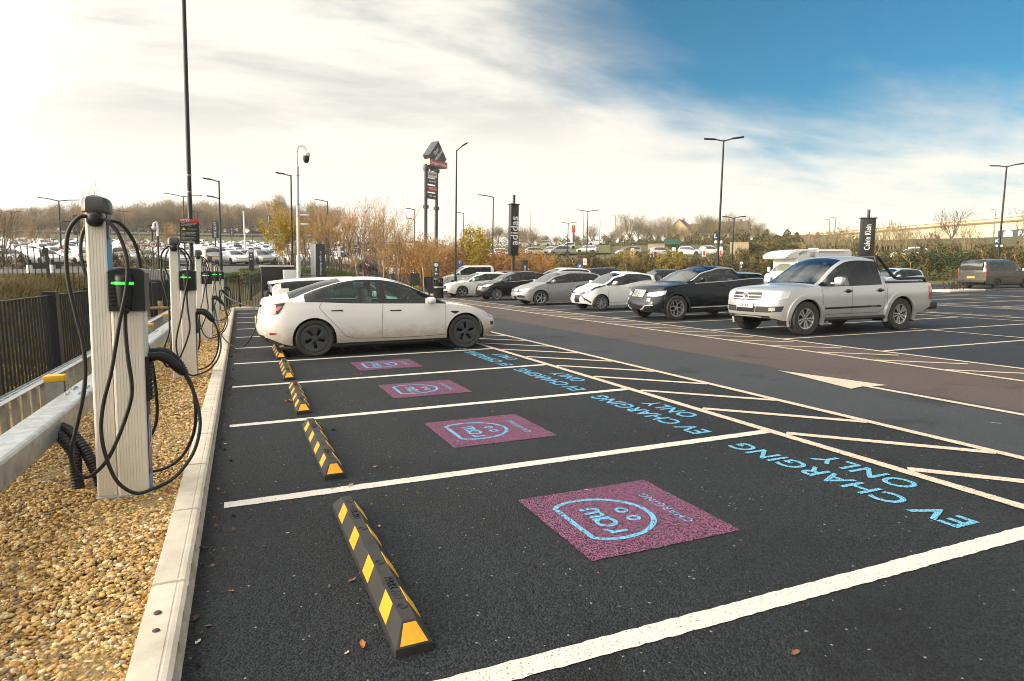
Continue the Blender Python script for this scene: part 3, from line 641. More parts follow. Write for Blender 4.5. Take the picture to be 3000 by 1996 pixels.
def cable_thing(label, pts, r=.0125):
    o = MB().tube(bez(pts, 8), r, 8).build('charging_cable', CABLE); tag(o, label, 'cable', 'charging cables in use')
cable_thing('black charging cable sagging from a charger to the white saloon tail', [(-.46, 14.0, 1.0), (-.42, 13.6, .80), (-.35, 12.9, .45), (-.25, 12.3, .22), (-.05, 11.6, .09), (.12, 11.1, .13), (.26, 10.9, .30), (.36, 10.85, .50)])
cable_thing('black charging cable stretched high to the hatchback behind the white saloon', [(-.46, 18.98, 1.02), (-.40, 18.2, 1.0), (-.2, 16.8, .88), (.1, 15.2, .78), (.35, 13.8, .76), (.48, 13.3, .78)])
# ================================================================== BARRIER
t = thing('crash_barrier', 'galvanised box beam crash barrier along the gravel bed', 'barrier')
pr = [(-1.29, .40), (-1.29, .53), (-1.282, .545), (-1.265, .552), (-1.105, .552), (-1.088, .545), (-1.08, .53), (-1.08, .40), (-1.088, .385), (-1.105, .378), (-1.265, .378), (-1.282, .385)]
for y0, y1 in ((-2.0, 4.38), (4.384, 10.38), (10.384, 16.38), (16.384, 25.6)):
    q = MB().prism(pr, y0, y1, 0, lambda a, b, h: (a, h, b)); q.build('box_beam', GALV, t)
for y in (1.5, 4.45, 7.45, 10.55, 13.55, 16.6, 19.6, 22.6, 25.4):
    q = MB(); q.box((-1.365, y, .335), (.13, .012, .62)); q.box((-1.365, y-.07, .335), (.13, .012, .62)); q.box((-1.43, y-.035, .335), (.012, .07, .62)); q.build('post', GALV, t)
    q = MB(); q.rbox((-1.365, y-.035, .655), (.155, .105, .055), .008); q.build('post_cap', mat('yellow_plastic', (0.80, 0.42, 0.02), 0.45), t)
for y0 in (4.20, 10.2, 16.2):
    q = MB()
    for dy in (0, .09, .27, .36):
        for x in (-1.23, -1.14): q.lathe([(.001, .568), (.012, .566), (.016, .556), (.016, .550)], 8, c=(x, y0+dy-.1, 0))
    q.build('bolt_set', GALV, t)
t = thing('cable_tray', 'galvanised ladder cable tray mounted behind the crash barrier', 'cable tray')
b1 = MB(); b1.box2((-1.66, -2, .555), (-1.56, 25, .562)); b1.box2((-1.665, -2, .53), (-1.66, 25, .575)); b1.build('top_rail', GALV, t)
b1 = MB()
y = -1.0
while y < 12: b1.box2((-1.635, y, .5621), (-1.615, y+.03, .5635)); y += .06
b1.build('slot_row', BLACK, t)
b1 = MB(); b1.box2((-1.60, -2, .15), (-1.56, 25, .19)); b1.build('lower_rail', GALV, t)
for k in range(84):
    b1 = MB(); b1.box2((-1.612, -1.0+.27*k, .19), (-1.572, -.925+.27*k, .555)); b1.build('rung', GALV, t)
q = MB(); CONDM = mat('corrugated_hose', (0.012, 0.012, 0.013), 0.5)
for i, (x, y, dx) in enumerate(((-.985, 3.02, .03), (-.92, 3.05, .10))):
    P = bez([(x+dx, y-.02, .03), (x+dx*.6, y, .16), (x, y+.05, .30), (x-.10, y+.15, .42), (x-.2, y+.25, .46)], 16); rad = [(.040 if k % 2 else .034) for k in range(len(P))]
    o = MB().tube(P, rad, 12).build('hose', CONDM); tag(o, ('left' if i == 0 else 'right')+' black corrugated hose rising from the gravel beside the nearest charging station', 'hose', 'corrugated hoses')
# ================================================================== NEAR RAILINGS
FENCE = BLACKMET
def railing(label, pts, h=1.22, z0=0.02, gap=.105, post=2.45, bar=.013, name='railing', fan=True, zf=None, broad=.07):
    t = thing(name, label, 'fence'); zf = zf or (lambda x, y: z0)
    P = [Vector((*p, 0)) for p in pts]; seg = [(a, b, (b-a).length) for a, b in zip(P, P[1:])]; tot = sum(s[2] for s in seg)
    def at(d):
        for a, b, l in seg:
            if d <= l: return a+(b-a)*(d/l), (b-a).normalized()
            d -= l
        return b, (b-a).normalized()
    n = max(1, round(tot/post)); ds = [tot*i/n for i in range(n+1)]
    for d in ds:
        p, u = at(d); z = zf(p.x, p.y); q = MB(); q.box((p.x, p.y, z+h/2+.02), (broad, broad, h+.06), rz=math.atan2(u.y, u.x)); q.build('post', FENCE, t)
    for a, b in zip(ds, ds[1:]):
        q = MB(); m = max(1, round((b-a)/gap)); pa, ua = at(a); pb, _ = at(b)
        for k in range(1, m):
            p, u = at(a+(b-a)*k/m); z = zf(p.x, p.y); q.box((p.x, p.y, z+h/2+.05), (bar, bar, h-.10), rz=math.atan2(u.y, u.x))
        k2 = max(1, int((b-a)/.6))
        for i in range(k2):
            p, u = at(a+(b-a)*i/k2); p2, _ = at(a+(b-a)*(i+1)/k2); mid = (p+p2)/2; l = (p2-p).length; an = math.atan2((p2-p).y, (p2-p).x)
            z1, z2 = zf(p.x, p.y), zf(p2.x, p2.y); s = math.atan2(z2-z1, l); M = Matrix.Rotation(an, 3, 'Z') @ Matrix.Rotation(-s, 3, 'Y')
            for zz in (.10, h-.005): q.box((mid.x, mid.y, (z1+z2)/2+zz), (math.hypot(l, z2-z1)+.01, .045, .012), M=M)
        q.build('bar_panel', FENCE, t)
    return t
railing('black vertical bar railings running along behind the crash barrier', [(-2.42, 1.0), (-2.42, 28.0)], gap=.145, bar=.022, post=2.7, broad=.17)
railing('black railings across the far end of the charging bays', [(-2.42, 28.0), (-.6, 27.6), (.95, 27.5), (2.6, 27.7), (4.6, 29.4), (7.5, 32.6), (10.2, 36.3), (10.7, 40.0)], h=1.35, gap=.12, bar=.016, z0=.03)
# ================================================================== CARS
def pchip(k):
    x = np.array([a for a, _ in k], float); y = np.array([b for _, b in k], float); n = len(x)
    if n == 1: return lambda s: np.full_like(np.asarray(s, float), y[0])
    h = np.diff(x); d = np.diff(y)/h; m = np.zeros(n); m[0] = d[0]; m[-1] = d[-1]
    for i in range(1, n-1):
        if d[i-1]*d[i] > 0:
            w1, w2 = 2*h[i]+h[i-1], h[i]+2*h[i-1]; m[i] = (w1+w2)/(w1/d[i-1]+w2/d[i])
    def f(s):
        s = np.clip(np.asarray(s, float), x[0], x[-1]); i = np.clip(np.searchsorted(x, s)-1, 0, n-2); t = (s-x[i])/h[i]
        return (2*t**3-3*t**2+1)*y[i]+(t**3-2*t**2+t)*h[i]*m[i]+(-2*t**3+3*t**2)*y[i+1]+(t**3-t**2)*h[i]*m[i+1]
    return f
def g1(f, s): return float(f(np.array([s]))[0])
PAINT = {}
def paint(name, col, metal=0.0, rough=0.32, dirt=None, coat=0.6, spec=.5):
    return mat('car_paint_'+name, col, rough, metal, coat=coat, dirt=dirt, spec=spec)
GLASS = glass_mat('car_glass', (0.50, 0.70, 0.70), 0.0); GLASSD = glass_mat('dark_car_glass', (0.10, 0.13, 0.15), 0.0); GLASSF = glass_mat('windscreen_glass', (0.74, 0.80, 0.76), 0.24)
TYRE = mat('tyre_rubber', (0.020, 0.020, 0.021), 0.8, var=0.4, vscale=7, col2=(0.060, 0.055, 0.048)); RIMS = mat('alloy_rim', (0.66, 0.66, 0.66), 0.3, 0.8); RIMD = mat('dark_wheel_cover', (0.050, 0.056, 0.062), 0.45, var=0.2)
CHROME = mat('bright_trim', (0.78, 0.78, 0.77), 0.28, 0.45); LAMP = mat('headlamp_lens', (0.62, 0.64, 0.66), 0.1, 0.35, coat=1.0); LAMPI = mat('headlamp_inner', (0.85, 0.86, 0.88), 0.15, 0.7)
REDL = mat('tail_lamp_red', (0.42, 0.012, 0.012), 0.15, coat=1.0); REDP = mat('tail_lamp_pale', (0.62, 0.34, 0.30), 0.18, coat=1.0)
TRIM = mat('black_trim', (0.012, 0.012, 0.013), 0.35); CLAD = mat('black_cladding', (0.022, 0.023, 0.024), 0.6, var=0.2)
SEATD = mat('seat_dark', (0.035, 0.036, 0.038), 0.7); SEATL = mat('seat_light', (0.55, 0.52, 0.47), 0.7)
PLW = mat('plate_white', (0.78, 0.76, 0.68), 0.4); PLY = mat('plate_yellow', (0.75, 0.50, 0.05), 0.4); SEAM = mat('seam_dark', (0.01, 0.01, 0.01), 0.9)  # seam material: one flat near-black for door and panel joints
class Car:
    """lofted car body. s = distance from the front tip; local +x is forward, origin on the ground at mid length"""
    def __init__(c, L, hw, top, belt, rail, hroof, bot, ws, rg, dlo, wheels, wr, ra, pillars=(), inset=None, fp=None, rp=None, cf=.28, cr=.2, gl=None, step=.07, fade=.7):
        c.L = L; c.hw = pchip(hw); c.top = pchip(top); c.belt = pchip(belt); c.railk = rail; c.rail_ = pchip(rail); c.hr_ = pchip(hroof); c.bot0 = pchip(bot)
        c.ws = ws; c.rg = rg; c.dlo = dlo; c.wheels = wheels; c.wr = wr; c.ra = ra; c.pillars = pillars; c.fade = fade
        c.inset = pchip(inset or [(.15, .075), (.25, .04), (.42, .01), (.62, 0), (.85, .018), (1.0, .05), (1.3, .07)])
        c.fp = pchip(fp or [(.2, .10), (.35, .02), (.5, 0), (.65, .04), (.8, .12), (1.1, .2)]); c.rp = pchip(rp or [(.2, .12), (.4, .02), (.55, 0), (.8, .05), (1.1, .09)])
        c.cf, c.cr = cf, cr; c.sA, c.sB = rail[0][0], rail[-1][0]; c.gl = gl; c.step = step
    def off(c, s, y, z):
        w = 1.0 if s < c.L/2 else -1.0; u = s if w > 0 else c.L-s
        f = max(0.0, 1-u/c.fade)**2
        if f == 0: return 0.0
        W = g1(c.hw, c.L*.45); p = (abs(y)/W)**2.3
        return -w*f*((c.cf if w > 0 else c.cr)*p+g1(c.fp if w > 0 else c.rp, z))
    def P(c, s, y, z): return (c.L/2-s+c.off(s, y, z), y, z)
    def yside(c, s, z): return g1(c.hw, s)-g1(c.inset, z)
    def side(c, w, z, sg=1):
        """unwrapped flank: w>=0 along the side from the front tip, w<0 round onto the front; w>L round onto the tail"""
        if w < 0: y0 = c.yside(0, z); return c.P(0, sg*max(-y0, y0+w), z)
        if w > c.L: y0 = c.yside(c.L, z); return c.P(c.L, sg*(y0-(w-c.L)), z)
        return c.P(w, sg*c.yside(w, z), z)
    def bot(c, s):
        z = g1(c.bot0, s)
        for sw in c.wheels:
            d = abs(s-sw)
            if d < c.ra: z = max(z, c.wr*.98+math.sqrt(c.ra**2-d*d))
        return z
    def section(c, s):
        bt = g1(c.belt, s); bo = min(c.bot(s), bt-.02); hw = g1(c.hw, s); tp = g1(c.top, s)
        pts = [(c.yside(s, bo+(bt-bo)*k/9), bo+(bt-bo)*k/9) for k in range(10)]
        yb = pts[-1][0]; ins = c.sA <= s <= c.sB
        if ins: rz = max(g1(c.rail_, s), bt+.012); hr = min(g1(c.hr_, s), yb-.01)
        else:
            rz = bt+.012; hr = yb-.06
            if c.sA-.25 < s < c.sA: hr += (g1(c.hr_, c.sA)-hr)*sst((s-c.sA+.25)/.25)
            if c.sB < s < c.sB+.2: hr += (g1(c.hr_, c.sB)-hr)*sst((c.sB+.2-s)/.2)
        rz = min(rz, tp-.004)
        a = Vector((yb-.014, bt+min(.018, (rz-bt)*.3))); e = Vector((hr, rz)); l = (e-a).length
        fr = max(0.02, 1-.05/max(l, 1e-3)) if l > .05 else .02
        for q in (0, .33, .67, 1.0):
            v = a.lerp(e, fr*q); bu = .022*math.sin(PI*q*.9)*min(1, l/.4); pts.append((v.x+bu, v.y))
        pts.append((hr, rz))
        for q in (.06, .2, .4, .62, .82, 1.0):
            y = hr*(1-q); pts.append((y, rz+(tp-rz)*(1-(1-q)**2.2)))
        return pts
    def stations(c):
        S = list(np.arange(0, c.L, c.step))+[c.L, .02, .05, .1, c.L-.02, c.L-.05, c.L-.1]
        key = [c.ws[0], c.ws[1], c.rg[0], c.rg[1], c.dlo[0], c.dlo[1], c.sA, c.sB]+[v for p in c.pillars for v in p]
        for sw in c.wheels:
            key += [sw+c.ra*math.sin(a) for a in np.linspace(-PI/2, PI/2, 25)]+[sw-c.ra-.004, sw+c.ra+.004]
        key = [k for k in key if 0 <= k <= c.L]
        S = [s for s in S if all(abs(s-k) > .018 for k in key)]+key
        S = sorted(set(round(s, 4) for s in S)); return S
    def shell(c):
        """returns dict of MB by part"""
        S = c.stations(); sec = [c.section(s) for s in S]; n = len(sec[0]); out = {}
        def g(k): return out.setdefault(k, MB())
        idx = {}
        V = [[[c.P(s, sg*y, z) for (y, z) in sc] for s, sc in zip(S, sec)] for sg in (1, -1)]
        for si, sg in enumerate((1, -1)):
            acc = {}
            for i in range(len(S)-1):
                sm = (S[i]+S[i+1])/2
                for j in range(n-1):
                    part = 'body'
                    if 10 <= j < 13 and c.dlo[0] <= sm <= c.dlo[1]:
                        part = 'trim' if any(a <= sm <= b for a, b in c.pillars) else 'side_window%d' % sum(1 for a, b in c.pillars if sm > b)
                        zlo = sec[i][10][1]; zhi = sec[i][13][1]
                        if zhi-zlo < .02: part = 'trim'
                    elif j == 9 and c.dlo[0] <= sm <= c.dlo[1]: part = 'trim'
                    elif j == 13 and c.dlo[0] <= sm <= c.dlo[1]: part = 'frame'
                    elif j >= 15 and c.ws[0] <= sm <= c.ws[1]: part = 'windscreen'
                    elif j >= 15 and c.rg[0] <= sm <= c.rg[1]: part = 'rear_window'
                    acc.setdefault(part, []).append((i, j))
            for part, fs in acc.items():
                mm = {}; vs = []; ff = []
                for i, j in fs:
                    q = []
                    for (a, b) in ((i, j), (i+1, j), (i+1, j+1), (i, j+1)):
                        if (a, b) not in mm: mm[(a, b)] = len(vs); vs.append(V[si][a][b])
                        q.append(mm[(a, b)])
                    ff.append(tuple(q) if sg > 0 else tuple(q[::-1]))
                nm = part
                if part.startswith(('side_window', 'trim', 'frame')): nm = part+('L' if sg > 0 else 'R')
                g(nm).add(vs, ff, 0, True)
        # end caps
        for s, sc in ((0.0, sec[0]), (c.L, sec[-1])):
            rows = [[c.P(s, y*f, z) for f in np.linspace(-1, 1, 17)] for (y, z) in sc[:10]]
            g('body').grid(rows, 0, True)
            ring = [c.P(s, y, z) for y, z in sc[9:]]; rg2 = [c.P(s, -y, z) for y, z in sc[9:]]
            k = len(ring); mid = [[Vector(p).lerp(Vector(q), f) for f in np.linspace(0, 1, 17)] for p, q in zip(ring, rg2)]
            g('body').grid([[tuple(p) for p in r] for r in mid], 0, True)
        return out
    def patch(c, lo, hi, n=10, m=5, off=.006, sg=1, b=None, mi=0, solid=True):
        """a piece lying on the flank between two curves given in (w, z)"""
        def samp(k, t):
            d = [0]
            for a, e in zip(k, k[1:]): d.append(d[-1]+math.hypot(e[0]-a[0], e[1]-a[1]))
            T = t*d[-1]
            for i in range(len(k)-1):
                if T <= d[i+1]+1e-9:
                    f = (T-d[i])/max(1e-9, d[i+1]-d[i]); return (k[i][0]+(k[i+1][0]-k[i][0])*f, k[i][1]+(k[i+1][1]-k[i][1])*f)
            return k[-1]
        def pt(w, z, o):
            e = .012; p = Vector(c.side(w, z, sg)); a = Vector(c.side(w+e, z, sg))-Vector(c.side(w-e, z, sg)); q = Vector(c.side(w, z+e, sg))-Vector(c.side(w, z-e, sg))
            nn = a.cross(q)
            if nn.length < 1e-9: nn = Vector((0, sg, 0))
            nn.normalize()
            if nn.dot(Vector((p.x*.25 if abs(p.x) > c.L*.3 else 0, p.y, 0))) < 0: nn = -nn
            return tuple(p+nn*o)
        b = b or MB(); G = []
        for i in range(n+1):
            a, e = samp(lo, i/n), samp(hi, i/n); G.append([(a[0]+(e[0]-a[0])*j/m, a[1]+(e[1]-a[1])*j/m) for j in range(m+1)])
        T = [[pt(w, z, off) for w, z in r] for r in G]; b.grid(T, mi, True)
        if solid:
            edge = [(i, 0) for i in range(n+1)]+[(n, j) for j in range(1, m+1)]+[(i, m) for i in range(n-1, -1, -1)]+[(0, j) for j in range(m-1, 0, -1)]
            o = [T[i][j] for i, j in edge]; u = [pt(*G[i][j], -.012) for i, j in edge]
            b.grid([[p, q] for p, q in zip(o+o[:1], u+u[:1])], mi, False)
        return b
    def strip(c, pts, w=.007, off=.0025, sg=1, b=None, n=None):
        """thin line on the flank through (w,z) points"""
        b = b or MB(); P = [Vector((*p, 0)) for p in pts]; Q = []
        for a, e in zip(P, P[1:]):
            k = max(1, int((e-a).length/.04)); Q += [a.lerp(e, i/k) for i in range(k)]
        Q.append(P[-1]); lo = []; hi = []
        for i, q in enumerate(Q):
            d = (Q[min(i+1, len(Q)-1)]-Q[max(i-1, 0)]).normalized(); s = Vector((-d.y, d.x, 0))*w/2; lo.append((q.x-s.x, q.y-s.y)); hi.append((q.x+s.x, q.y+s.y))
        rows = []
        for a, e in zip(lo, hi):
            r = []
            for w_, z in (a, e):
                p = Vector(c.side(w_, z, sg)); r.append((p.x+(off if w_ < .05 else -off if w_ > c.L-.05 else 0), p.y+(sg*off if -.3 < w_ < c.L+.3 else 0), p.z))
            rows.append(r)
        return b.grid(rows, 0, False)
def tyre_mesh(r, w, prof):
    q = MB(); ri = r*(1-prof); h = w/2
    q.lathe([(ri, -h*.80), (ri+.012, -h*.92), (r*.86, -h*1.0), (r*.955, -h*.97), (r*.985, -h*.86), (r, -h*.6), (r, -h*.28), (r-.008, -h*.26), (r-.008, -h*.20), (r, -h*.18), (r, h*.18), (r-.008, h*.20), (r-.008, h*.26), (r, h*.28), (r, h*.6), (r*.985, h*.86), (r*.955, h*.97), (r*.86, h*1.0), (ri+.012, h*.92), (ri, h*.80)], 40, axis='Y')
    return q
def rim_mesh(r, w, style, prof):
    """outer face towards -y"""
    q = MB(); ri = r*(1-prof)+.004; f = -w*.40
    q.lathe([(ri, f), (ri-.004, f-.006), (ri-.022, f-.004), (ri-.03, f+.03), (ri-.03, .06)], 40, axis='Y')
    q.lathe([(.001, .03), (ri-.03, .035)], 32, axis='Y', m=1)   # dark back plate
    q.lathe([(.001, f+.004), (.022, f+.004), (.028, f+.012), (.028, .03)], 18, axis='Y')
    def spoke(a0, a1, r0, r1, wi, wo, y0=.0, y1=.0, d=.025):
        ca, sa = math.cos(a0), math.sin(a0); cb, sb = math.cos(a1), math.sin(a1)
        A = Vector((ca*r0, 0, sa*r0)); B = Vector((cb*r1, 0, sb*r1)); n = Vector((-(B-A).z, 0, (B-A).x)).normalized()
        p = [A-n*wi, A+n*wi, B+n*wo, B-n*wo]; F = [f+.012+y0, f+.012+y0, f+.004+y1, f+.004+y1]
        q.add([(v.x, F[i], v.z) for i, v in enumerate(p)]+[(v.x*1.0, F[i]+d, v.z) for i, v in enumerate(p)], [(0, 1, 2, 3), (0, 4, 5, 1), (1, 5, 6, 2), (2, 6, 7, 3), (3, 7, 4, 0)])
    if style == 'aero':
        q = MB(); q.lathe([(ri, f), (ri-.006, f-.008), (ri*.86, f-.016), (ri*.83, f-.014)], 40, axis='Y')
        q.lathe([(.001, .01), (ri-.01, .015)], 32, axis='Y', m=1)
        for k in range(5):
            a = 2*PI*k/5+PI/2+.2
            for (t0, t1, r0, r1) in ((-.36, .36, .05, ri*.86),):
                pts = []
                for u in np.linspace(0, 1, 8):
                    rr = r0+(r1-r0)*u; wd = .30+.17*u**1.5
                    pts.append([(rr*math.cos(a+v*wd*1.12+.16*u), f-.006-.012*u+.010*abs(v), rr*math.sin(a+v*wd*1.12+.16*u)) for v in (-1, -.5, 0, .5, 1)])
                q.grid(pts, 0, True); q.grid([[p[0], (p[0][0]*.98, f+.03, p[0][2]*.98)] for p in pts], 0, False); q.grid([[p[-1], (p[-1][0]*.98, f+.03, p[-1][2]*.98)] for p in pts], 0, False)
        q.lathe([(.001, f-.012), (.035, f-.010), (.06, f-.004), (.065, f+.02)], 20, axis='Y')
        q.lathe([(ri*.70, f-.0015+.01), (ri*.88, f-.008), (ri, f)], 40, axis='Y')
        return q
    if style == 'split5':
        for k in range(5):
            a = 2*PI*k/5+PI/2
            for s in (-1, 1): spoke(a+s*.30, a+s*.20, .045, ri-.012, .013, .020)
    elif style == 'multi':
        for k in range(14): a = 2*PI*k/14; spoke(a, a, .03, ri-.012, .007, .009)
    elif style == 'five':
        for k in range(5): a = 2*PI*k/5+PI/2; spoke(a, a+.12, .02, ri-.012, .018, .030)
    elif style == 'y5':
        for k in range(5):
            a = 2*PI*k/5+PI/2; spoke(a, a, .02, ri*.5, .016, .016)
            for s in (-1, 1): spoke(a, a+s*.42, ri*.45, ri-.012, .010, .013)
    elif style == 'blade':
        for k in range(5):
            a = 2*PI*k/5+PI/2; spoke(a, a+.30, .02, ri-.012, .012, .020); spoke(a+.3, a+.40, .03, ri-.012, .006, .008)
    elif style == 'ten':
        for k in range(10): a = 2*PI*k/10+PI/2; spoke(a+(.06 if k % 2 else -.06), a+(-.05 if k % 2 else .05), .03, ri-.012, .014, .018)
    return q
WHEELS = {}
def wheel_data(r, w, style, rimm):
    prof = .25 if style == 'aero' else .38 if style == 'split5' else .31
    k = (r, w, style, rimm.name)
    if k not in WHEELS:
        a = tyre_mesh(r, w, prof).build('wheel', TYRE); b = rim_mesh(r, w, style, prof).build('rim', [rimm, BLACK])
        WHEELS[k] = (a.data, b.data); bpy.data.objects.remove(a); bpy.data.objects.remove(b)
    return WHEELS[k]
def add_wheels(c, root, track, w, style, rimm, steer=0):
    mt, mr = wheel_data(c.wr, w, style, rimm)
    for i, s in enumerate(c.wheels):
        for sg in (-1, 1):
            o = link('wheel', mt, root, (c.L/2-s, sg*track, c.wr)); o.rotation_euler = (0, random.uniform(0, 6) if style != 'aero' else (.25 if i else .9), (0 if sg < 0 else PI)+(R(steer) if i == 0 else 0))
            link('rim', mr, o)
def under(c, root, track, w, z0=.20):
    b = MB(); hw = g1(c.hw, c.L/2)
    b.box2((-c.L/2+.45, -hw+.14, z0), (c.L/2-.55, hw-.14, z0+.14)); b.build('underbody', BLACK, root)
    for s in c.wheels:
        for sg in (-1, 1):
            b = MB(); x = c.L/2-s; ro = c.ra+.004; rows = []
            for a in np.linspace(-.35, PI+.35, 24):
                rows.append([(x+ro*math.cos(a), sg*(hw-.035), c.wr*.98+ro*math.sin(a)), (x+ro*math.cos(a), sg*(hw-.42), c.wr*.98+ro*math.sin(a))])
            b.grid(rows, 0, True); b.add([r[1] for r in rows], [tuple(range(len(rows)))]); b.build('wheel_well', BLACK, root)
def finish(c, root, pm, parts, gside=None, gback=None, frame_m=None, trim_m=None):
    for k, b in parts.items():
        if k == 'body': b.build('body', pm, root, sharp=42)
        elif k.startswith('trim'): b.build('window_trim', trim_m or TRIM, root)
        elif k.startswith('frame'): b.build('window_frame', frame_m or pm, root)
        elif k == 'windscreen': b.build('windscreen', GLASSF, root)
        elif k == 'rear_window': b.build('rear_window', gback or GLASSD, root)
        elif k.startswith('side_window'):
            i = int(k[11:-1]); b.build('side_window', (gside or [GLASS, GLASSD])[min(i, len(gside or [0, 0])-1)], root)
def interior(c, root, m=SEATD, s_front=None, z0=.55, dz=.0, wheel_y=-.36):
    """dashboard, steering wheel, two front seats and a bench"""
    b = MB(); hw = g1(c.hw, c.L/2)-.16; sw = c.ws[0]+.10; sf = s_front or (c.ws[0]+1.15)
    X = lambda s: c.L/2-s
    b.rbox((X(sw+.28), 0, z0+.28+dz), (.42, hw*1.9, .22), .06)
    b.box2((X(sf+1.3), -hw, .30), (X(sw+.3), hw, .42))
    b.tube([(X(sw+.62)+.10*math.sin(a)*.4, wheel_y+.18*math.cos(a), z0+.38+dz+.18*math.sin(a)) for a in np.linspace(0, 2*PI, 17)], .014, 6)
    b.build('dashboard', SEATD, root)
    for y in (-.36, .36):
        q = MB(); q.rbox((X(sf), y, z0-.08+dz), (.5, .48, .16), .05); M = Matrix.Rotation(R(-16), 3, 'Y')
        q.rbox((X(sf+.30), y, z0+.24+dz), (.14, .46, .62), .06, M=M); q.rbox((X(sf+.40), y, z0+.62+dz), (.10, .26, .17), .04, M=M); q.build('front_seat', m, root)
    q = MB(); q.rbox((X(sf+.95), 0, z0-.06+dz), (.5, hw*1.7, .16), .05); q.rbox((X(sf+1.25), 0, z0+.22+dz), (.14, hw*1.7, .55), .05, M=Matrix.Rotation(R(-18), 3, 'Y'))
    for y in (-.34, .34): q.rbox((X(sf+1.36), y, z0+.54+dz), (.09, .24, .14), .035)
    q.build('rear_bench', m, root)
def mirror(c, root, s, z, m, sg, size=(.12, .20, .14)):
    y = c.yside(s, z); x = c.L/2-s; b = MB()
    b.rbox((x-.02, sg*(y+.10+size[1]*.28), z+.02), size, min(size)*.42, seg=3)
    b.tube([(x, sg*(y-.04), z-.03), (x-.01, sg*(y+.12), z-.03)], .022, 8); o = b.build('door_mirror', m, root)
    q = MB(); q.box((x-.02-size[0]/2-.001, sg*(y+.10+size[1]*.28), z+.02), (.004, size[1]*.8, size[2]*.75)); q.build('mirror_glass', CHROME, o)
def plate(c, root, front, s, z, m, reg, tilt=0):
    """registration plate on the nose or tail"""
    w = -1 if front else c.L+1
    y0 = c.yside(0 if front else c.L, z); p = Vector(c.P(0 if front else c.L, 0, z)); f = 1 if front else -1
    b = MB(); b.rbox((p.x+f*.012, 0, z), (.016, .52, .115), .006); o = b.build('number_plate', m, root)
    if reg: text('registration', reg, .092, BLACK, o, frame((p.x+f*.0225, 0, z), (0, f, 0), (0, 0, 1)), .0006, .0015)
def seams(c, root, sg, doors, zlo, extra=()):
    b = MB()
    for line_ in doors: c.strip(line_, sg=sg, b=b)
    for line_ in extra: c.strip(line_, sg=sg, b=b, w=.006)
    b.build('door_seam', SEAM, root)
def handle(c, root, s, z, sg, m, l=.20, h=.028, off=.03):
    y = c.yside(s, z); b = MB(); b.rbox((c.L/2-s, sg*(y+off*.5), z), (l, off, h), h*.4); b.build('door_handle', m, root)
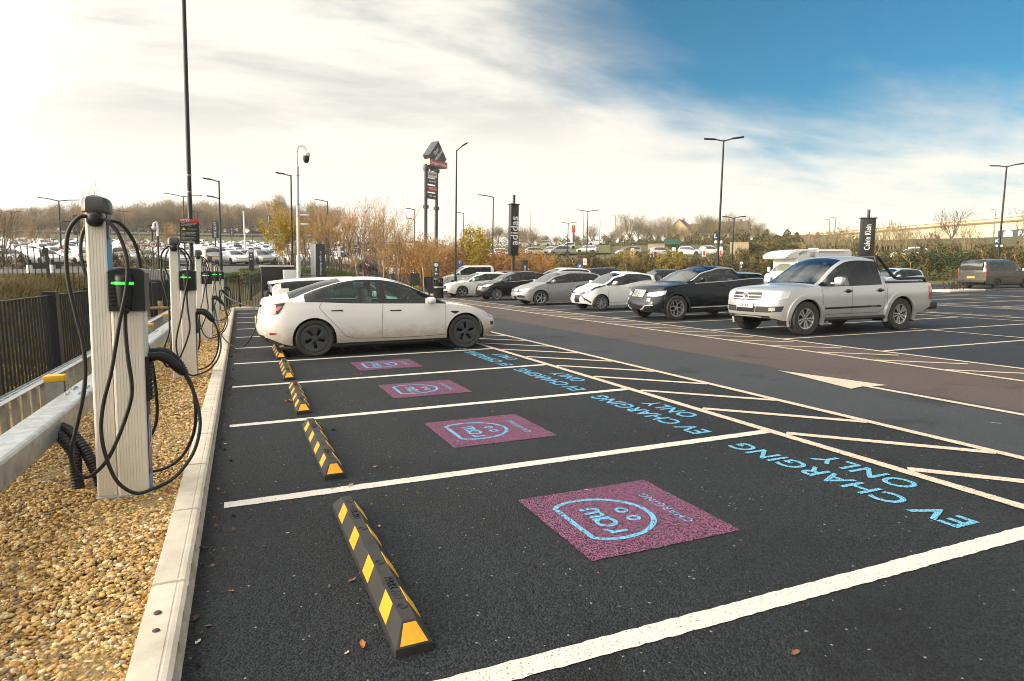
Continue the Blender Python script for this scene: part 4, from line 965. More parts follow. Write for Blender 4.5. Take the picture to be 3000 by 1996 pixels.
# ------------------------------------------------------------------ the white electric saloon
DIRT = (0.40, 0.30, 0.19)
def electric_saloon():
    L = 4.69
    c = Car(L, [(0, .60), (.12, .70), (.35, .80), (.7, .885), (1.1, .92), (2.2, .925), (3.2, .925), (3.8, .92), (4.2, .88), (4.5, .80), (4.69, .68)],
        [(0, .60), (.06, .66), (.2, .735), (.5, .82), (.9, .905), (1.22, .96), (1.5, 1.10), (1.85, 1.28), (2.15, 1.385), (2.45, 1.435), (2.75, 1.443), (3.1, 1.42), (3.5, 1.345), (3.9, 1.225), (4.2, 1.13), (4.45, 1.09), (4.6, 1.07), (4.66, 1.03), (4.69, .95)],
        [(0, .56), (.15, .64), (.5, .76), (.9, .855), (1.3, .905), (2, .925), (3, .955), (3.6, .99), (4.1, 1.015), (4.5, 1.02), (4.65, .99), (4.69, .90)],
        [(1.05, .885), (1.3, .965), (1.6, 1.105), (1.9, 1.245), (2.2, 1.335), (2.5, 1.378), (2.8, 1.385), (3.1, 1.355), (3.5, 1.255), (3.85, 1.13), (4.05, 1.05), (4.3, 1.03)],
        [(1.05, .80), (1.4, .715), (1.9, .62), (2.4, .585), (3.0, .575), (3.5, .585), (3.9, .63), (4.3, .74)],
        [(0, .30), (.15, .23), (.5, .20), (1.4, .20), (2.3, .205), (3.3, .20), (4.1, .22), (4.4, .27), (4.69, .36)],
        (1.16, 2.22), (3.18, 4.12), (1.22, 3.86), (.84, 3.715), .335, .385, pillars=((2.40, 2.55), (3.40, 3.43)),
        fp=[(.2, .12), (.3, .05), (.42, .0), (.55, .02), (.66, .09), (.8, .2)], rp=[(.25, .14), (.4, .04), (.55, .0), (.7, .03), (.85, .07), (1.0, .10), (1.1, .10)], cf=.30, cr=.26, step=.05)
    t = thing('electric_saloon', 'white electric saloon with dark wheel covers and mud splashed sills, plugged in', 'car')
    pm = paint('white_muddy', (0.80, 0.79, 0.77), rough=.25, dirt=(DIRT, .22, .62, .75), coat=.8)
    parts = c.shell(); finish(c, t, pm, parts, [GLASS, GLASS, GLASS], GLASSD, frame_m=TRIM)
    under(c, t, .79, .235); add_wheels(c, t, .795, .235, 'aero', RIMD); interior(c, t, SEATL, 2.30, .52, wheel_y=-.36)
    for sg in (-1, 1):
        seams(c, t, sg, [[(1.245, .30), (1.245, .62), (1.235, .88)], [(2.50, .30), (2.49, .60), (2.46, .93)], [(1.25, .30), (1.8, .285), (2.5, .29), (3.0, .31), (3.16, .36), (3.30, .52), (3.48, .72), (3.62, .90), (3.57, .985)]], .3)
        for s, z in ((2.22, .80), (3.30, .83)):
            b = c.patch([(s-.10, z-.012), (s+.11, z-.006)], [(s-.10, z+.012), (s+.11, z+.012)], 4, 2, .006, sg); b.build('door_handle', TRIM, t)
        c.patch([(.97, .735), (1.05, .695), (1.14, .742)], [(.97, .745), (1.06, .757), (1.14, .752)], 6, 2, .006, sg).build('side_camera', TRIM, t)
        c.patch([(-.10, .575), (.10, .60), (.30, .685), (.40, .735)], [(-.10, .605), (.10, .665), (.30, .735), (.40, .752)], 10, 3, .006, sg).build('headlight', LAMP, t)
        c.patch([(.02, .44), (.12, .43)], [(.02, .50), (.12, .51)], 3, 3, .004, sg).build('bumper_slot', TRIM, t)
        o = c.patch([(4.235, .985), (4.40, .80), (4.55, .775), (L+.02, .79), (L+.34, .80)], [(4.235, .992), (4.40, .985), (4.55, .965), (L+.02, .945), (L+.34, .93)], 14, 4, .008, sg).build('tail_light', TRIM, t)
        c.patch([(4.30, .925), (4.40, .86), (4.47, .845)], [(4.30, .94), (4.40, .925), (4.47, .905)], 5, 2, .011, sg).build('lamp_bar', REDL, o)
        c.patch([(4.47, .79), (4.58, .785), (L+.06, .80), (L+.30, .815)], [(4.47, .955), (4.58, .95), (L+.06, .93), (L+.30, .915)], 8, 3, .011, sg).build('lamp_lens', REDP, o)
        c.patch([(4.45, .44), (4.55, .425), (4.62, .42)], [(4.45, .455), (4.55, .46), (4.60, .465)], 4, 2, .007, sg).build('rear_reflector', REDL, t)
        mirror(c, t, 1.55, .955, pm, sg, (.17, .22, .135))
        b = MB(); c.strip([(.43, .235), (1.22, .215), (3.3, .215), (4.1, .24)], w=.035, off=.004, sg=sg, b=b); b.build('sill_trim', CLAD, t)
    plate(c, t, False, L, .66, PLY, None)
    c.patch([(-.9, .26), (-.45, .25), (.05, .26)], [(-.9, .34), (-.45, .335), (.05, .33)], 8, 2, .004).build('lower_grille', TRIM, t)
    c.patch([(L+.1, .27), (L+.6, .25)], [(L+.1, .40), (L+.6, .40)], 8, 2, .006, 1).build('diffuser', CLAD, t)
    c.patch([(L+.1, .27), (L+.6, .25)], [(L+.1, .40), (L+.6, .40)], 8, 2, .006, -1).build('diffuser', CLAD, t)
    # wheel centre mark
    t.location = (0.36+L/2, 10.83, 0); return t
electric_saloon()
# ------------------------------------------------------------------ hatchbacks, estates and off-roaders
def hatch(L, W, H, fo, wb, wr, zn=.62, zc=.92, sc=1.02, wsl=.85, sr=1.75, se=None, zb=.99, tail=.42, zr=.92, roofw=.56, zs=.19, rake=.0, step=.08, tw=1.0, cf=.30):
    """L,W,H overall; fo front overhang; zn nose height, zc cowl height at sc, wsl windscreen run, sr roof peak, se end of the flat roof, zb belt at the rear, zr tail crease"""
    hw = W/2; se = se or L-.55; sp = sc+wsl
    top = [(0, zn), (.06, zn+.05), (.25, zn+.14), (sc*.6, zc-.06), (sc, zc+.01), (sc+wsl*.33, zc+(H-zc)*.42), (sc+wsl*.68, zc+(H-zc)*.78), (sp, H-.055), (sr, H), ((sr+se)/2+.1, H-.015), (se, H-.075-rake), (L-tail*.55, (H-.075-rake+zr)/2+.10), (L-.10, zr+.05), (L-.03, zr-.01), (L, zr-.10)]
    belt = [(0, zn-.04), (.15, zn+.03), (.45, zn+.12), (sc, zc-.05), (1.6, zc-.03), (L*.6, (zc+zb)/2-.02), (L-.7, zb), (L-.1, zb+.0), (L, zr-.16)]
    rail = [(sc-.03, zc-.02), (sc+.25, zc+.09), (sc+wsl*.6, zc+(H-zc)*.55), (sp+.10, H-.125), (sr+.35, H-.065), ((sr+se)/2+.25, H-.075), (se+.02, H-.135-rake), (L-tail*.55, (H-.1-rake+zb)/2+.05), (L-.16, zb+.04)]
    hroof = [(sc-.03, hw-.15), (sc+.3, hw-.21), (sp, hw-.30), (sr+.3, roofw*tw), (se, roofw*tw-.01), (L-.16, hw-.18)]
    hwk = [(0, hw-.26), (.10, hw-.17), (.3, hw-.075), (.65, hw-.01), (1.1, hw), (L*.6, hw), (L-.6, hw-.015), (L-.25, hw-.06), (L-.05, hw-.11), (L, hw-.16)]
    bot = [(0, zs+.08), (.2, zs+.03), (.5, zs), (L-.5, zs+.02), (L-.15, zs+.10), (L, zs+.16)]
    bpx = sc+1.30*(L/4.2)**.5
    return Car(L, hwk, top, belt, rail, hroof, bot, (sc+.04, sp-.02), (se+.03, L-.14), (sc+.10, L-.42), (fo, fo+wb), wr, wr*1.16, pillars=((bpx, bpx+.11), (bpx+.95, bpx+.985)),
        fp=[(.15, .14), (.28, .05), (.42, .0), (.55, .02), (.68, .07), (.8, .14), (1.0, .25)], rp=[(.2, .12), (.36, .03), (.5, .0), (.7, .02), (.9, .05), (1.1, .07)], cf=cf, cr=.20, step=step, fade=.65), bpx
def dress(name, label, spec, pm, style, rimm, light=None, grille=None, lower=None, reg=None, glass2=GLASSD, group=None, mm=None, tw=.205, tail=None, seatm=SEATD, extra=None, loc=(0, 0), rz=PI, cat='car', detail=True, frame_m=None, dlow=.30, chrome_line=False, trk=.10):
    c, bp = spec; t = thing(name, label, cat, (loc[0], loc[1], 0), rz, group); L = c.L; hw = g1(c.hw, L/2)
    finish(c, t, pm, c.shell(), [GLASS, glass2, glass2], glass2, frame_m=frame_m or pm)
    under(c, t, hw-trk, tw); add_wheels(c, t, hw-trk-.01, tw, style, rimm)
    interior(c, t, seatm, c.ws[0]+1.22, .50+(c.wr-.3)*1.2)
    zb = lambda s: g1(c.belt, s)
    for sg in (-1, 1):
        a = c.ws[0]-.0; d1 = a+.18
        if detail:
            seams(c, t, sg, [[(d1-.06, dlow), (d1-.08, zb(d1)*.7), (d1-.02, zb(d1)-.01)], [(bp+.06, dlow), (bp+.05, zb(bp)*.7), (bp+.08, zb(bp)-.01)], [(d1-.06, dlow), (bp+.06, dlow), (c.wheels[1]-c.ra-.06, dlow+.03), (c.wheels[1]-c.ra*.95, .55), (c.wheels[1]-c.ra*.45, zb(c.wheels[1])*.80), (bp+1.02, zb(bp+1)-.01)]], .3)
            handle(c, t, bp-.10, zb(bp)-.13, sg, mm or pm); handle(c, t, bp+.84, zb(bp+.84)-.12, sg, mm or pm)
        if light:
            o = c.patch(light[0], light[1], 10, 4, .007, sg).build('headlight', LAMP, t)
            if detail:
                lo, hi = light; cw = (lo[1][0]+hi[1][0])/2; cz = (lo[1][1]+hi[1][1])/2; hgt = (hi[1][1]-lo[1][1])*.34
                c.patch([(cw-hgt*1.2, cz-hgt), (cw+hgt*1.2, cz-hgt)], [(cw-hgt*1.2, cz+hgt), (cw+hgt*1.2, cz+hgt)], 4, 4, .010, sg).build('lamp_unit', LAMPI, o)
        tl = tail or ([(L-.30, .80), (L-.1, .72), (L+.16, .74)], [(L-.22, .97), (L-.05, .95), (L+.12, .93)])
        c.patch(tl[0], tl[1], 8, 4, .008, sg).build('tail_light', REDL, t)
        mirror(c, t, d1+.14, zb(d1+.14)+.085, mm or pm, sg)
        if chrome_line:
            b = MB(); c.strip([(s, zb(s)-.008) for s in np.linspace(d1, c.dlo[1], 18)], w=.018, off=.004, sg=sg, b=b); b.build('chrome_strip', CHROME, t)
    if grille:
        for lo, hi, m in grille: c.patch(lo, hi, 14, 4, .006).build('grille', m, t)
    if reg is not None: plate(c, t, True, 0, reg[1], PLW, reg[0])
    plate(c, t, False, L, .80 if L < 4.5 else .86, PLY, None)
    if extra: extra(c, t)
    return t
def fr(y0, y1, c):   # a span on the front between two lateral positions, as w values (needs the half width at the nose)
    return None
ROW = 'cars parked nose in along the far side of the aisle'
WHITE = paint('white', (0.80, 0.80, 0.78)); SILV = paint('silver', (0.62, 0.63, 0.64), .55, .34); GREYM = paint('grey', (0.33, 0.335, 0.335), .45, .34, dirt=((.30, .26, .21), .12, .38, .3)); BLK = paint('black', (0.006, 0.007, 0.009), .0, .25, coat=.4, spec=.3, dirt=((.08, .07, .06), .12, .40, .4))
NAVY = paint('navy', (0.004, 0.007, 0.014), .0, .25, coat=.35, spec=.3, dirt=((.08, .07, .06), .12, .42, .35)); REDC = paint('red', (0.42, 0.018, 0.02)); BLUEC = paint('blue', (0.03, 0.10, 0.30), .3); PALEB = paint('pale_blue', (0.5, 0.58, 0.66), .3); DBLUE = paint('dark_blue', (0.02, 0.035, 0.06), .3)
# white estate hatch, farthest of the row
def sp(L, W, H, fo, wb, wr, **k): return hatch(L, W, H, fo, wb, wr, **k)
def Y0(c): return c.yside(0, .5)
s_ = sp(4.37, 1.80, 1.445, .88, 2.65, .318, zn=.66, zc=.93, sc=1.18, wsl=.95, sr=2.05, zb=1.03, tail=.5)
w0 = -Y0(s_[0])
dress('hatchback', 'white hatchback with five spoke alloys at the far end of the row', s_, WHITE, 'five', RIMS, ([(-.22, .62), (.05, .60), (.50, .72)], [(-.24, .70), (.05, .72), (.58, .80)]), [([(w0, .46), (-.28, .46)], [(w0, .65), (-.30, .65)], TRIM), ([(w0, .27), (-.15, .27)], [(w0, .35), (-.15, .36)], TRIM)] + [([(w0*2, .46), (w0*2, .46)], [(w0*2, .46), (w0*2, .46)], TRIM)][:0], ('', .40), group=ROW, loc=(11.05+2.185, 34.15))
# black small hatch
s_ = sp(3.97, 1.72, 1.495, .80, 2.49, .302, zn=.70, zc=.98, sc=.98, wsl=1.0, sr=1.95, zb=1.06, tail=.45, rake=.03)
w0 = -Y0(s_[0])
def fiesta(c, t):
    for z in np.linspace(.55, .70, 6): c.patch([(w0, z), (-.16, z)], [(w0, z+.010), (-.16, z+.010)], 8, 1, .012).build('grille_bar', CHROME, t)
dress('hatchback', 'black hatchback with many spoke silver wheels between the grey and the far white one', s_, BLK, 'multi', RIMS, ([(-.16, .69), (.10, .69), (.55, .80)], [(-.14, .77), (.12, .82), (.62, .87)]), [([(w0, .53), (-.13, .53)], [(w0, .73), (-.13, .73)], TRIM), ([(w0, .27), (-.05, .27)], [(w0, .37), (-.05, .37)], TRIM)], ('', .46), group=ROW, loc=(11.4+1.985, 29.30), chrome_line=True, extra=fiesta)
# grey hybrid hatch
s_ = sp(4.33, 1.76, 1.475, .93, 2.60, .322, zn=.64, zc=.97, sc=1.12, wsl=1.0, sr=2.15, zb=1.03, tail=.46)
w0 = -Y0(s_[0])
def auris(c, t):
    c.patch([(w0, .63), (w0*.55, .63)], [(w0, .70), (w0*.55, .69)], 6, 2, .010).build('badge', CHROME, t)
    for sg in (-1, 1): c.patch([(-.30, .36), (-.05, .35), (.12, .36)], [(-.26, .44), (-.06, .47), (.10, .40)], 6, 3, .006, sg).build('fog_light_recess', TRIM, t)
dress('hatchback', 'grey hatchback with black and silver blade wheels between the black and the small white one', s_, GREYM, 'blade', RIMS, ([(-.20, .62), (.10, .63), (.62, .74)], [(-.22, .68), (.10, .73), (.70, .79)]), [([(w0, .62), (-.18, .62)], [(w0, .665), (-.18, .665)], TRIM), ([(w0, .28), (-.32, .28)], [(w0, .40), (-.36, .40)], TRIM)], ('', .50), group=ROW, loc=(11.2+2.165, 23.97), mm=None, extra=auris)
# small white city car
s_ = sp(3.455, 1.615, 1.46, .72, 2.34, .292, zn=.68, zc=.97, sc=.86, wsl=.88, sr=1.6, zb=1.10, tail=.36, roofw=.53)
w0 = -Y0(s_[0])
def aygo(c, t):
    for sg in (-1, 1):
        c.patch([(-.22, .60), (.02, .66), (.35, .80), (.9, .93)], [(-.22, .66), (.02, .74), (.35, .87), (.9, .965)], 12, 2, .009, sg).build('cross_panel', TRIM, t)
        b = MB(); c.strip([(-.20, .60), (-.02, .47), (.22, .30)], w=.05, off=.009, sg=sg, b=b); b.build('cross_panel', TRIM, t)
        c.patch([(-.04, .38), (.02, .38)], [(-.04, .44), (.02, .44)], 3, 3, .009, sg).build('fog_light', LAMPI, t)
    c.patch([(w0, .62), (w0*.6, .62)], [(w0, .72), (w0*.6, .72)], 5, 3, .014).build('badge', CHROME, t)
dress('city_car', 'small white city car with black crossed nose panel beside the navy off-roader', s_, WHITE, 'ten', RIMS, ([(-.02, .68), (.12, .69), (.35, .80)], [(-.02, .74), (.12, .79), (.40, .87)]), [([(w0, .30), (-.24, .30)], [(w0, .58), (-.20, .60)], TRIM)], ('', .46), group=ROW, loc=(11.8+1.727, 19.45), extra=aygo, glass2=GLASS)
# navy coupe off-roader
s_ = sp(4.67, 1.89, 1.624, .87, 2.81, .372, zn=.86, zc=1.13, sc=1.32, wsl=.95, sr=2.30, se=3.45, zb=1.22, tail=.9, zr=1.15, roofw=.60, zs=.27, rake=.10)
w0 = -Y0(s_[0])
def x4(c, t):
    for sg in (-1, 1):
        c.patch([(w0+.03, .70), (w0+.28, .70)], [(w0+.03, .90), (w0+.30, .90)], 6, 4, .012, sg).build('kidney_grille', CHROME, t)
        for k in range(7): c.patch([(w0+.055+.032*k, .715), (w0+.067+.032*k, .715)], [(w0+.055+.033*k, .885), (w0+.067+.033*k, .885)], 1, 3, .016, sg).build('grille_slot', BLACK, t)
        c.patch([(-.42, .30), (-.30, .33), (-.22, .43)], [(-.44, .33), (-.33, .365), (-.25, .45)], 8, 1, .012, sg).build('bumper_trim', SILV, t)
        c.patch([(-.20, .58), (-.10, .57)], [(-.20, .66), (-.10, .66)], 4, 4, .008, sg).build('fog_light', LAMPI, t)
        c.patch([(-.22, .44), (.02, .45)], [(-.22, .455), (.02, .47)], 5, 1, .012, sg).build('chrome_strip', CHROME, t)
        b = MB(); c.strip([(1.38, .37), (3.0, .385)], w=.035, off=.010, sg=sg, b=b); b.build('sill_strip', CHROME, t)
        for sw in c.wheels:
            lo = [(sw+(c.ra-.002)*math.cos(a), c.wr*.98+(c.ra-.002)*math.sin(a)) for a in np.linspace(PI+.05, -.05, 25)]; hi = [(sw+(c.ra+.06)*math.cos(a), c.wr*.98+(c.ra+.06)*math.sin(a)) for a in np.linspace(PI+.05, -.05, 25)]
            c.patch(lo, hi, 30, 2, .012, sg, solid=False).build('arch_cladding', CLAD, t)
        b = MB(); S = np.linspace(c.dlo[0]+.05, c.dlo[1]+.06, 40); pts = []
        for s in S:
            q = c.section(s)[14]; pts.append(c.P(s, sg*(q[0]+.012), q[1]-.02))
        b.tube(pts, .022, 6); b.build('chrome_arch', CHROME, t)
    c.patch([(w0, .33), (-.05, .36)], [(w0, .43), (-.20, .46)], 8, 3, .006, 1).build('lower_grille', TRIM, t); c.patch([(w0, .33), (-.05, .36)], [(w0, .43), (-.20, .46)], 8, 3, .006, -1).build('lower_grille', TRIM, t)
    c.patch([(w0, .60), (w0+.32, .60)], [(w0, .68), (w0+.34, .69)], 6, 2, .006, 1).build('lower_grille', TRIM, t); c.patch([(w0, .60), (w0+.32, .60)], [(w0, .68), (w0+.34, .69)], 6, 2, .006, -1).build('lower_grille', TRIM, t)
dress('offroader', 'navy coupe off-roader with twin chrome grilles beside the silver pick-up', s_, NAVY, 'y5', RIMS, ([(-.26, .72), (.05, .72), (.42, .78)], [(-.26, .82), (.05, .86), (.50, .90)]), [], ('J111 CDA', .52), group=ROW, loc=(11.25+2.335, 14.55), extra=x4, tw=.24, glass2=GLASS, chrome_line=True, dlow=.42, seatm=SEATL)
# ------------------------------------------------------------------ silver pick-up
def pickup():
    L = 5.18; hw = .965
    c = Car(L, [(0, .70), (.10, .80), (.3, .88), (.6, .945), (1.1, hw), (3.2, hw), (4.6, hw), (5.0, .955), (5.18, .93)],
        [(0, .96), (.05, 1.02), (.2, 1.08), (.7, 1.13), (1.28, 1.17), (1.5, 1.30), (1.8, 1.50), (2.1, 1.68), (2.4, 1.78), (2.8, 1.815), (3.2, 1.81), (3.42, 1.77), (3.475, 1.70), (3.52, 1.18), (3.6, 1.145), (5.1, 1.15), (5.18, 1.13)],
        [(0, .93), (.12, .99), (.5, 1.05), (1.2, 1.10), (2.0, 1.10), (3.4, 1.12), (3.6, 1.135), (5.0, 1.14), (5.18, 1.12)],
        [(1.25, 1.11), (1.5, 1.22), (1.8, 1.42), (2.1, 1.60), (2.4, 1.71), (2.8, 1.745), (3.2, 1.735), (3.40, 1.69), (3.50, 1.16)],
        [(1.25, .80), (1.6, .73), (2.1, .655), (2.5, .63), (3.2, .64), (3.42, .66), (3.50, .80)],
        [(0, .40), (.2, .35), (.6, .34), (3, .36), (4.6, .40), (5.0, .50), (5.18, .56)],
        (1.32, 2.33), (3.44, 3.49), (1.34, 3.36), (.905, 4.0), .388, .455, pillars=((2.27, 2.40), (3.10, 3.125)),
        inset=[(.3, .05), (.42, .02), (.6, .0), (.85, .0), (1.0, .015), (1.12, .04), (1.3, .06)],
        fp=[(.3, .16), (.42, .06), (.55, .0), (.7, .0), (.85, .025), (1.0, .08), (1.2, .2)], rp=[(.3, .05), (.6, .0), (1.2, .02)], cf=.24, cr=.03, step=.07, fade=.7)
    t = thing('pickup_truck', 'silver double cab pick-up truck with black sports bar, nearest in the far row', 'pick-up truck', (11.02+L/2, 9.62, 0), PI, ROW)
    pm = paint('silver_truck', (0.60, 0.61, 0.62), .6, .33, dirt=((.38, .34, .28), .30, .60, .35))
    finish(c, t, pm, c.shell(), [GLASS, GLASSD, GLASSD], GLASSD, frame_m=pm); under(c, t, .80, .25, .34); add_wheels(c, t, .845, .255, 'split5', RIMS, steer=0); interior(c, t, SEATL, 2.42, .80)
    w0 = -c.yside(0, .7)
    c.patch([(w0, .80), (-.26, .80)], [(w0, .97), (-.27, .985)], 10, 4, .005, 1).build('grille', TRIM, t); c.patch([(w0, .80), (-.26, .80)], [(w0, .97), (-.27, .985)], 10, 4, .005, -1).build('grille', TRIM, t)
    for sg in (-1, 1):
        for z in (.825, .895): c.patch([(w0, z), (-.26, z)], [(w0, z+.022), (-.26, z+.022)], 10, 1, .014, sg).build('grille_bar', CHROME, t)
        o = c.patch([(-.25, .79), (.02, .80), (.34, .86)], [(-.26, .985), (.05, 1.0), (.44, 1.005)], 10, 5, .010, sg).build('headlight', LAMP, t)
        c.patch([(-.16, .83), (-.02, .84)], [(-.16, .95), (-.02, .96)], 5, 5, .014, sg).build('lamp_unit', LAMPI, o); c.patch([(.06, .85), (.16, .87)], [(.06, .96), (.16, .965)], 5, 5, .014, sg).build('lamp_unit', LAMPI, o)
        c.patch([(w0+.30, .53), (-.05, .535), (.18, .56)], [(w0+.32, .665), (-.05, .67), (.24, .68)], 8, 4, .006, sg).build('fog_light_recess', CLAD, t)
        c.patch([(-.06, .57), (.05, .575)], [(-.06, .645), (.05, .65)], 5, 5, .012, sg).build('fog_light', LAMPI, t)
        seams(c, t, sg, [[(1.39, .46), (1.41, .8), (1.36, 1.09)], [(2.33, .46), (2.33, .8), (2.33, 1.09)], [(1.39, .46), (3.25, .46), (3.38, .54), (3.42, .75), (3.42, 1.11)], [(3.505, .46), (3.505, 1.12)]], .3)
        for s in (2.20, 3.26):
            y = c.yside(s, .98); b = MB(); b.rbox((L/2-s, sg*(y+.018), .985), (.22, .04, .035), .016); b.rbox((L/2-s, sg*(y+.004), .985), (.12, .02, .085), .009); b.build('door_handle', TRIM, t)
        b = MB(); c.strip([(1.44, .60), (3.30, .61)], w=.045, off=.006, sg=sg, b=b); b.build('door_stripe', TRIM, t)
        M = frame((L/2-3.05, sg*(c.yside(3.05, .61)+.0065), .61), (-sg, 0, 0), (0, 0, 1)); text('stripe_word', 'CANYON', .036, SILV, t, M, .0005, space=1.3)
        for sw in c.wheels:
            A = np.linspace(PI+.32, -.32, 31)
            lo = [(sw+(c.ra-.004)*math.cos(a), c.wr*.98+(c.ra-.004)*math.sin(a)) for a in A]; hi = [(sw+(c.ra+.105)*math.cos(a), c.wr*.98+(c.ra+.095)*math.sin(a)*(1 if sw < 2 else 1.0)) for a in A]
            c.patch(lo, hi, 36, 4, .035, sg).build('wheel_arch_flare', pm, t)
            b = MB(); b.rbox((L/2-sw-c.ra-.02, sg*.83, .40), (.02, .24, .42), .005); b.build('mud_flap', CLAD, t)
        b = MB(); b.tube([(L/2-1.42, sg*.88, .36), (L/2-1.5, sg*.93, .345), (L/2-3.45, sg*.93, .345), (L/2-3.5, sg*.88, .36)], .045, 8); b.build('side_step', CLAD, t)
        mirror(c, t, 1.72, 1.20, pm, sg, (.15, .24, .20))
        c.patch([(5.02, .72), (L+.02, .72), (L+.10, .72)], [(5.04, 1.06), (L+.02, 1.06), (L+.10, 1.06)], 5, 4, .010, sg).build('tail_light', REDL, t)
        b = MB(); b.rbox((-L/2-.04, sg*.66, .56), (.22, .62, .17), .03); b.build('rear_bumper', CLAD, t)
        # sports bar: two black tubes sweeping down from the cab to the bed rail
        pts = bez([(L/2-3.50, sg*.76, 1.13), (L/2-3.46, sg*.72, 1.40), (L/2-3.42, sg*.67, 1.68), (L/2-3.44, sg*.63, 1.79), (L/2-3.56, sg*.63, 1.76), (L/2-3.74, sg*.68, 1.55), (L/2-3.92, sg*.75, 1.33), (L/2-4.05, sg*.79, 1.255), (L/2-4.4, sg*.81, 1.25), (L/2-4.85, sg*.82, 1.25), (L/2-4.98, sg*.82, 1.22), (L/2-5.03, sg*.82, 1.13)], 5)
        b = MB(); b.tube(pts, .036, 10); b.build('sports_bar', TRIM, t)
    b = MB(); b.tube([(L/2-3.52, -.60, 1.78), (L/2-3.52, .60, 1.78)], .036, 10); b.build('sports_bar', TRIM, t)
    b = MB(); b.rbox((L/2-4.35, 0, 1.155), (1.55, 1.62, .03), .012); b.build('bed_cover', CLAD, t)
    c.patch([(w0, .53), (-.42, .53)], [(w0, .655), (-.40, .66)], 10, 4, .005, 1).build('lower_grille', TRIM, t); c.patch([(w0, .53), (-.42, .53)], [(w0, .655), (-.40, .66)], 10, 4, .005, -1).build('lower_grille', TRIM, t)
    for sg in (-1, 1):
        c.patch([(w0, .405), (-.30, .405), (-.05, .42)], [(w0, .46), (-.34, .455), (-.06, .45)], 10, 2, .008, sg).build('skid_plate', TRIM, t)
        c.patch([(w0, .425), (-.42, .425), (-.26, .408)], [(w0, .445), (-.44, .443), (-.25, .424)], 10, 1, .014, sg).build('skid_trim', SILV, t)
    p = Vector(c.P(0, 0, .90)); b = MB(); b.lathe([(.072, -.008), (.088, -.008), (.092, .0), (.088, .010), (.074, .010)], 28, axis='X', c=(p.x+.02, 0, .895), close=True); o = b.build('badge_ring', CHROME, t)
    b = MB(); b.lathe([(.001, 0), (.074, 0)], 28, axis='X', c=(p.x+.016, 0, .895)); b.build('badge_plate', TRIM, t)
    x = p.x+.026; b = MB()
    b.tube([(x, .032, .962), (x, 0, .905), (x, -.032, .962)], .009, 6); b.tube([(x, .062, .935), (x, .033, .835), (x, .0, .895), (x, -.033, .835), (x, -.062, .935)], .009, 6); b.build('badge_letters', CHROME, t)
    plate(c, t, True, 0, .685, PLW, 'S31 EJF'); plate(c, t, False, L, .80, PLY, None)
    b = MB()
    b.rbox((L/2-3.46, 0, .60), (.02, 1.5, .02), .004); b.build('chassis_bar', BLACK, t)
pickup()
# ------------------------------------------------------------------ black and white hatch charging beyond the saloon
s_ = sp(3.83, 1.72, 1.415, .78, 2.495, .312, zn=.70, zc=.97, sc=1.05, wsl=.62, sr=1.75, se=3.45, zb=.985, tail=.34, roofw=.60, zr=.95, rake=-.01)
def mini(c, t):
    b = MB(); L = c.L
    rows = []
    for s in np.linspace(c.ws[1]-.02, 3.62, 24):
        sc = c.section(min(s, 3.44)); r = sc[14:]; dz = .012-(.07 if s > 3.5 else 0)*sst((s-3.44)/.18)*.3
        rows.append([(L/2-s, y, z+dz) for y, z in r]+[(L/2-s, -y, z+dz) for y, z in r[::-1][1:]])
    b.grid(rows, 0, True); b.grid([rows[-1], [(p[0]+.03, p[1], p[2]-.05) for p in rows[-1]]], 0, True); b.build('roof_skin', WHITE, t)
    M = []
    b = MB(); b.tube([(L/2-3.35, .1, 1.41), (L/2-3.75, .1, 1.62)], .004, 5); b.build('aerial', TRIM, t)
    for sg in (-1, 1):
        c.patch([(3.28, .72), (3.50, .70), (3.56, .72)], [(3.24, 1.20), (3.44, 1.19), (3.50, 1.16)], 4, 6, .008, sg).build('rear_quarter', WHITE, t)
dress('hatchback', 'white hatchback with black pillars charging behind the white saloon', s_, WHITE, 'five', RIMS, ([(-.1, .64), (.1, .64)], [(-.1, .80), (.1, .82)]), [], None, loc=(.50+1.915, 13.22), rz=0, extra=mini, frame_m=TRIM, tail=([(3.62, .80), (3.83, .80)], [(3.62, 1.0), (3.83, .99)]))
# ------------------------------------------------------------------ cars further back
BACK = 'cars in the bays behind the far row'
def simple(name, label, L, W, H, pm, loc, rz, wr=.32, **k):
    s_ = sp(L, W, H, .88, L*.6, wr, step=.12, **k); return dress(name, label, s_, pm, 'five', RIMS, ([(-.15, .64), (.1, .66), (.45, .75)], [(-.15, .73), (.1, .77), (.5, .82)]), [], ('', .45), loc=loc, rz=rz, detail=False, group=BACK)
simple('estate_car', 'white people carrier with dark windows behind the grey hatchback', 4.5, 1.83, 1.66, WHITE, (17.95, 33.0), PI, zc=1.02, zb=1.08, sc=1.05, wsl=1.1, sr=2.3)
simple('offroader', 'black off-roader facing away behind the small white city car', 4.45, 1.88, 1.65, BLK, (22.5, 34.5), 0, zc=1.05, zb=1.1, zs=.25, wr=.35)
simple('hatchback', 'dark blue hatchback between the small white car and the navy off-roader', 4.3, 1.78, 1.50, DBLUE, (28.7, 37.7), PI)
simple('hatchback', 'red hatchback whose roof shows behind the black hatchback', 4.2, 1.76, 1.50, REDC, (18.0, 42.6), PI)
simple('hatchback', 'pale blue hatchback seen over the bed of the pick-up', 4.2, 1.76, 1.47, PALEB, (37.4, 25.6), PI)
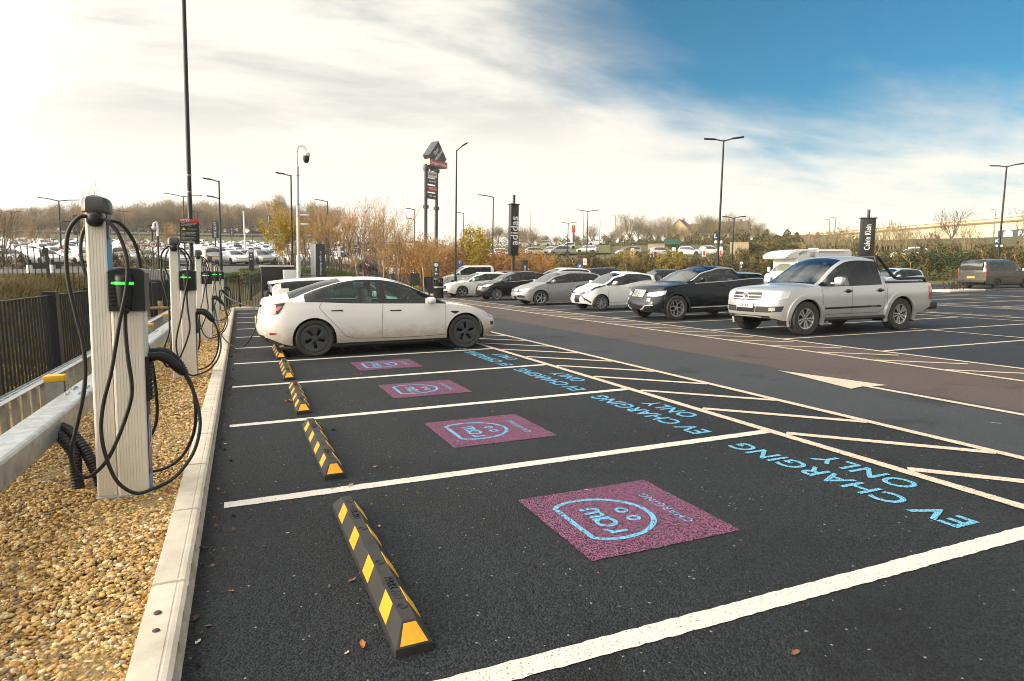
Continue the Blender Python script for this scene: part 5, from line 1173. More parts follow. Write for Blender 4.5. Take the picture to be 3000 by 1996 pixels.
# ------------------------------------------------------------------ vans
def van(name, label, L, W, H, pm, loc, rz, group=None, side_glass=True, sc=.95):
    hw = W/2; zc = 1.18
    c = Car(L, [(0, hw-.25), (.12, hw-.16), (.35, hw-.06), (.8, hw), (L-.3, hw-.01), (L, hw-.06)],
        [(0, .86), (.1, .95), (.4, 1.06), (sc, zc), (sc+.35, 1.45), (sc+.7, 1.72), (sc+1.0, H-.08), (sc+1.4, H-.01), (L*.6, H), (L-.3, H-.01), (L-.12, H-.05), (L-.04, H-.35), (L, H-.9)],
        [(0, .82), (.2, .93), (.6, 1.02), (sc, 1.10), (2.0, 1.14), (L-.3, 1.16), (L, 1.10)],
        [(sc-.02, 1.12), (sc+.4, 1.36), (sc+.75, 1.60), (sc+1.1, H-.22), (sc+1.5, H-.14), (L-.4, H-.14), (L-.15, H-.17), (L-.04, 1.2)],
        [(sc-.02, hw-.16), (sc+.6, hw-.19), (sc+1.3, hw-.20), (L-.3, hw-.20), (L-.04, hw-.15)],
        [(0, .36), (.3, .27), (L-.4, .28), (L, .40)], (sc+.05, sc+1.02), (L-.115, L-.045), (sc+.12, L-.45 if side_glass else sc+1.9), (.95, .95+L*.585), .345, .40, pillars=((sc+1.18, sc+1.30), (sc+2.45, sc+2.55)),
        fp=[(.25, .08), (.45, 0), (.7, .03), (.9, .10), (1.2, .2)], rp=[(.3, .03), (.6, 0), (1.2, .0), (2, .05)], cf=.26, cr=.08, step=.1, inset=[(.25, .05), (.4, .01), (.6, 0), (1.0, .02), (1.2, .05)])
    t = thing(name, label, 'van', (loc[0], loc[1], 0), rz, group); finish(c, t, pm, c.shell(), [GLASS, GLASSD, GLASSD], GLASSD)
    under(c, t, .8, .22); add_wheels(c, t, hw-.12, .22, 'multi', RIMD if pm is not WHITE else RIMS); interior(c, t, SEATD, sc+1.3, .85)
    for sg in (-1, 1):
        c.patch([(-.12, .70), (.1, .72), (.4, .86)], [(-.12, .84), (.1, .90), (.5, 1.0)], 8, 4, .008, sg).build('headlight', LAMP, t)
        o = c.patch([(L-.10, .85), (L-.02, .85), (L+.03, .85)], [(L-.10, 1.50), (L-.02, 1.50), (L+.03, 1.50)], 4, 8, .012, sg).build('tail_light', REDL, t)
        c.patch([(L-.10, 1.15), (L-.02, 1.15), (L+.03, 1.15)], [(L-.10, 1.36), (L-.02, 1.36), (L+.03, 1.36)], 4, 4, .016, sg).build('lamp_lens', REDP, o)
        seams(c, t, sg, [[(sc+.15, .40), (sc+.12, 1.1)], [(sc+1.24, .40), (sc+1.24, 1.12)], [(sc+2.5, .40), (sc+2.5, 1.12)]], .3); handle(c, t, sc+1.1, 1.0, sg, TRIM)
        b = MB(); c.strip([(sc+1.4, .98), (L-.5, .99)], w=.02, off=.005, sg=sg, b=b); b.build('slide_rail', TRIM, t)
        mirror(c, t, sc+.45, 1.25, TRIM if pm is not WHITE else pm, sg, (.12, .2, .26))
    w1 = c.yside(L, 1.5); b = MB()
    q = [(y, z) for y, z in ((-.70, 1.25), (.70, 1.25), (.66, 1.70), (-.66, 1.70))]; x = c.P(L, 0, 1.4)[0]
    b.rbox((x-.006, 0, 1.48), (.02, 1.42, .46), .009); b.build('rear_screen', mat('dark_glazing', (.05, .048, .042), .06, coat=1), t)
    b = MB(); b.rbox((x-.03, 0, .48), (.10, W-.16, .16), .03); b.build('rear_bumper', CLAD if pm is not WHITE else pm, t)
    b = MB(); b.box((c.P(0, 0, .6)[0]+.004, 0, .62), (.02, W*.5, .16)); b.build('grille', TRIM, t)
    plate(c, t, False, L, .76, PLY, None); plate(c, t, True, 0, .45, PLW, None); return t
van('van', 'white minibus van parked nose left beyond the white hatchback', 4.9, 1.92, 2.0, WHITE, (16.5+2.45, 53.0), PI)
van('van', 'dark grey van with muddy rear doors parked alone on the right', 5.3, 1.99, 2.0, paint('dark_grey', (0.035, 0.038, 0.04), .3, .35, dirt=((.16, .13, .09), .2, 1.9, .55)), (46.3+2.65, 26.4), 0)
# motorhome: cab, overcab bed and coach body
def motorhome():
    L = 6.6; t = thing('motorhome', 'white motorhome with overcab bed behind the silver pick-up', 'motorhome', (34.0+L/2, 32.2, 0), PI)
    hw = 1.0; pr = [(L/2-1.35, .55), (L/2-1.30, 2.12), (L/2-.55, 2.12), (L/2-.36, 2.18), (L/2-.32, 2.30), (L/2-.42, 2.45), (L/2-.75, 2.62), (L/2-1.3, 2.73), (L/2-2.2, 2.80), (-L/2+.25, 2.80), (-L/2+.08, 2.74), (-L/2, 2.55), (-L/2, .50)]
    def coach(w, ins):
        m = MB(); n = len(pr)
        rows = [[(x*(1-.0), y, z) for x, z in pr] for y in (-w, w)]; return rows
    bm = bmesh.new(); vs = [[bm.verts.new((x, y, z)) for x, z in pr] for y in (-1.1, 1.1)]
    n = len(pr); bm.faces.new(vs[0]); bm.faces.new(vs[1][::-1])
    for i in range(n): bm.faces.new((vs[0][i], vs[0][(i+1) % n], vs[1][(i+1) % n], vs[1][i]))
    bmesh.ops.recalc_face_normals(bm, faces=bm.faces)
    bmesh.ops.bevel(bm, geom=[e for e in bm.edges if abs(e.verts[0].co.y-e.verts[1].co.y) < .01], offset=.09, segments=4, affect='EDGES')
    me = bpy.data.meshes.new('coach_body'); bm.to_mesh(me); bm.free(); me.materials.append(WHITE); me.set_sharp_from_angle(angle=R(40))
    for p in me.polygons: p.use_smooth = True
    link('coach_body', me, t)
    c = Car(3.0, [(0, .72), (.12, .82), (.35, .92), (.8, hw), (3.0, hw)], [(0, .86), (.1, .97), (.5, 1.14), (.85, 1.28), (1.2, 1.68), (1.5, 2.0), (1.7, 2.10), (3, 2.12)], [(0, .82), (.2, .95), (.8, 1.16), (3, 1.2)],
        [(.83, 1.18), (1.2, 1.55), (1.5, 1.85), (1.7, 1.98), (2.9, 2.0)], [(.83, .85), (1.3, .80), (2.9, .80)], [(0, .36), (.3, .27), (3, .28)], (.9, 1.6), (2.95, 2.99), (.95, 1.9), (.95, 5.6), .345, .40, pillars=(), fp=[(.25, .08), (.45, 0), (.7, .03), (.9, .10), (1.2, .2)], cf=.26, cr=0, step=.12)
    tmp = c.shell()
    dx = L/2-1.5
    for k, b in tmp.items():
        b.v = [(x+dx, y, z) for x, y, z in b.v]
        b.build('cab' if k == 'body' else ('windscreen' if k == 'windscreen' else ('cab_trim' if k[:4] in ('trim', 'fram', 'rear') else 'side_window')), WHITE if k[:4] in ('body', 'fram', 'rear') else (TRIM if k[:4] == 'trim' else GLASSF), t)
    for sg in (-1, 1):
        b = MB(); b.rbox((L/2-1.12, sg*1.22, 1.42), (.14, .2, .36), .05); b.build('door_mirror', WHITE, t)
        b = MB(); b.rbox((L/2-2.75, sg*1.1, 2.43), (.46, .03, .32), .012); b.build('window_frame', GREYM, t)
        b = MB(); b.rbox((L/2-2.75, sg*1.113, 2.43), (.38, .02, .24), .008); b.build('side_window', mat('motorhome_window', (.45, .46, .45), .15), t)
        b = MB(); b.rbox((L/2-5.2, sg*1.1, 1.75), (.95, .03, .55), .012); b.build('side_window', mat('dark_glazing', (.05, .048, .042), .06, coat=1), t)
        b = MB(); b.tube([(L/2-3.2, sg*1.14, 2.66), (-L/2+.9, sg*1.14, 2.66)], .055, 8); b.build('awning', WHITE, t)
        b = MB(); b.prism([(L/2-1.55, 2.33), (L/2-1.9, 2.55), (L/2-2.05, 2.55), (L/2-2.35, 2.62), (L/2-1.85, 2.66), (L/2-1.45, 2.50)], sg*1.099, sg*1.103, 0, lambda a, q, h: (a, h, q)); b.build('side_decal', GREYM, t)
        M = frame((L/2-1.95, sg*1.106, 2.47), (-sg, 0, 0), (0, 0, 1)); text('side_lettering', 'D', .13, TRIM, t, M, .001)
        b = MB(); b.box((L/2-2.15, sg*1.104, 2.50), (.06, .006, .06)); b.build('side_decal', REDL, t)
        q = MB()
        for s in (.95, 4.75): o = link('wheel', wheel_data(.345, .22, 'multi', RIMS)[0], t, (L/2-s, sg*.93, .345)); link('rim', wheel_data(.345, .22, 'multi', RIMS)[1], o); o.rotation_euler.z = 0 if sg < 0 else PI
    b = MB(); b.rbox((-.4, .3, 2.83), (.5, .5, .12), .04); b.build('roof_vent', WHITE, t)
    b = MB(); b.rbox((-L/2+1.0, 0, 2.81), (.4, .4, .08), .03); b.build('roof_vent', WHITE, t)
motorhome()
# ================================================================== LAMPS, SIGNS, STREET FURNITURE
# viewing-plane axes at the photographed place: signs and lamp arms here lie across the line of sight
def side_dir(px): a = R(az_of(px)); return Vector((math.cos(a), -math.sin(a), 0))
def lamp(label, px, d, top, heads, r=.055, arm=.9, group='lamp posts', drop=0, tilt=.06, z0=None, mat_=None, ang=0.0):
    x, y, z = spot(px, d); z = z if z0 is None else z0; H = zat(top, d, px)-z; m = mat_ or BLACKMET
    t = thing('street_lamp', label, 'lamp post', (x, y, z), 0, group)
    q = MB(); q.tube([(0, 0, -.1), (0, 0, 1.2), (0, 0, 1.21), (0, 0, H)], [r*1.6, r*1.6, r*1.1, r*.72], 12); q.build('post', m, t)
    u = Matrix.Rotation(ang, 3, 'Z') @ side_dir(px)
    for h in heads:
        s = -1 if h in 'Ll' else 1; v = u*s; zz = H-.02-(1.05 if h.islower() else 0); l = arm*(.78 if h.islower() else 1)
        q = MB(); q.tube([(0, 0, zz-.05), tuple(v*l*.45+Vector((0, 0, zz+tilt*l)))], r*.55, 8); o = q.build('arm', m, t)
        q = MB(); M = frame((0, 0, 0), v, (0, 0, 1)).to_3x3() @ Matrix.Rotation(tilt*1.6, 3, 'Z')
        q.rbox(tuple(v*(l*.72)+Vector((0, 0, zz+tilt*l*1.5))), (l*.62, .07, .24), .03, M=M); q.build('lamp_head', m, t)
    return t, H
lamp('black lamp post with two stacked left arms beyond the railings', 655, 45, 536, 'Ll', .06)
lamp('black lamp post with one left arm beside the white camera pole', 862, 44, 520, 'L', .06)
lamp('tall black lamp post with short right arm by the white van', 1335, 42, 449, 'R', .062, arm=.7, tilt=.35)
lamp('black lamp post with one left arm beyond the white van', 1443, 66, 581, 'L', .075, arm=1.5)
tl, _ = lamp('tall twin armed lamp post carrying the letter L, behind the navy off-roader', 2098, 37, 421, 'LR', .062, arm=1.0)
tk, _ = lamp('tall twin armed lamp post carrying the letter K, beyond the dark grey van', 2915, 60, 494, 'LR', .07, arm=1.0)
lamp('twin armed lamp post above the hedge left of the bare far trees', 1718, 82, 622, 'LR', .07, arm=1.4)
lamp('single armed lamp post rising out of the brown shrubs', 967, 70, 594, 'L', .07, arm=1.2)
lamp('lamp post with two left arms below the tall outlet sign', 1217, 72, 617, 'Ll', .07, arm=1.0)
lamp('thin lamp post with left arm between the shrubs and the yellow tree', 1360, 95, 628, 'L', .07, arm=1.2)
lamp('twin armed lamp post at the left edge of the hillside car park', 193, 82, 592, 'LR', .085, arm=1.7)
lamp('twin armed lamp post half hidden behind the tall notice pole', 552, 95, 580, 'LR', .085, arm=2.2)
for px, d, top, w in ((56, 150, 625, 'leftmost'), (380, 135, 623, 'right of the nearest charger'), (592, 150, 625, 'near the five letter burger sign'), (750, 170, 690, 'before the wood')):
    lamp('small dark twin lamp post among the hillside cars, '+w, px, d, top, 'LR', .09, arm=1.6)
lamp('small twin lamp post on the far right bank left of the twin armed one', 1663, 115, 656, 'LR', .08, arm=1.5)
for px, d, top, w in ((1555, 150, 625, 'nearest the sportswear pillar'), (1756, 150, 648, 'second from the sportswear pillar'), (1800, 160, 635, 'tallest on the bank'), (1708, 150, 625, 'behind the twin armed lamp'), (2420, 140, 646, 'left of the pair by the warehouse'), (2436, 120, 640, 'right of the pair by the warehouse'), (2898, 150, 618, 'in front of the warehouse')):
    lamp('thin grey far lamp post '+w, px, d, top, 'L', .07, arm=.8, mat_=mat('grey_post', (.16, .17, .17), .5))
lamp('slim lamp post behind the twin armed one with the letter L', 2140, 55, 640, 'LR', .055, arm=.9)
q = MB(); x, y, z = spot(729, 110); H = zat(622, 110, 729)-z; q.tube([(x, y, z), (x, y, z+H)], [.14, .11], 10); o = q.build('white_pole', WHITEP); tag(o, 'white pole standing among the hillside cars', 'pole')
# letter boards and cameras on the two tall posts
for t_, px, d, s, py, cy in ((tl, 2088, 37, 'L', 694, 711), (tk, 2905, 60, 'K', 708, 722)):
    u = side_dir(px); z = zat(py, d, px); vd = Vector((-u.y, u.x, 0))
    base = Vector(t_.location); n = u.cross(Vector((0, 0, 1)))
    q = MB(); M = frame((0, 0, 0), u, (0, 0, 1)); q.rbox(tuple(-u*.17+n*.04+Vector((0, 0, z-base.z))), (.30, .36, .03), .01, M=M.to_3x3()); o = q.build('letter_board', mat('navy_board', (.012, .03, .07), .4), t_)
    text('letter', s, .34, SIGNTXT, o, frame(tuple(-u*.17+n*.058+Vector((0, 0, z-base.z))), u, (0, 0, 1)), .003, .004)
    for k in (-1, 1):
        q = MB(); zz = zat(cy, d, px)-base.z; q.lathe([(.001, -.09), (.07, -.07), (.09, 0), (.08, .06), (.03, .09), (.001, .09)], 12, c=tuple(u*.14*k+Vector((0, 0, zz)))); q.build('dome_camera', WHITEP, t_)
# the tall notice pole among the chargers
t = thing('notice_pole', 'very tall black pole with a red topped camera notice among the chargers', 'pole', (-1.0, 15.6, .05))
q = MB(); q.tube([(0, 0, 0), (0, 0, 1.5), (0, 0, 1.51), (0, 0, 10.5)], [.058, .058, .054, .042], 16); q.build('post', BLACKMET, t)
for z in (3.45, 3.85): q = MB(); q.lathe([(.056, z-.012), (.060, z-.012), (.060, z+.012), (.056, z+.012)], 16, close=True); q.build('clamp_band', GALV, t)
u = side_dir(525); n = u.cross(Vector((0, 0, 1))); c0 = Vector((0, 0, 0))+n*.075-u*.02
ztop, zbot = atz = (zat(643, 17.6, 525)-.05, zat(714, 17.6, 525)-.05); hh = ztop-zbot; wd = .425
q = MB(); M3 = frame((0, 0, 0), u, (0, 0, 1)).to_3x3(); q.rbox(tuple(c0+Vector((0, 0, (ztop+zbot)/2))), (wd, hh, .012), .004, M=M3); o = q.build('notice_board', mat('notice_black', (.014, .014, .016), .4), t)
q = MB(); q.box(tuple(c0+n*.008+Vector((0, 0, ztop-hh*.065))), (wd, hh*.13, .004), M=M3); q.build('red_header', mat('notice_red', (.62, .03, .025), .4), o)
FT = lambda dx, dz: frame(tuple(c0+n*.0108+u*dx+Vector((0, 0, ztop-dz*hh))), u, (0, 0, 1))
text('heading', 'CCTV', .075, SIGNTXT, o, FT(-wd*.46, .065), .001, .002, 'LEFT')
text('notice_text', 'Images are being monitored\nor those present for your\nsafety and security', .030, SIGNTXT, o, FT(-wd*.44, .22), .0008, .0, 'LEFT', line=1.1)
text('notice_text', 'Do not leave valuables\nin your vehicle', .022, SIGNTXT, o, FT(-wd*.10, .42), .0008, 0, 'LEFT', line=1.1)
text('notice_text', 'We do not accept any liability\nfor loss, damage or theft to\nvehicles or property however\ncaused.\nPlease remove all valuable\ncontents you deem necessary\nor parked out of sight', .027, SIGNTXT, o, FT(-wd*.44, .70), .0008, 0, 'LEFT', line=1.15)
text('notice_text', 'No overnight parking', .034, SIGNTXT, o, FT(-wd*.44, .935), .0008, .0012, 'LEFT')
q = MB(); P = [c0+n*.009+u*dx+Vector((0, 0, ztop-dz*hh)) for dx, dz in ((-wd*.42, .46), (-wd*.18, .46), (-wd*.30, .34))]; q.add([tuple(p) for p in P], [(0, 1, 2)]); q.build('warning_triangle', YEL, o)
# white camera pole
t = thing('camera_pole', 'white pole with hooked top and dome camera behind the white saloon', 'camera pole', (2.38, 26.55, .03)); H = zat(512, 28.7, 879)
u = side_dir(879); GREYP = mat('pale_grey_pole', (.60, .62, .62), .45, var=.1)
Zt = zat(436, 28.7, 879)-.03; Zs = zat(495, 28.7, 879)-.03
q = MB(); q.tube([(0, 0, 0), (0, 0, 2.2), (0, 0, 2.21), (0, 0, Zs)], [.085, .085, .065, .06], 14); q.build('post', GREYP, t)
q = MB(); q.tube(bez([(0, 0, Zs-.1), (0, 0, Zt-.25), tuple(u*.05+Vector((0, 0, Zt-.06))), tuple(u*.17+Vector((0, 0, Zt))), tuple(u*.30+Vector((0, 0, Zt-.06))), tuple(u*.36+Vector((0, 0, Zt-.22)))], 6), .035, 10); q.build('hooked_arm', WHITEP, t)
q = MB(); c_ = tuple(u*.36+Vector((0, 0, Zt-.40))); q.lathe([(.03, .20), (.06, .16), (.15, .10), (.165, .02), (.13, -.03), (.001, -.03)], 18, c=c_); o = q.build('camera_housing', WHITEP, t)
q = MB(); q.lathe([(.125, -.03), (.125, -.14), (.11, -.22), (.07, -.28), (.001, -.30)], 18, c=c_); q.build('camera_dome', BLACK, o)
for py in (520, 602, 635): q = MB(); zz = zat(py, 28.7, 879)-.03; q.lathe([(.07, zz-.02), (.09, zz-.02), (.09, zz+.02), (.07, zz+.02)], 14, close=True); q.build('clamp_band', GALV, t)
for py in (632, 659):
    q = MB(); zz = zat(py, 28.7, 879)-.03; M = frame((0, 0, 0), u, (0, 0, 1)).to_3x3(); q.rbox(tuple(u*.26+Vector((0, 0, zz))), (.34, .08, .10), .02, M=M); q.build('box_camera', WHITEP, t)
# cabinets
t = thing('equipment_cabinet', 'black steel equipment cabinet with pale lid beside the camera pole', 'cabinet', (1.62, 27.9, .03))
q = MB(); q.rbox((0, 0, .86), (1.30, .7, 1.72), .02); q.build('cabinet_body', BLACKMET, t); q = MB(); q.rbox((0, 0, 1.765), (1.42, .82, .07), .015); q.build('lid', mat('pale_lid', (.55, .53, .48), .5), t)
q = MB(); q.box((0, -.353, .86), (.012, .006, 1.6)); q.build('door_seam', SEAM, t); q = MB(); q.rbox((.08, -.365, .95), (.03, .03, .14), .01); q.build('handle', GALV, t)
q = MB(); q.rbox((2.18, 27.25, .83), (.68, .32, 1.6), .02); o = q.build('feeder_box', GREYP); tag(o, 'small pale grey feeder box at the foot of the camera pole', 'cabinet')
# ------------------------------------------------------------------ signs
def monolith(name, label, px, d, x0, x1, y0, y1, words, size, yaw=0.0, both=True, tone=DARKGREY, tone2=None, depth=.22, group=None, up_dir=1, pole=None, tz=.5, fitf=None):
    """a dark slab sign; px columns x0..x1, rows y0..y1 as seen, at distance d"""
    x, y, z = spot((x0+x1)/2, d); u0_ = side_dir((x0+x1)/2); u = Matrix.Rotation(yaw, 3, 'Z') @ u0_; n = u.cross(Vector((0, 0, 1)))
    w = (x1-x0)*d/1880/math.cos(R(az_of(px)-22.78)); zt = zat(y0, d, px); zb = zat(y1, d, px) if y1 else z
    t = thing(name, label, 'sign', (x, y, z), 0, group); M3 = frame((0, 0, 0), u, (0, 0, 1)).to_3x3()
    q = MB(); q.rbox((0, 0, (zt+zb)/2-z), (w, zt-zb, depth), .015, M=M3); o = q.build('sign_panel', tone, t)
    if words: text('sign_words', words, size, SIGNTXT, o, frame(tuple(n*(depth/2+.004)+Vector((0, 0, (zb+(zt-zb)*tz)-z))), Vector((0, 0, up_dir)), -u*up_dir), .004, size*.012, space=1.05, fit=(zt-zb)*fitf if fitf else None)
    if pole:
        q = MB(); q.tube([(0, 0, 0), (0, 0, zb-z)], pole, 10); q.tube([(0, 0, zt-z), (0, 0, zt-z+pole*5)], pole*.8, 10); q.build('pole', DARKGREY, t)
        if pole > .1:
            for zz in (zt, zb): q = MB(); q.box((0, 0, zz-z), (w*1.18, .06, depth*1.3), M=M3); q.build('end_plate', DARKGREY, t)
    return t, u, n, w, zt-z, zb-z
PILL = mat('pillar_grey', (.024, .025, .025), .45, var=.1)
monolith('pillar_sign', 'grey pillar sign lettered adidas above the white and red cars', 1502, 46, 1490, 1514, 603, 748, 'adidas', .78, yaw=R(24), tone=PILL, depth=.45, group='shop pillar signs', pole=.13, tz=.48)
monolith('pillar_sign', 'leaning grey pillar sign lettered Calvin Klein behind the motorhome', 2530, 57, 2514, 2543, 642, 752, 'Calvin Klein', .58, yaw=R(16), tone=PILL, depth=.42, group='shop pillar signs', pole=.13, tz=.50, fitf=.66)
monolith('pillar_sign', 'dark pillar sign lettered FIVE GUYS among the hillside cars', 641, 95, 634, 649, 652, 699, 'FIVE GUYS', .42, tone=DARKGREY, depth=.3, pole=.1)
monolith('pillar_sign', 'small dark pillar sign at the back of the hillside cars, left of the notice pole', 507, 150, 502, 511, 661, 688, 'OUTLET', .4, depth=.3, pole=.1)
monolith('pillar_sign', 'small dark pillar sign at the back of the hillside cars, right of FIVE GUYS', 690, 150, 686, 694, 668, 695, 'OAKLEY', .4, depth=.3, pole=.1)
monolith('pillar_sign', 'dark blue sign on a thin post before the wood', 800, 140, 797, 804, 636, 662, '', .3, depth=.3, pole=.08, yaw=R(40))
monolith('pillar_sign', 'dark sign behind the nearest charger, before the wood', 243, 120, 236, 248, 634, 690, '', .3, depth=.3, pole=.08)
monolith('monolith_sign', 'dark monolith sign reading Thank you for shopping with us, by the railings', 935, 32, 919, 948, 716, None, 'Thank you for shopping with us', .155, yaw=R(35), depth=.42)
monolith('monolith_sign', 'dark monolith sign reading WELCOME behind the grey hatchback', 1536, 60, 1529, 1545, 763, None, 'WELCOME', .30, yaw=R(15), depth=.4, up_dir=1)
def finger(label, px, d, x0, x1, y0, mark=True, n_=2):
    t, u, n, w, zt, zb = monolith('wayfinding_sign', label, px, d, x0, x1, y0, None, '', .1, depth=.10, group='wayfinding signs')
    q = MB(); M3 = frame((0, 0, 0), u, (0, 0, 1)); c = tuple(n*.056+Vector((0, 0, zt-w*.55))); P = [Vector(c)+u*math.cos(a)*w*.36+Vector((0, 0, math.sin(a)*w*.36)) for a in np.linspace(0, 2*PI, 20)[:-1]]; q.add([tuple(p) for p in P], [tuple(range(19))]); o = q.build('info_disc', SIGNTXT, t)
    text('info_letter', 'i', w*.55, DARKGREY, o, frame(tuple(Vector(c)+n*.004), u, (0, 0, 1)), .002, .008)
    for k in range(n_):
        q = MB(); cz = zt-w*(1.45+.8*k); s = w*.30; pts = [(0, s), (-s*.8, .1*s), (-s*.25, .1*s), (-s*.25, -s), (s*.25, -s), (s*.25, .1*s), (s*.8, .1*s)]
        if k: pts = [(-b_, a_) for a_, b_ in pts]
        P = [n*.056+u*a_+Vector((0, 0, cz+b_)) for a_, b_ in pts]; q.add([tuple(p) for p in P], [tuple(range(7))]); q.build('arrow', SIGNTXT, t)
finger('dark wayfinding post with white information disc beside the litter bin', 1278, 37, 1271, 1286, 768)
finger('dark wayfinding post with white disc beyond the left railings', 743, 40, 737, 749, 728)
finger('dark wayfinding post with white disc left of the motorhome', 2168, 60, 2163, 2173, 765, n_=1)
finger('low dark wayfinding board behind the red car', 1465, 62, 1460, 1470, 776, n_=1)
def small_sign(name, label, px, d, y0, w, h, m, words='', tcol=None, shape='rect', post=.03, size=None, cat='sign'):
    x, y, z = spot(px, d); u = side_dir(px); n = u.cross(Vector((0, 0, 1))); zt = zat(y0, d, px); t = thing(name, label, cat, (x, y, z)); M3 = frame((0, 0, 0), u, (0, 0, 1)).to_3x3(); zc = zt-h/2-z
    q = MB(); q.tube([(0, 0, 0), (0, 0, zt-z+(.0 if shape == 'rect' else -.02))], post, 8); q.build('post', BLACKMET, t)
    T = lambda a, b, hh_: tuple(n*(post+hh_)+u*a+Vector((0, 0, zc+b)))
    if shape == 'rect': poly = [(-w/2, -h/2), (w/2, -h/2), (w/2, h/2), (-w/2, h/2)]
    elif shape == 'disc': poly = [(w/2*math.cos(a), w/2*math.sin(a)) for a in np.linspace(0, 2*PI, 25)[:-1]]
    else: poly = [(-w/2, -h/2), (w/2, -h/2), (0, h/2)]
    q = MB(); q.prism(poly, .005, .02, 0, T); o = q.build('sign_face', m, t)
    if words: text('sign_words', words, size or h*.6, tcol or SIGNTXT, o, frame(T(0, 0, .027), u, (0, 0, 1)), .002, .004)
    return t, o, T
RED = mat('sign_red', (.60, .03, .03), .4); WH = mat('sign_white', (.80, .79, .76), .5); BL = mat('sign_blue', (.02, .18, .55), .4)
t, o, T = small_sign('no_entry_sign', 'round red no entry sign at the edge of the hillside cars', 310, 62, 704, .72, .72, RED, shape='disc'); q = MB(); q.prism([(-.26, -.06), (.26, -.06), (.26, .06), (-.26, .06)], .021, .024, 0, T); q.build('white_bar', WH, o)
t, o, T = small_sign('speed_sign', 'round white 10 limit sign with red ring beside the crossing', 459, 50, 707, .48, .48, RED, shape='disc'); q = MB(); q.prism([(.18*math.cos(a), .18*math.sin(a)) for a in np.linspace(0, 2*PI, 25)[:-1]], .021, .024, 0, T); o2 = q.build('white_disc', WH, o); text('number', '10', .24, BLACK, o, frame(T(0, 0, .027), side_dir(459), (0, 0, 1)), .001, .008)
t, o, T = small_sign('warning_sign', 'red bordered triangular warning sign left of the nearest charger', 206, 46, 710, .52, .46, RED, shape='tri'); q = MB(); q.prism([(-.17, -.15), (.17, -.15), (0, .14)], .021, .024, 0, T); q.build('white_triangle', WH, o); q = MB(); q.prism([(-.03, -.12), (.05, -.12), (.03, .03), (-.02, .05)], .0245, .027, 0, T); q.build('figure_mark', BLACK, o)
q = MB(); q.prism([(-.24, -.42), (.24, -.42), (.24, -.27), (-.24, -.27)], .005, .02, 0, T); q.build('sub_plate', WH, t)
small_sign('parking_sign', 'small blue sign on a post behind the people carrier', 1699, 60, 774, .36, .50, BL, 'P', size=.4)
small_sign('parking_sign', 'small blue sign beside the tall lamp post by the white van', 1350, 60, 763, .30, .42, BL, 'P', size=.34)
small_sign('notice_sign', 'red and white notice on the lamp post behind the people carrier', 1714, 62, 758, .34, .62, WH, 'C', RED, size=.3)
small_sign('notice_sign', 'white board on a black post in front of the brown shrubs', 1000, 40, 724, .16, .62, WH)
small_sign('notice_sign', 'tall narrow maroon banner on a post in front of the brown shrubs', 1073, 40, 765, .10, 1.0, mat('banner_maroon', (.16, .02, .04), .5))
# lantern posts and camera post on the left
for px, d, py, w in ((209, 60, 651, 'left of the nearest charger'), (458, 52, 662, 'behind the speed limit sign')):
    x, y, z = spot(px, d); H = zat(py, d, px)-z; t = thing('lantern_post', 'black lantern post with open funnel head '+w, 'lamp post', (x, y, z), 0, 'lantern posts')
    q = MB(); q.tube([(0, 0, 0), (0, 0, H-.4)], [.06, .045], 8); q.build('post', BLACKMET, t)
    q = MB(); q.lathe([(.30, H), (.32, H), (.32, H-.05), (.30, H-.05)], 14, close=True)
    for k in range(4): q.tube([(.3*math.cos(k*PI/2), .3*math.sin(k*PI/2), H-.03), (.03*math.cos(k*PI/2), .03*math.sin(k*PI/2), H-.42)], .02, 5)
    q.build('lantern_head', BLACKMET, t)
x, y, z = spot(474, 50); H = zat(655, 50, 474)-z; t = thing('camera_pole', 'short dark pole with white hooked dome camera by the hillside road', 'camera pole', (x, y, z)); u = side_dir(474)
q = MB(); q.tube([(0, 0, 0), (0, 0, H-.7)], .06, 8); q.build('post', BLACKMET, t); q = MB(); q.tube(bez([(0, 0, H-.9), (0, 0, H-.2), tuple(-u*.06+Vector((0, 0, H))), tuple(-u*.2+Vector((0, 0, H-.08))), tuple(-u*.22+Vector((0, 0, H-.25)))], 5), .07, 8); q.lathe([(.001, .1), (.12, .06), (.13, -.06), (.06, -.16), (.001, -.17)], 10, c=tuple(-u*.22+Vector((0, 0, H-.32)))); q.build('hooked_camera', WHITEP, t)
# litter bin
x, y, z = spot(1287, 36.5); t = thing('litter_bin', 'black litter bin with hooded top beside the wayfinding post', 'bin', (x, y, z))
q = MB(); q.lathe([(.25, 0), (.27, .05), (.27, .78), (.285, .80), (.285, .86), (.26, .88)], 20); q.build('bin_body', BLACKMET, t); q = MB(); q.lathe([(.26, 1.02), (.285, 1.03), (.25, 1.12), (.1, 1.17), (.001, 1.18)], 20)
for k in range(4): q.box((.26*math.cos(k*PI/2+.8), .26*math.sin(k*PI/2+.8), .95), (.06, .06, .18))
q.build('bin_hood', BLACKMET, t); q = MB(); q.lathe([(.276, .58), (.276, .66)], 20); q.build('silver_band', GALV, t)
# railing towards the white van
railing('black railings running from the litter bin towards the lamp post', [(10.7, 36.0), (12.0, 38.5), (12.8, 42.0), (13.6, 48.0)], h=1.05, gap=.13, bar=.018, z0=.03)
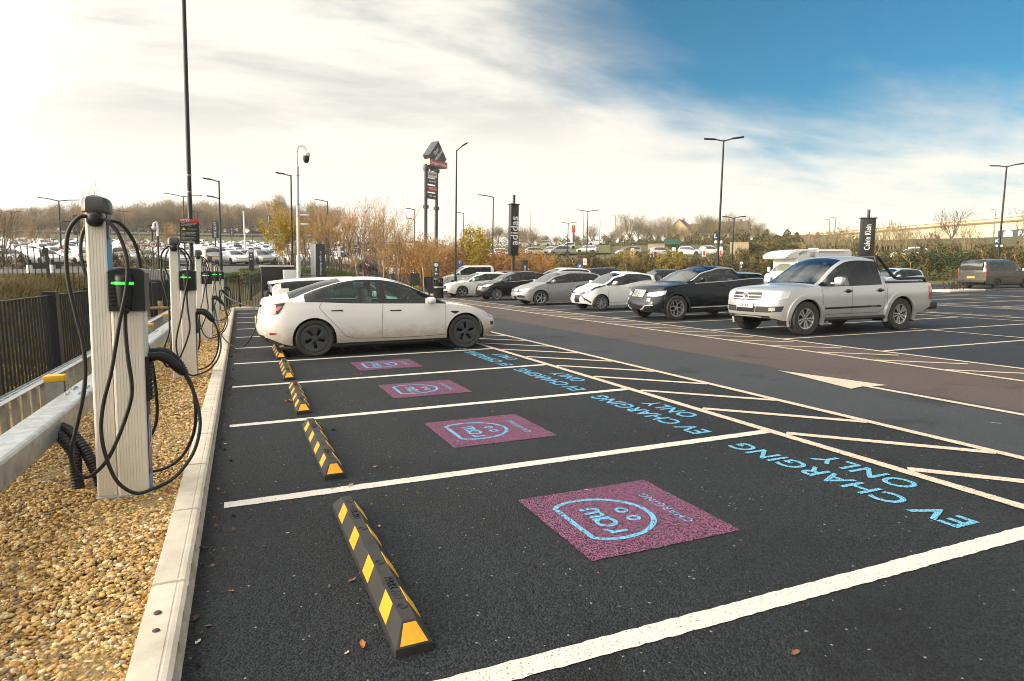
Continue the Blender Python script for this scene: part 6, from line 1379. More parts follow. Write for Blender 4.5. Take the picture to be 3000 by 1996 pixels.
# ------------------------------------------------------------------ the tall outlet sign
def totem():
    d = 110; x, y, z = spot(1265, d); k = d/1880/math.cos(R(az_of(1265)-22.78)); u = Matrix.Rotation(R(48), 3, 'Z') @ side_dir(1265); n = u.cross(Vector((0, 0, 1))); e = 1/math.cos(R(48))
    t = thing('outlet_totem', 'tall grey outlet sign with diamond top and red bar on two legs', 'sign', (x, y, z)); Z = lambda py: zat(py, d, 1265)-z
    U = lambda px: (px-1265)*k*e
    T = lambda a, b, h: tuple(n*h+u*a+Vector((0, 0, b))); M3 = frame((0, 0, 0), u, (0, 0, 1)).to_3x3()
    SLATE = mat('slate_sign', (.026, .038, .045), .45)
    q = MB(); q.prism([(U(1276), Z(423)), (U(1251), Z(467)), (U(1273), Z(507)), (U(1300), Z(470))], -.75, .75, 0, T); o = q.build('diamond', SLATE, t)
    ang = math.atan2(44, 25*e); a = u*math.cos(ang)+Vector((0, 0, math.sin(ang))); b_ = -u*math.sin(ang)+Vector((0, 0, math.cos(ang))); v0 = Vector(T(U(1251), Z(467), .77))
    text('sign_words', 'East', .82, SIGNTXT, o, frame(tuple(v0+a*.95-b_*.75), a, b_), .02, .006, 'LEFT')
    text('sign_words', 'Midlands', .82, SIGNTXT, o, frame(tuple(v0+a*.45-b_*1.6), a, b_), .02, .006, 'LEFT', fit=2.55)
    q = MB(); q.box(T(U(1276), Z(487), 0), (50*k*e, 16.5*k, 1.7), M=M3); o = q.build('red_bar', mat('totem_red', (.42, .075, .075), .45), t); q = MB(); q.box(T(U(1251)-.02, Z(487), 0), (.06, 16.5*k, 1.7), M=M3); q.build('bar_end', mat('bar_end_cream', (.62, .52, .30), .5), o)
    text('sign_words', 'Designer Outlet', .80, SIGNTXT, o, frame(T(U(1276), Z(488), .86), u, (0, 0, 1)), .02, .006, fit=46*k*e)
    for px in (1251, 1281):
        q = MB(); q.tube([T(U(px), -1, 0), T(U(px), Z(492), 0)], .30, 12); q.build('leg', SLATE, t)
        for py in (506, 612): q = MB(); q.lathe([(.32, -.3), (.5, -.25), (.5, .25), (.32, .3)], 14, c=T(U(px), Z(py), 0)); q.build('leg_collar', SLATE, t)
    for y0, y1, wd, m, tm in ((511, 527, 'McARTHUR', WH, DARKGREY), (531, 545, 'Superdry', SLATE, SIGNTXT), (551, 567, 'FIVE GUYS', mat('totem_red', (0, 0, 0)), SIGNTXT), (572, 587, 'adidas outlet', SLATE, SIGNTXT)):
        q = MB(); q.box(T(U(1266.5), Z((y0+y1)/2), 0), (25*k*e, (y1-y0)*k, .5), M=M3); o = q.build('shop_panel', m, t); text('sign_words', wd, .46, tm, o, frame(T(U(1266.5), Z((y0+y1)/2), .26), u, (0, 0, 1)), .01, .004, fit=19*k*e)
totem()
# golden M sign far off
x, y, z = spot(1681, 190); t = thing('burger_sign', 'far red and yellow restaurant sign on a pole above the bank', 'sign', (x, y, z)); u = side_dir(1681); M3 = frame((0, 0, 0), u, (0, 0, 1)).to_3x3(); n = u.cross(Vector((0, 0, 1)))
Z = lambda py: zat(py, 190, 1681)-z
q = MB(); q.tube([(0, 0, 0), (0, 0, Z(684))], .3, 8); q.build('pole', DARKGREY, t); q = MB(); q.rbox((0, 0, Z(676)), (1.0, 1.5, .5), .05, M=M3); q.build('lower_panel', RED, t)
q = MB(); q.rbox((0, 0, Z(667)), (1.0, 1.1, .4), .05, M=M3); q.build('upper_panel', DARKGREY, t)
q = MB()
for s in (-1, 1): q.tube([tuple(n*.28+u*(.0 if k < 0 else 0)+u*(s*(.24+.24*math.cos(a)))+Vector((0, 0, Z(668.5)-.2+.75*math.sin(a)))) for a in np.linspace(0, PI, 11) for k in (0,)], .09, 6)
q.build('arches', YEL, t)
# ------------------------------------------------------------------ fences and small things on the left
railing('black railings round the grassy mound on the left', [polar(-19, 27), polar(-14.6, 24.5), polar(-11.5, 24), polar(-8, 25), polar(-4.5, 28), polar(-2.4, 34)], h=1.05, gap=.16, bar=.02, post=1.9, zf=lambda x, y: terr(x, y)-.02)
railing('low black handrail at the foot of the grassy mound', [polar(-17.5, 14.5), polar(-14.2, 15.2), polar(-11.5, 15.5), polar(-9.6, 16.2)], h=.62, gap=3, bar=.015, post=.95, zf=lambda x, y: terr(x, y), broad=.05)
railing('curving black railings beside the hillside road', [polar(-7, 36), polar(-3.2, 31.5), polar(-1.2, 31), polar(0.8, 33), polar(3, 37.5), polar(8, 42)], h=1.15, gap=.16, bar=.022, post=2.0, zf=lambda x, y: terr(x, y))
t = thing('wooden_fence', 'low pale timber post fence behind the nearest charger', 'fence'); WOOD = mat('weathered_timber', (.38, .29, .17), .85, var=.4, vscale=6)
for i, a in enumerate(np.linspace(-9.5, -3.2, 8)):
    x, y = polar(a, 21); z = terr(x, y); q = MB(); q.tube([(x, y, z-.2), (x, y, z+.75)], .07, 8); q.build('post', WOOD, t)
for h in (.25, .55):
    q = MB(); q.tube([(*polar(a, 20.93), terr(*polar(a, 20.93))+h) for a in np.linspace(-9.5, -3.2, 8)], .045, 6); q.build('rail', WOOD, t)
t = None
for i, (px, d) in enumerate(((98, 40), (165, 41))):
    x, y, z = spot(px, d); t = thing('bollard', ('left' if i == 0 else 'right')+' black and white bollard by the hillside road', 'bollard', (x, y, z), 0, 'bollards'); q = MB(); q.tube([(0, 0, 0), (0, 0, .5)], .13, 10); q.build('white_sleeve', WH, t); q = MB(); q.tube([(0, 0, .5), (0, 0, .75), (0, 0, .8)], [.10, .10, .04], 10); q.build('bollard_top', BLACKMET, t)
b = MB()
for k in range(6):
    a0 = -7.3+k*.62; P = [(*polar(a0+da, r_), terr(*polar(a0+da, r_))+.13) for da, r_ in ((0, 45), (.34, 45), (.34, 48.5), (0, 48.5))]; b.add(P, [(0, 1, 2, 3)])
tag(b.build('crossing_stripes', LINE2, fix=True), kind='structure')
# guard rail along the road behind the hillside car park
t = thing('guard_rail', 'long pale guard rail along the road below the wood', 'guard rail')
P = [(*polar(a, 234.5), terr(*polar(a, 234.5))+.75) for a in np.linspace(-30, 8, 40)]; b = MB(); b.grid([[p, (p[0], p[1], p[2]+.45)] for p in P], 0, False); b.build('rail', mat('grey_rail', (.36, .37, .38), .5), t)
for a in np.linspace(-30, 8, 39): p = Vector((*polar(a, 234.7), 0)); z = terr(p.x, p.y); b = MB(); b.box((p.x, p.y, z+.6), (.15, .15, 1.3)); b.build('post', mat('grey_rail', (.3, .3, .3)), t)
# ------------------------------------------------------------------ far buildings on the right
CREAM = mat('cream_cladding', (.66, .56, .40), .6, var=.08, vscale=.2); ROOFB = mat('roof_tile', (.16, .10, .075), .8, var=.3, vscale=2)
def warehouse():
    a0, a1 = Vector((*polar(az_of(2300), 236), 0)), Vector((*polar(az_of(3300), 165), 0)); z = 4.0; zt = 12.2
    u = (a1-a0).normalized(); n = Vector((u.y, -u.x, 0)); n = n if n.dot(Vector((CX, CY, 0))-a0) > 0 else -n
    t = thing('warehouse', 'long cream warehouse with a flat roof behind the right hand trees', 'warehouse'); c = (a0+a1)/2; M3 = frame((0, 0, 0), u, (0, 0, 1)).to_3x3(); l = (a1-a0).length
    za, zb = zat(690, 300, 2350), zat(648, 165, 3300)
    q = MB(); h = 15.0
    A = [a0+Vector((0, 0, 0)), a1, a1-n*60, a0-n*60]; top = [zt, zt, zt, zt]
    q.add([(*p.xy, 0) for p in A]+[(*p.xy, zt) for p in A], [(0, 1, 5, 4), (1, 2, 6, 5), (2, 3, 7, 6), (3, 0, 4, 7), (4, 5, 6, 7)]); q.build('wall', CREAM, t)
    q = MB(); q.box(tuple(c+n*.15+Vector((0, 0, zt-1.0))), (l, .35, .3), M=M3); q.build('gutter_line', mat('brown_gutter', (.22, .13, .06), .6), t)
    q = MB(); q.box(tuple(c+n*.10+Vector((0, 0, zt+.1))), (l+.6, .5, .4), M=M3); q.build('parapet', mat('parapet_cream', (.70, .62, .48), .6), t)
    # dark sign panel with a picture mark
    A2 = Vector((*polar(az_of(2912), 1), 0))
    den = None
    dirv = Vector((math.sin(R(az_of(2915))), math.cos(R(az_of(2915))), 0)); o_ = Vector((CX, CY, 0))
    # meet the wall line
    tt = ((a0-o_).cross(u)).z/(dirv.cross(u)).z; p0 = o_+dirv*tt; dist = tt
    z1, z2 = zat(676, dist, 2960), zat(702, dist, 2960); wd = 24.0
    pc = p0+u*wd/2+n*.3; q = MB(); q.box(tuple(pc+Vector((0, 0, (z1+z2)/2))), (wd, z1-z2, .3), M=M3); o = q.build('sign_board', mat('slate_board', (.045, .06, .075), .5), t)
    text('sign_words', 'PANATTONI', (z1-z2)*.85, SIGNTXT, o, frame(tuple(pc+n*.17-u*(wd/2-4.6)+Vector((0, 0, (z1+z2)/2))), u, (0, 0, 1)), .02, .01, 'LEFT')
    q = MB(); q.prism([(-wd/2+1.4, -1.2), (-wd/2+3.4, -1.2), (-wd/2+3.4, .5), (-wd/2+2.4, 1.3), (-wd/2+1.4, .5)], .17, .22, 0, lambda a, b_, hh_: tuple(pc+u*a+n*hh_+Vector((0, 0, (z1+z2)/2+b_)))); q.build('house_mark', SIGNTXT, o)
    return dist
warehouse()
def house(label, px, d, w, dp, hw_, hr, wallm, roofm, yaw=0.0, zlift=0, cat='house'):
    x, y, z = spot(px, d); z += zlift; t = thing('house' if cat == 'house' else 'shed', label, cat, (x, y, z), R(-az_of(px))+yaw)
    q = MB(); q.box2((-w/2, -dp/2, -2), (w/2, dp/2, hw_)); q.add([(-w/2, -dp/2, hw_), (-w/2, dp/2, hw_), (-w/2, 0, hw_+hr), (w/2, -dp/2, hw_), (w/2, dp/2, hw_), (w/2, 0, hw_+hr)], [(0, 1, 2), (3, 5, 4)]); q.build('wall', wallm, t)
    q = MB()
    for s in (-1, 1):
        a = [(-w/2-.3, s*(dp/2+.35), hw_-.15), (w/2+.3, s*(dp/2+.35), hw_-.15), (w/2+.3, 0, hw_+hr+.08), (-w/2-.3, 0, hw_+hr+.08)]; q.add(a+[(p[0], p[1], p[2]+.15) for p in a], [(0, 1, 2, 3), (4, 5, 6, 7), (0, 1, 5, 4), (1, 2, 6, 5), (3, 0, 4, 7), (2, 3, 7, 6)])
    o = q.build('roof', roofm, t)
    if cat == 'house':
        q = MB(); q.box((w*.3, 0, hw_+hr+.3), (.7, .6, 1.3)); q.build('chimney', mat('brick', (.30, .15, .09), .9), o)
        for i in range(3):
            q = MB(); q.box((-w*.32+w*.32*i, -dp/2-.02, hw_*.62), (1.0, .08, 1.1)); q.build('window', mat('dark_glazing', (.05, .048, .042), .06, coat=1), t)
        q = MB(); q.box((w/2+.02, 0, hw_*.72), (.08, 1.0, 1.1)); q.build('window', mat('dark_glazing', (.05, .048, .042), .06), t); q = MB(); q.box((-w/2-.02, 0, hw_*.72), (.08, 1.0, 1.1)); q.build('window', mat('dark_glazing', (.05, .048, .042), .06), t)
    else:
        q = MB(); q.box((0, -dp/2-.02, hw_*.4), (w*.4, .06, hw_*.8)); q.build('door', roofm, t)
    return t
STONE = mat('cream_render', (.60, .46, .24), .8, var=.15, vscale=1)
house('cream gabled house among bare trees on the far bank', 1994, 235, 9, 8, 4.6, 4.2, STONE, ROOFB, R(78))
house('low cream house with brown roof right of the gabled house', 2060, 245, 16, 8, 4.6, 3.0, STONE, ROOFB, R(4))
house('cream house with grey roof near the lamp post with the letter L', 2130, 250, 14, 8, 5, 3.4, mat('pale_render', (.52, .48, .42), .8), mat('grey_tile', (.12, .12, .125), .8, var=.3, vscale=2), R(-10))
house('brown roofed house left of the warehouse', 2335, 190, 15, 9, 2.4, 2.6, mat('brick', (.30, .15, .09), .9), ROOFB, R(8), zlift=-3.4)
house('dark green timber kiosk with pointed roof on the bank', 1966, 120, 2.3, 2.3, 1.7, .7, mat('green_boards', (.02, .11, .055), .6, var=.2), mat('green_roof', (.015, .075, .04), .6), R(5), cat='shed')
def crate(label, px, d, w, h, m):
    x, y, z = spot(px, d); t = thing('storage_container', label, 'container', (x, y, z), R(-az_of(px))); q = MB(); n_ = int(w/.3); pts = []
    for i in range(n_): pts += [(-w/2+w*i/n_, -1.2), (-w/2+w*(i+.5)/n_, -1.2), (-w/2+w*(i+.5)/n_, -1.14), (-w/2+w*(i+1)/n_, -1.14)]
    q.prism(pts+[(w/2, 1.2), (-w/2, 1.2)], 0, h); q.build('container_body', m, t); q = MB(); q.box((0, 0, h+.03), (w+.06, 2.5, .08)); q.build('roof', m, t)
BEIGE = mat('beige_steel', (.52, .42, .30), .6, var=.1)
crate('beige storage container left of the green kiosk', 1921, 118, 2.9, 1.8, BEIGE)
crate('beige storage container near the lamp post with the letter L', 2162, 112, 2.8, 1.9, BEIGE)
for i, (px, lab) in enumerate(((1852, 'far left'), (1910, 'left'), (1972, 'middle'), (2060, 'right'), (2108, 'far right'))):
    x, y, z = spot(px, 105); t = thing('charging_kiosk', 'small red and white charger post along the bank, '+lab+' of five', 'EV charger', (x, y, z), R(-az_of(px)), 'red and white charger posts'); q = MB(); q.rbox((0, 0, .75), (.62, .4, 1.5), .08); q.build('kiosk_body', WHITEP, t); q = MB(); q.rbox((0, -.19, .55), (.28, .06, .75), .02); q.build('red_panel', RED, t)
# ================================================================== VEGETATION
class Plant:
    """skeleton segments and leaves, gathered as arrays and turned into one mesh each"""
    def __init__(s, seed): s.r = random.Random(seed); s.seg = []; s.tips = []; s.leaf = []
    def rv(s): a = s.r.uniform(0, 2*PI); z = s.r.uniform(-1, 1); q = math.sqrt(1-z*z); return Vector((q*math.cos(a), q*math.sin(a), z))
    def grow(s, p, d, l, rad, lev, nb, bend=.18, up=.10, spread=.7, shrink=.62, nseg=3, taper=.65):
        d = d.normalized(); pts = [p]; r0 = rad
        for i in range(nseg):
            d = (d+s.rv()*bend+Vector((0, 0, up))).normalized(); q = pts[-1]+d*(l/nseg); r1 = rad*(1-(1-taper)*(i+1)/nseg); s.seg.append((pts[-1], q, r0, r1, lev)); r0 = r1; pts.append(q)
        if lev == 0: s.tips.append((pts[-2], pts[-1])); return
        n = nb[len(nb)-lev] if lev <= len(nb) else 3
        for k in range(n):
            f = s.r.uniform(.30, 1.0) if k else 1.0; x = f*nseg; i = min(nseg-1, int(x)); b = pts[i].lerp(pts[i+1], x-i)
            dd = (d+s.rv()*spread).normalized()
            s.grow(b, dd, l*shrink*s.r.uniform(.7, 1.15), max(.006, rad*taper*s.r.uniform(.45, .7)), lev-1, nb, bend, up, spread, shrink, max(2, nseg-1), taper)
    def wood(s, name, m, parent, lo=None, hi=None, rmin=.0):
        S = [q for q in s.seg if (lo is None or q[4] >= lo) and (hi is None or q[4] <= hi)]
        if not S: return None
        A = np.array([q[0][:] for q in S]); B = np.array([q[1][:] for q in S]); ra = np.maximum(rmin, [q[2] for q in S])[:, None]; rb = np.maximum(rmin, [q[3] for q in S])[:, None]
        t = B-A; t /= np.linalg.norm(t, axis=1)[:, None]+1e-9; h = np.where(np.abs(t[:, 2:3]) < .9, np.array([[0, 0, 1.]]), np.array([[1., 0, 0]])); a = np.cross(t, h); a /= np.linalg.norm(a, axis=1)[:, None]; b = np.cross(t, a)
        k = 5 if (lo or 0) > 0 else 3; V = []
        for (P, rr) in ((A, ra), (B, rb)):
            for i in range(k): an = 2*PI*i/k; V.append(P+(a*math.cos(an)+b*math.sin(an))*rr)
        V = np.stack(V, 1).reshape(-1, 3); n = len(S); base = (np.arange(n)*2*k)[:, None, None]
        F = np.array([[i, (i+1) % k, k+(i+1) % k, k+i] for i in range(k)])[None]+base
        return arr_mesh(name, V, F.reshape(-1, 4), m, parent, True)
    def leaves(s, name, m, parent, per, size, spread=.25, flat=.0, extra=0, box=None):
        P = []
        for a, b in s.tips:
            for k in range(per): P.append(a.lerp(b, s.r.random())+s.rv()*spread*s.r.random())
        return leaf_mesh(name, np.array([p[:] for p in P]), size, m, parent, s.r.randint(0, 9999), flat)
def arr_mesh(name, V, F, m, parent=None, smooth=False):
    me = bpy.data.meshes.new(name); k = F.shape[1]; me.vertices.add(len(V)); me.vertices.foreach_set('co', np.asarray(V, 'f4').ravel()); me.loops.add(F.size); me.loops.foreach_set('vertex_index', np.asarray(F, 'i4').ravel())
    me.polygons.add(len(F)); me.polygons.foreach_set('loop_start', np.arange(0, F.size, k, dtype='i4')); me.polygons.foreach_set('use_smooth', np.full(len(F), smooth)); me.materials.append(m); me.update(); me.validate()
    return link(name, me, parent)
def leaf_mesh(name, P, size, m, parent, seed, flat=0.0, aspect=.55):
    g = np.random.default_rng(seed); n = len(P); s = size*g.uniform(.6, 1.35, (n, 1)); a = g.normal(0, 1, (n, 3)); a[:, 2] *= (1-flat); a /= np.linalg.norm(a, axis=1)[:, None]; b = np.cross(a, g.normal(0, 1, (n, 3))); b /= np.linalg.norm(b, axis=1)[:, None]+1e-9
    V = np.stack([P-a*s*.5, P+b*s*aspect*.5, P+a*s*.5, P-b*s*aspect*.5], 1).reshape(-1, 3); F = np.arange(n*4).reshape(-1, 4)
    return arr_mesh(name, V, F, m, parent)
def leafmat(name, c1, c2, vs=.7): 
    m = mat(name, c1, .75, var=.1, vscale=vs, col2=c2, spec=.2); return m
BARK = mat('bark_grey_brown', (.15, .115, .08), .9, var=.3, vscale=3); BARKT = mat('twig_brown', (.48, .30, .12), .9, var=.35, vscale=.6); BIRCH = mat('birch_bark', (.56, .50, .42), .7, var=.35, vscale=9)
TWIGF = mat('far_twig_brown', (.38, .28, .16), .95, var=.35, vscale=.35, col2=(.23, .17, .11)); TWIGO = mat('far_twig_orange', (.48, .28, .10), .95, var=.35, vscale=.35, col2=(.26, .17, .09)); TWIGG = mat('far_twig_olive', (.30, .25, .12), .95, var=.35, vscale=.35, col2=(.19, .15, .09))
LYG = leafmat('leaf_yellow_green', (.55, .37, .03), (.27, .22, .025)); LOR = leafmat('leaf_orange', (.68, .32, .05), (.42, .21, .05)); LGR = leafmat('leaf_dark_green', (.055, .065, .020), (.10, .085, .035)); LGB = leafmat('leaf_brown_green', (.12, .095, .035), (.065, .065, .025)); LOL = leafmat('leaf_olive_yellow', (.28, .22, .03), (.13, .12, .022)); LEV = leafmat('leaf_evergreen', (.030, .060, .025), (.055, .075, .025)); LRB = leafmat('leaf_red_brown', (.42, .20, .06), (.25, .14, .06))
# ---- prototypes ----------------------------------------------------
def proto_round(seed, h, w, twm, trunk_h=.25, ntw=3600, bark=BARK, limb=7, tw=(.5, 1.3), wid=.035, lift=.0):
    """broad leafless crown: trunk, forking limbs, a cloud of fine twigs pointing outwards"""
    p = Plant(seed); t = bpy.data.objects.new('bare_tree', None); COL.objects.link(t)
    p.seg.append((Vector((0, 0, -.4)), Vector((p.r.uniform(-.1, .1), 0, h*trunk_h)), h*.022, h*.017, 3))
    for k in range(limb):
        a = 2*PI*k/limb+p.r.uniform(-.3, .3); d = Vector((math.cos(a)*.6, math.sin(a)*.6, p.r.uniform(.7, 1.5))); p.grow(Vector((0, 0, h*trunk_h*p.r.uniform(.8, 1))), d, h*.42, h*.011, 2, (4, 4), bend=.16, up=.08, spread=.65)
    p.wood('trunk', bark, t, rmin=.02)
    g = np.random.default_rng(seed); P = []; n = ntw
    c = np.array([0, 0, h*(.58+lift)]); lobes = [c+np.array([g.uniform(-.28, .28)*w, g.uniform(-.28, .28)*w, g.uniform(-.16, .26)*h]) for _ in range(9)]
    li = g.integers(0, 9, n); D = g.normal(0, 1, (n, 3)); D /= np.linalg.norm(D, axis=1)[:, None]; rr = g.random(n)**.45
    Q = np.array(lobes)[li]+D*rr[:, None]*np.array([w*.27, w*.27, h*.23]); Q = Q[Q[:, 2] > h*.12]
    n = len(Q); d = (Q-np.array([0, 0, h*.3])); d /= np.linalg.norm(d, axis=1)[:, None]; d += g.normal(0, .45, (n, 3)); d[:, 2] += .25; d /= np.linalg.norm(d, axis=1)[:, None]; l = g.uniform(*tw, (n, 1)); s = np.cross(d, g.normal(0, 1, (n, 3))); s /= np.linalg.norm(s, axis=1)[:, None]
    V = np.stack([Q-s*wid, Q+s*wid, Q+d*l+s*wid*.3, Q+d*l-s*wid*.3], 1).reshape(-1, 3); arr_mesh('crown', V, np.arange(n*4).reshape(-1, 4), twm, t); return t
def proto_upright(seed, h, w, stems=9, lm=None, per=2, lsize=.10, twm=BARKT, lspread=.2, rmin=.009, bark=None, nb=(5, 5)):
    """many stemmed shrub or coppiced tree: stems fan out and sweep upwards"""
    p = Plant(seed); t = bpy.data.objects.new('tall_shrub', None); COL.objects.link(t)
    for k in range(stems):
        a = 2*PI*k/stems+p.r.uniform(-.4, .4); o = p.r.uniform(.2, 1)*w*.5; hh = h*p.r.uniform(.75, 1.0)
        p.grow(Vector((math.cos(a)*o*.35, math.sin(a)*o*.35, -.2)), Vector((math.cos(a)*o/h*1.0, math.sin(a)*o/h*1.0, 1)), hh*.62, .018+.0045*h, 2, nb, bend=.10, up=.10, spread=.42, shrink=.50, nseg=4, taper=.5)
    p.wood('stems', bark or twm, t, 2, rmin=rmin*1.5); p.wood('twigs', twm, t, None, 1, rmin=rmin)
    if lm: p.leaves('foliage', lm, t, per, lsize, lspread)
    return t
def proto_crown(seed, h, lm, per):
    """slender several stemmed tree: bare lower stems, crooked boughs and a haze of fine twigs at the top"""
    p = Plant(seed); t = bpy.data.objects.new('tall_shrub', None); COL.objects.link(t)
    for k in range(5):
        a = 2*PI*k/5+p.r.uniform(-.4, .4); o = p.r.uniform(.1, .5)
        p.grow(Vector((math.cos(a)*o, math.sin(a)*o, -.2)), Vector((math.cos(a)*.26, math.sin(a)*.26, 1)), h*.52*p.r.uniform(.8, 1.05), .05, 3, (5, 5, 4), bend=.16, up=.09, spread=.62, shrink=.56, nseg=4, taper=.55)
    p.wood('stems', BARK, t, 2, rmin=.014); p.wood('twigs', BARKT, t, None, 1, rmin=.0085)
    if lm: p.leaves('foliage', lm, t, per, .075, .15)
    return t
def proto_bush(seed, h, w, lm, n=2600, size=.16, twm=BARKT, gap=.5, lm2=None):
    """dense bush: twiggy frame and leaves gathered in uneven clumps"""
    g = np.random.default_rng(seed); p = Plant(seed); t = bpy.data.objects.new('bush', None); COL.objects.link(t)
    for k in range(8):
        a = 2*PI*k/8+p.r.uniform(-.3, .3); p.grow(Vector((math.cos(a)*w*.12, math.sin(a)*w*.12, -.2)), Vector((math.cos(a)*w/h*.45, math.sin(a)*w/h*.45, 1)), h*.62, .03, 2, (4, 4), bend=.2, up=.02, spread=.7, shrink=.5)
    p.wood('stems', twm, t, rmin=.012)
    nl = 26; L = np.stack([g.uniform(-.42, .42, nl)*w, g.uniform(-.42, .42, nl)*w, g.uniform(.12, .86, nl)*h], 1); L[:, 2] *= 1-.45*(np.hypot(L[:, 0], L[:, 1])/(w*.6))**2
    li = g.integers(0, nl, n); R_ = g.uniform(.10, .24, nl)[li]*min(w, h*1.2); D = g.normal(0, 1, (n, 3)); D /= np.linalg.norm(D, axis=1)[:, None]
    P = L[li]+D*(R_*g.random(n)**.4)[:, None]; P = P[P[:, 2] > .02]
    leaf_mesh('foliage', P, size, lm, t, seed, .2)
    if lm2: leaf_mesh('foliage', P[::4]+g.normal(0, .1, (len(P[::4]), 3)), size, lm2, t, seed+5, .2)
    return t
USED = set()
def put(proto, name, label, cat, px, d, top=None, h0=1.0, group=None, rz=None, sxy=None, z=None, xy=None, sink=.1):
    """first use moves the prototype itself, later uses copy it with its parts"""
    if proto.name in USED: o = copy_tree(proto)
    else: USED.add(proto.name); o = proto
    x, y, zz = (xy[0], xy[1], terr(*xy)) if xy else spot(px, d); zz = zz if z is None else z
    s = 1.0 if top is None else (zat(top, d, px)-zz)/h0
    o.location = (x, y, zz-sink); o.scale = (sxy or s, sxy or s, s); o.rotation_euler = (0, 0, random.uniform(0, 6.28) if rz is None else rz)
    if o is not proto or True: o.name = name
    tag(o, label, cat, group); USED.add(o.name); return o
class Pool:
    def __init__(s, protos): s.p = protos; s.n = [False]*len(protos)
    def put(s, i, *a, **k):
        i %= len(s.p); o = s.p[i]
        if s.n[i]: o = copy_tree(o)
        s.n[i] = True; return place(o, *a, **k)
def place(o, name, label, cat, px, d, top=None, h0=1.0, group=None, rz=None, sxy=None, xy=None, sink=.1):
    x, y, zz = (xy[0], xy[1], terr(*xy)) if xy else spot(px, d); s = 1.0 if top is None else (zat(top, d, px)-zz)/h0
    o.location = (x, y, zz-sink); w = s if sxy is None else sxy; o.scale = (w, w, s); o.rotation_euler = (0, 0, random.uniform(0, 6.28) if rz is None else rz); o.name = name; return tag(o, label, cat, group)
# ---- the wood beyond the hillside car park ---------------------------
wood = Pool([proto_round(11, 10, 9, TWIGF, .22), proto_round(12, 10, 8, TWIGO, .2), proto_round(13, 10, 10, TWIGG, .2), proto_round(14, 10, 8.5, TWIGF, .25, lift=.04), proto_round(15, 10, 7, TWIGG, .2, lift=.03)])
TONE = ['grey brown', 'orange brown', 'olive brown', 'grey brown', 'olive brown']
def woodtop(px): return 612+9*math.sin(px*.021)+7*math.sin(px*.057+1)+(8 if px < 300 else 0)-(8 if 500 < px < 700 else 0)
k = 0
for rr, step in ((252, 32), (272, 30)):
    px = -120+(15 if rr > 260 else 0)
    while px < 980:
        i = random.choice((0, 0, 1, 2, 3, 4, 4)); tp = woodtop(px)+random.uniform(-9, 14)+(10 if rr < 260 else -3)
        wood.put(i, 'bare_tree', TONE[i]+' leafless tree in the '+('front' if rr < 260 else 'back')+' of the wood beyond the hillside cars', 'tree', px, rr+random.uniform(-6, 6), tp, 9.6, 'leafless trees of the far wood', sxy=random.uniform(1.05, 1.4)); px += step*random.uniform(.7, 1.3)
def undergrowth(name, a0, a1, r0, r1, n, h, size, m, seed):
    g = np.random.default_rng(seed); P = []
    a = g.uniform(a0, a1, n); r = g.uniform(r0, r1, n); hh = h*(.6+.4*np.sin(a*2.3)*np.sin(a*5.7+1))
    for i in range(n): x, y = polar(a[i], r[i]); P.append((x, y, terr(x, y)+g.random()**1.3*max(.3, hh[i])))
    tag(leaf_mesh(name, np.array(P), size, m, None, seed, .1), kind='stuff')
undergrowth('undergrowth', -26, 8, 247, 251, 9000, 3.6, .8, LGB, 5)
undergrowth('undergrowth', -26, 8, 258, 275, 14000, 7.5, .9, TWIGF, 6)
undergrowth('undergrowth', 15, 62, 205, 225, 16000, 3.2, .6, LGB, 8)
undergrowth('undergrowth', 27, 47, 150, 175, 9000, 3.2, .5, LGB, 9)
# ---- brown shrubs behind the white saloon ------------------------------
tall = Pool([proto_crown(21, 7, LOR, 2), proto_crown(22, 7, LRB, 1), proto_crown(23, 7, LYG, 1)])
DESC = ['orange leaved upright shrub', 'rusty leaved upright shrub', 'yellow flecked upright shrub']
B = [(878, 600), (905, 632), (935, 612), (960, 596), (985, 585), (1010, 590), (1035, 572), (1062, 576), (1088, 580), (1112, 578), (1138, 590), (1160, 598), (1185, 640), (1212, 665), (1235, 672), (1258, 662), (1282, 668), (1306, 676), (1330, 690)]
for i, (px, tp) in enumerate(B):
    tall.put(i, 'tall_shrub', DESC[i % 3]+(' behind the white saloon roof' if px < 1000 else ' under the outlet sign' if px > 1180 else ' in the tallest brown clump'), 'shrub', px, (66 if px > 1240 else 56)+random.uniform(-4, 4), tp, 6.9, 'brown shrubs behind the white saloon', sxy=.95)
for i, px in enumerate(range(930, 1215, 95)):
    tall.put(i+1, 'tall_shrub', DESC[(i+1) % 3]+' low in front of the brown clump', 'shrub', px+random.uniform(-8, 8), 49+random.uniform(-2, 2), random.uniform(690, 735), 6.9, 'brown shrubs behind the white saloon', sxy=.62)
orange = Pool([proto_bush(31, 3.6, 3.8, LOR, 3000, .13), proto_bush(32, 3.6, 4.2, LRB, 2600, .13)])
for i, (px, d, tp) in enumerate(((1228, 55, 700), (1262, 64, 690), (1300, 66, 706), (1335, 66, 716), (1440, 63, 716), (1470, 62, 722), (1502, 63, 712), (1535, 62, 722), (1568, 63, 728), (1592, 64, 744))):
    orange.put(i, 'orange_shrub', ('orange' if i % 2 == 0 else 'red brown')+' leaved rounded shrub '+('below the outlet sign' if px < 1340 else 'beside the grey pillar sign'), 'shrub', px, d, tp, 3.3, 'orange shrubs')
yel = proto_upright(41, 6, 3.4, 6, LYG, 44, .13, lspread=.55, bark=BIRCH); place(yel, 'autumn_tree', 'yellow green autumn tree left of the camera pole', 'tree', 848, 46, 588, 6.2, rz=.5, sxy=.80)
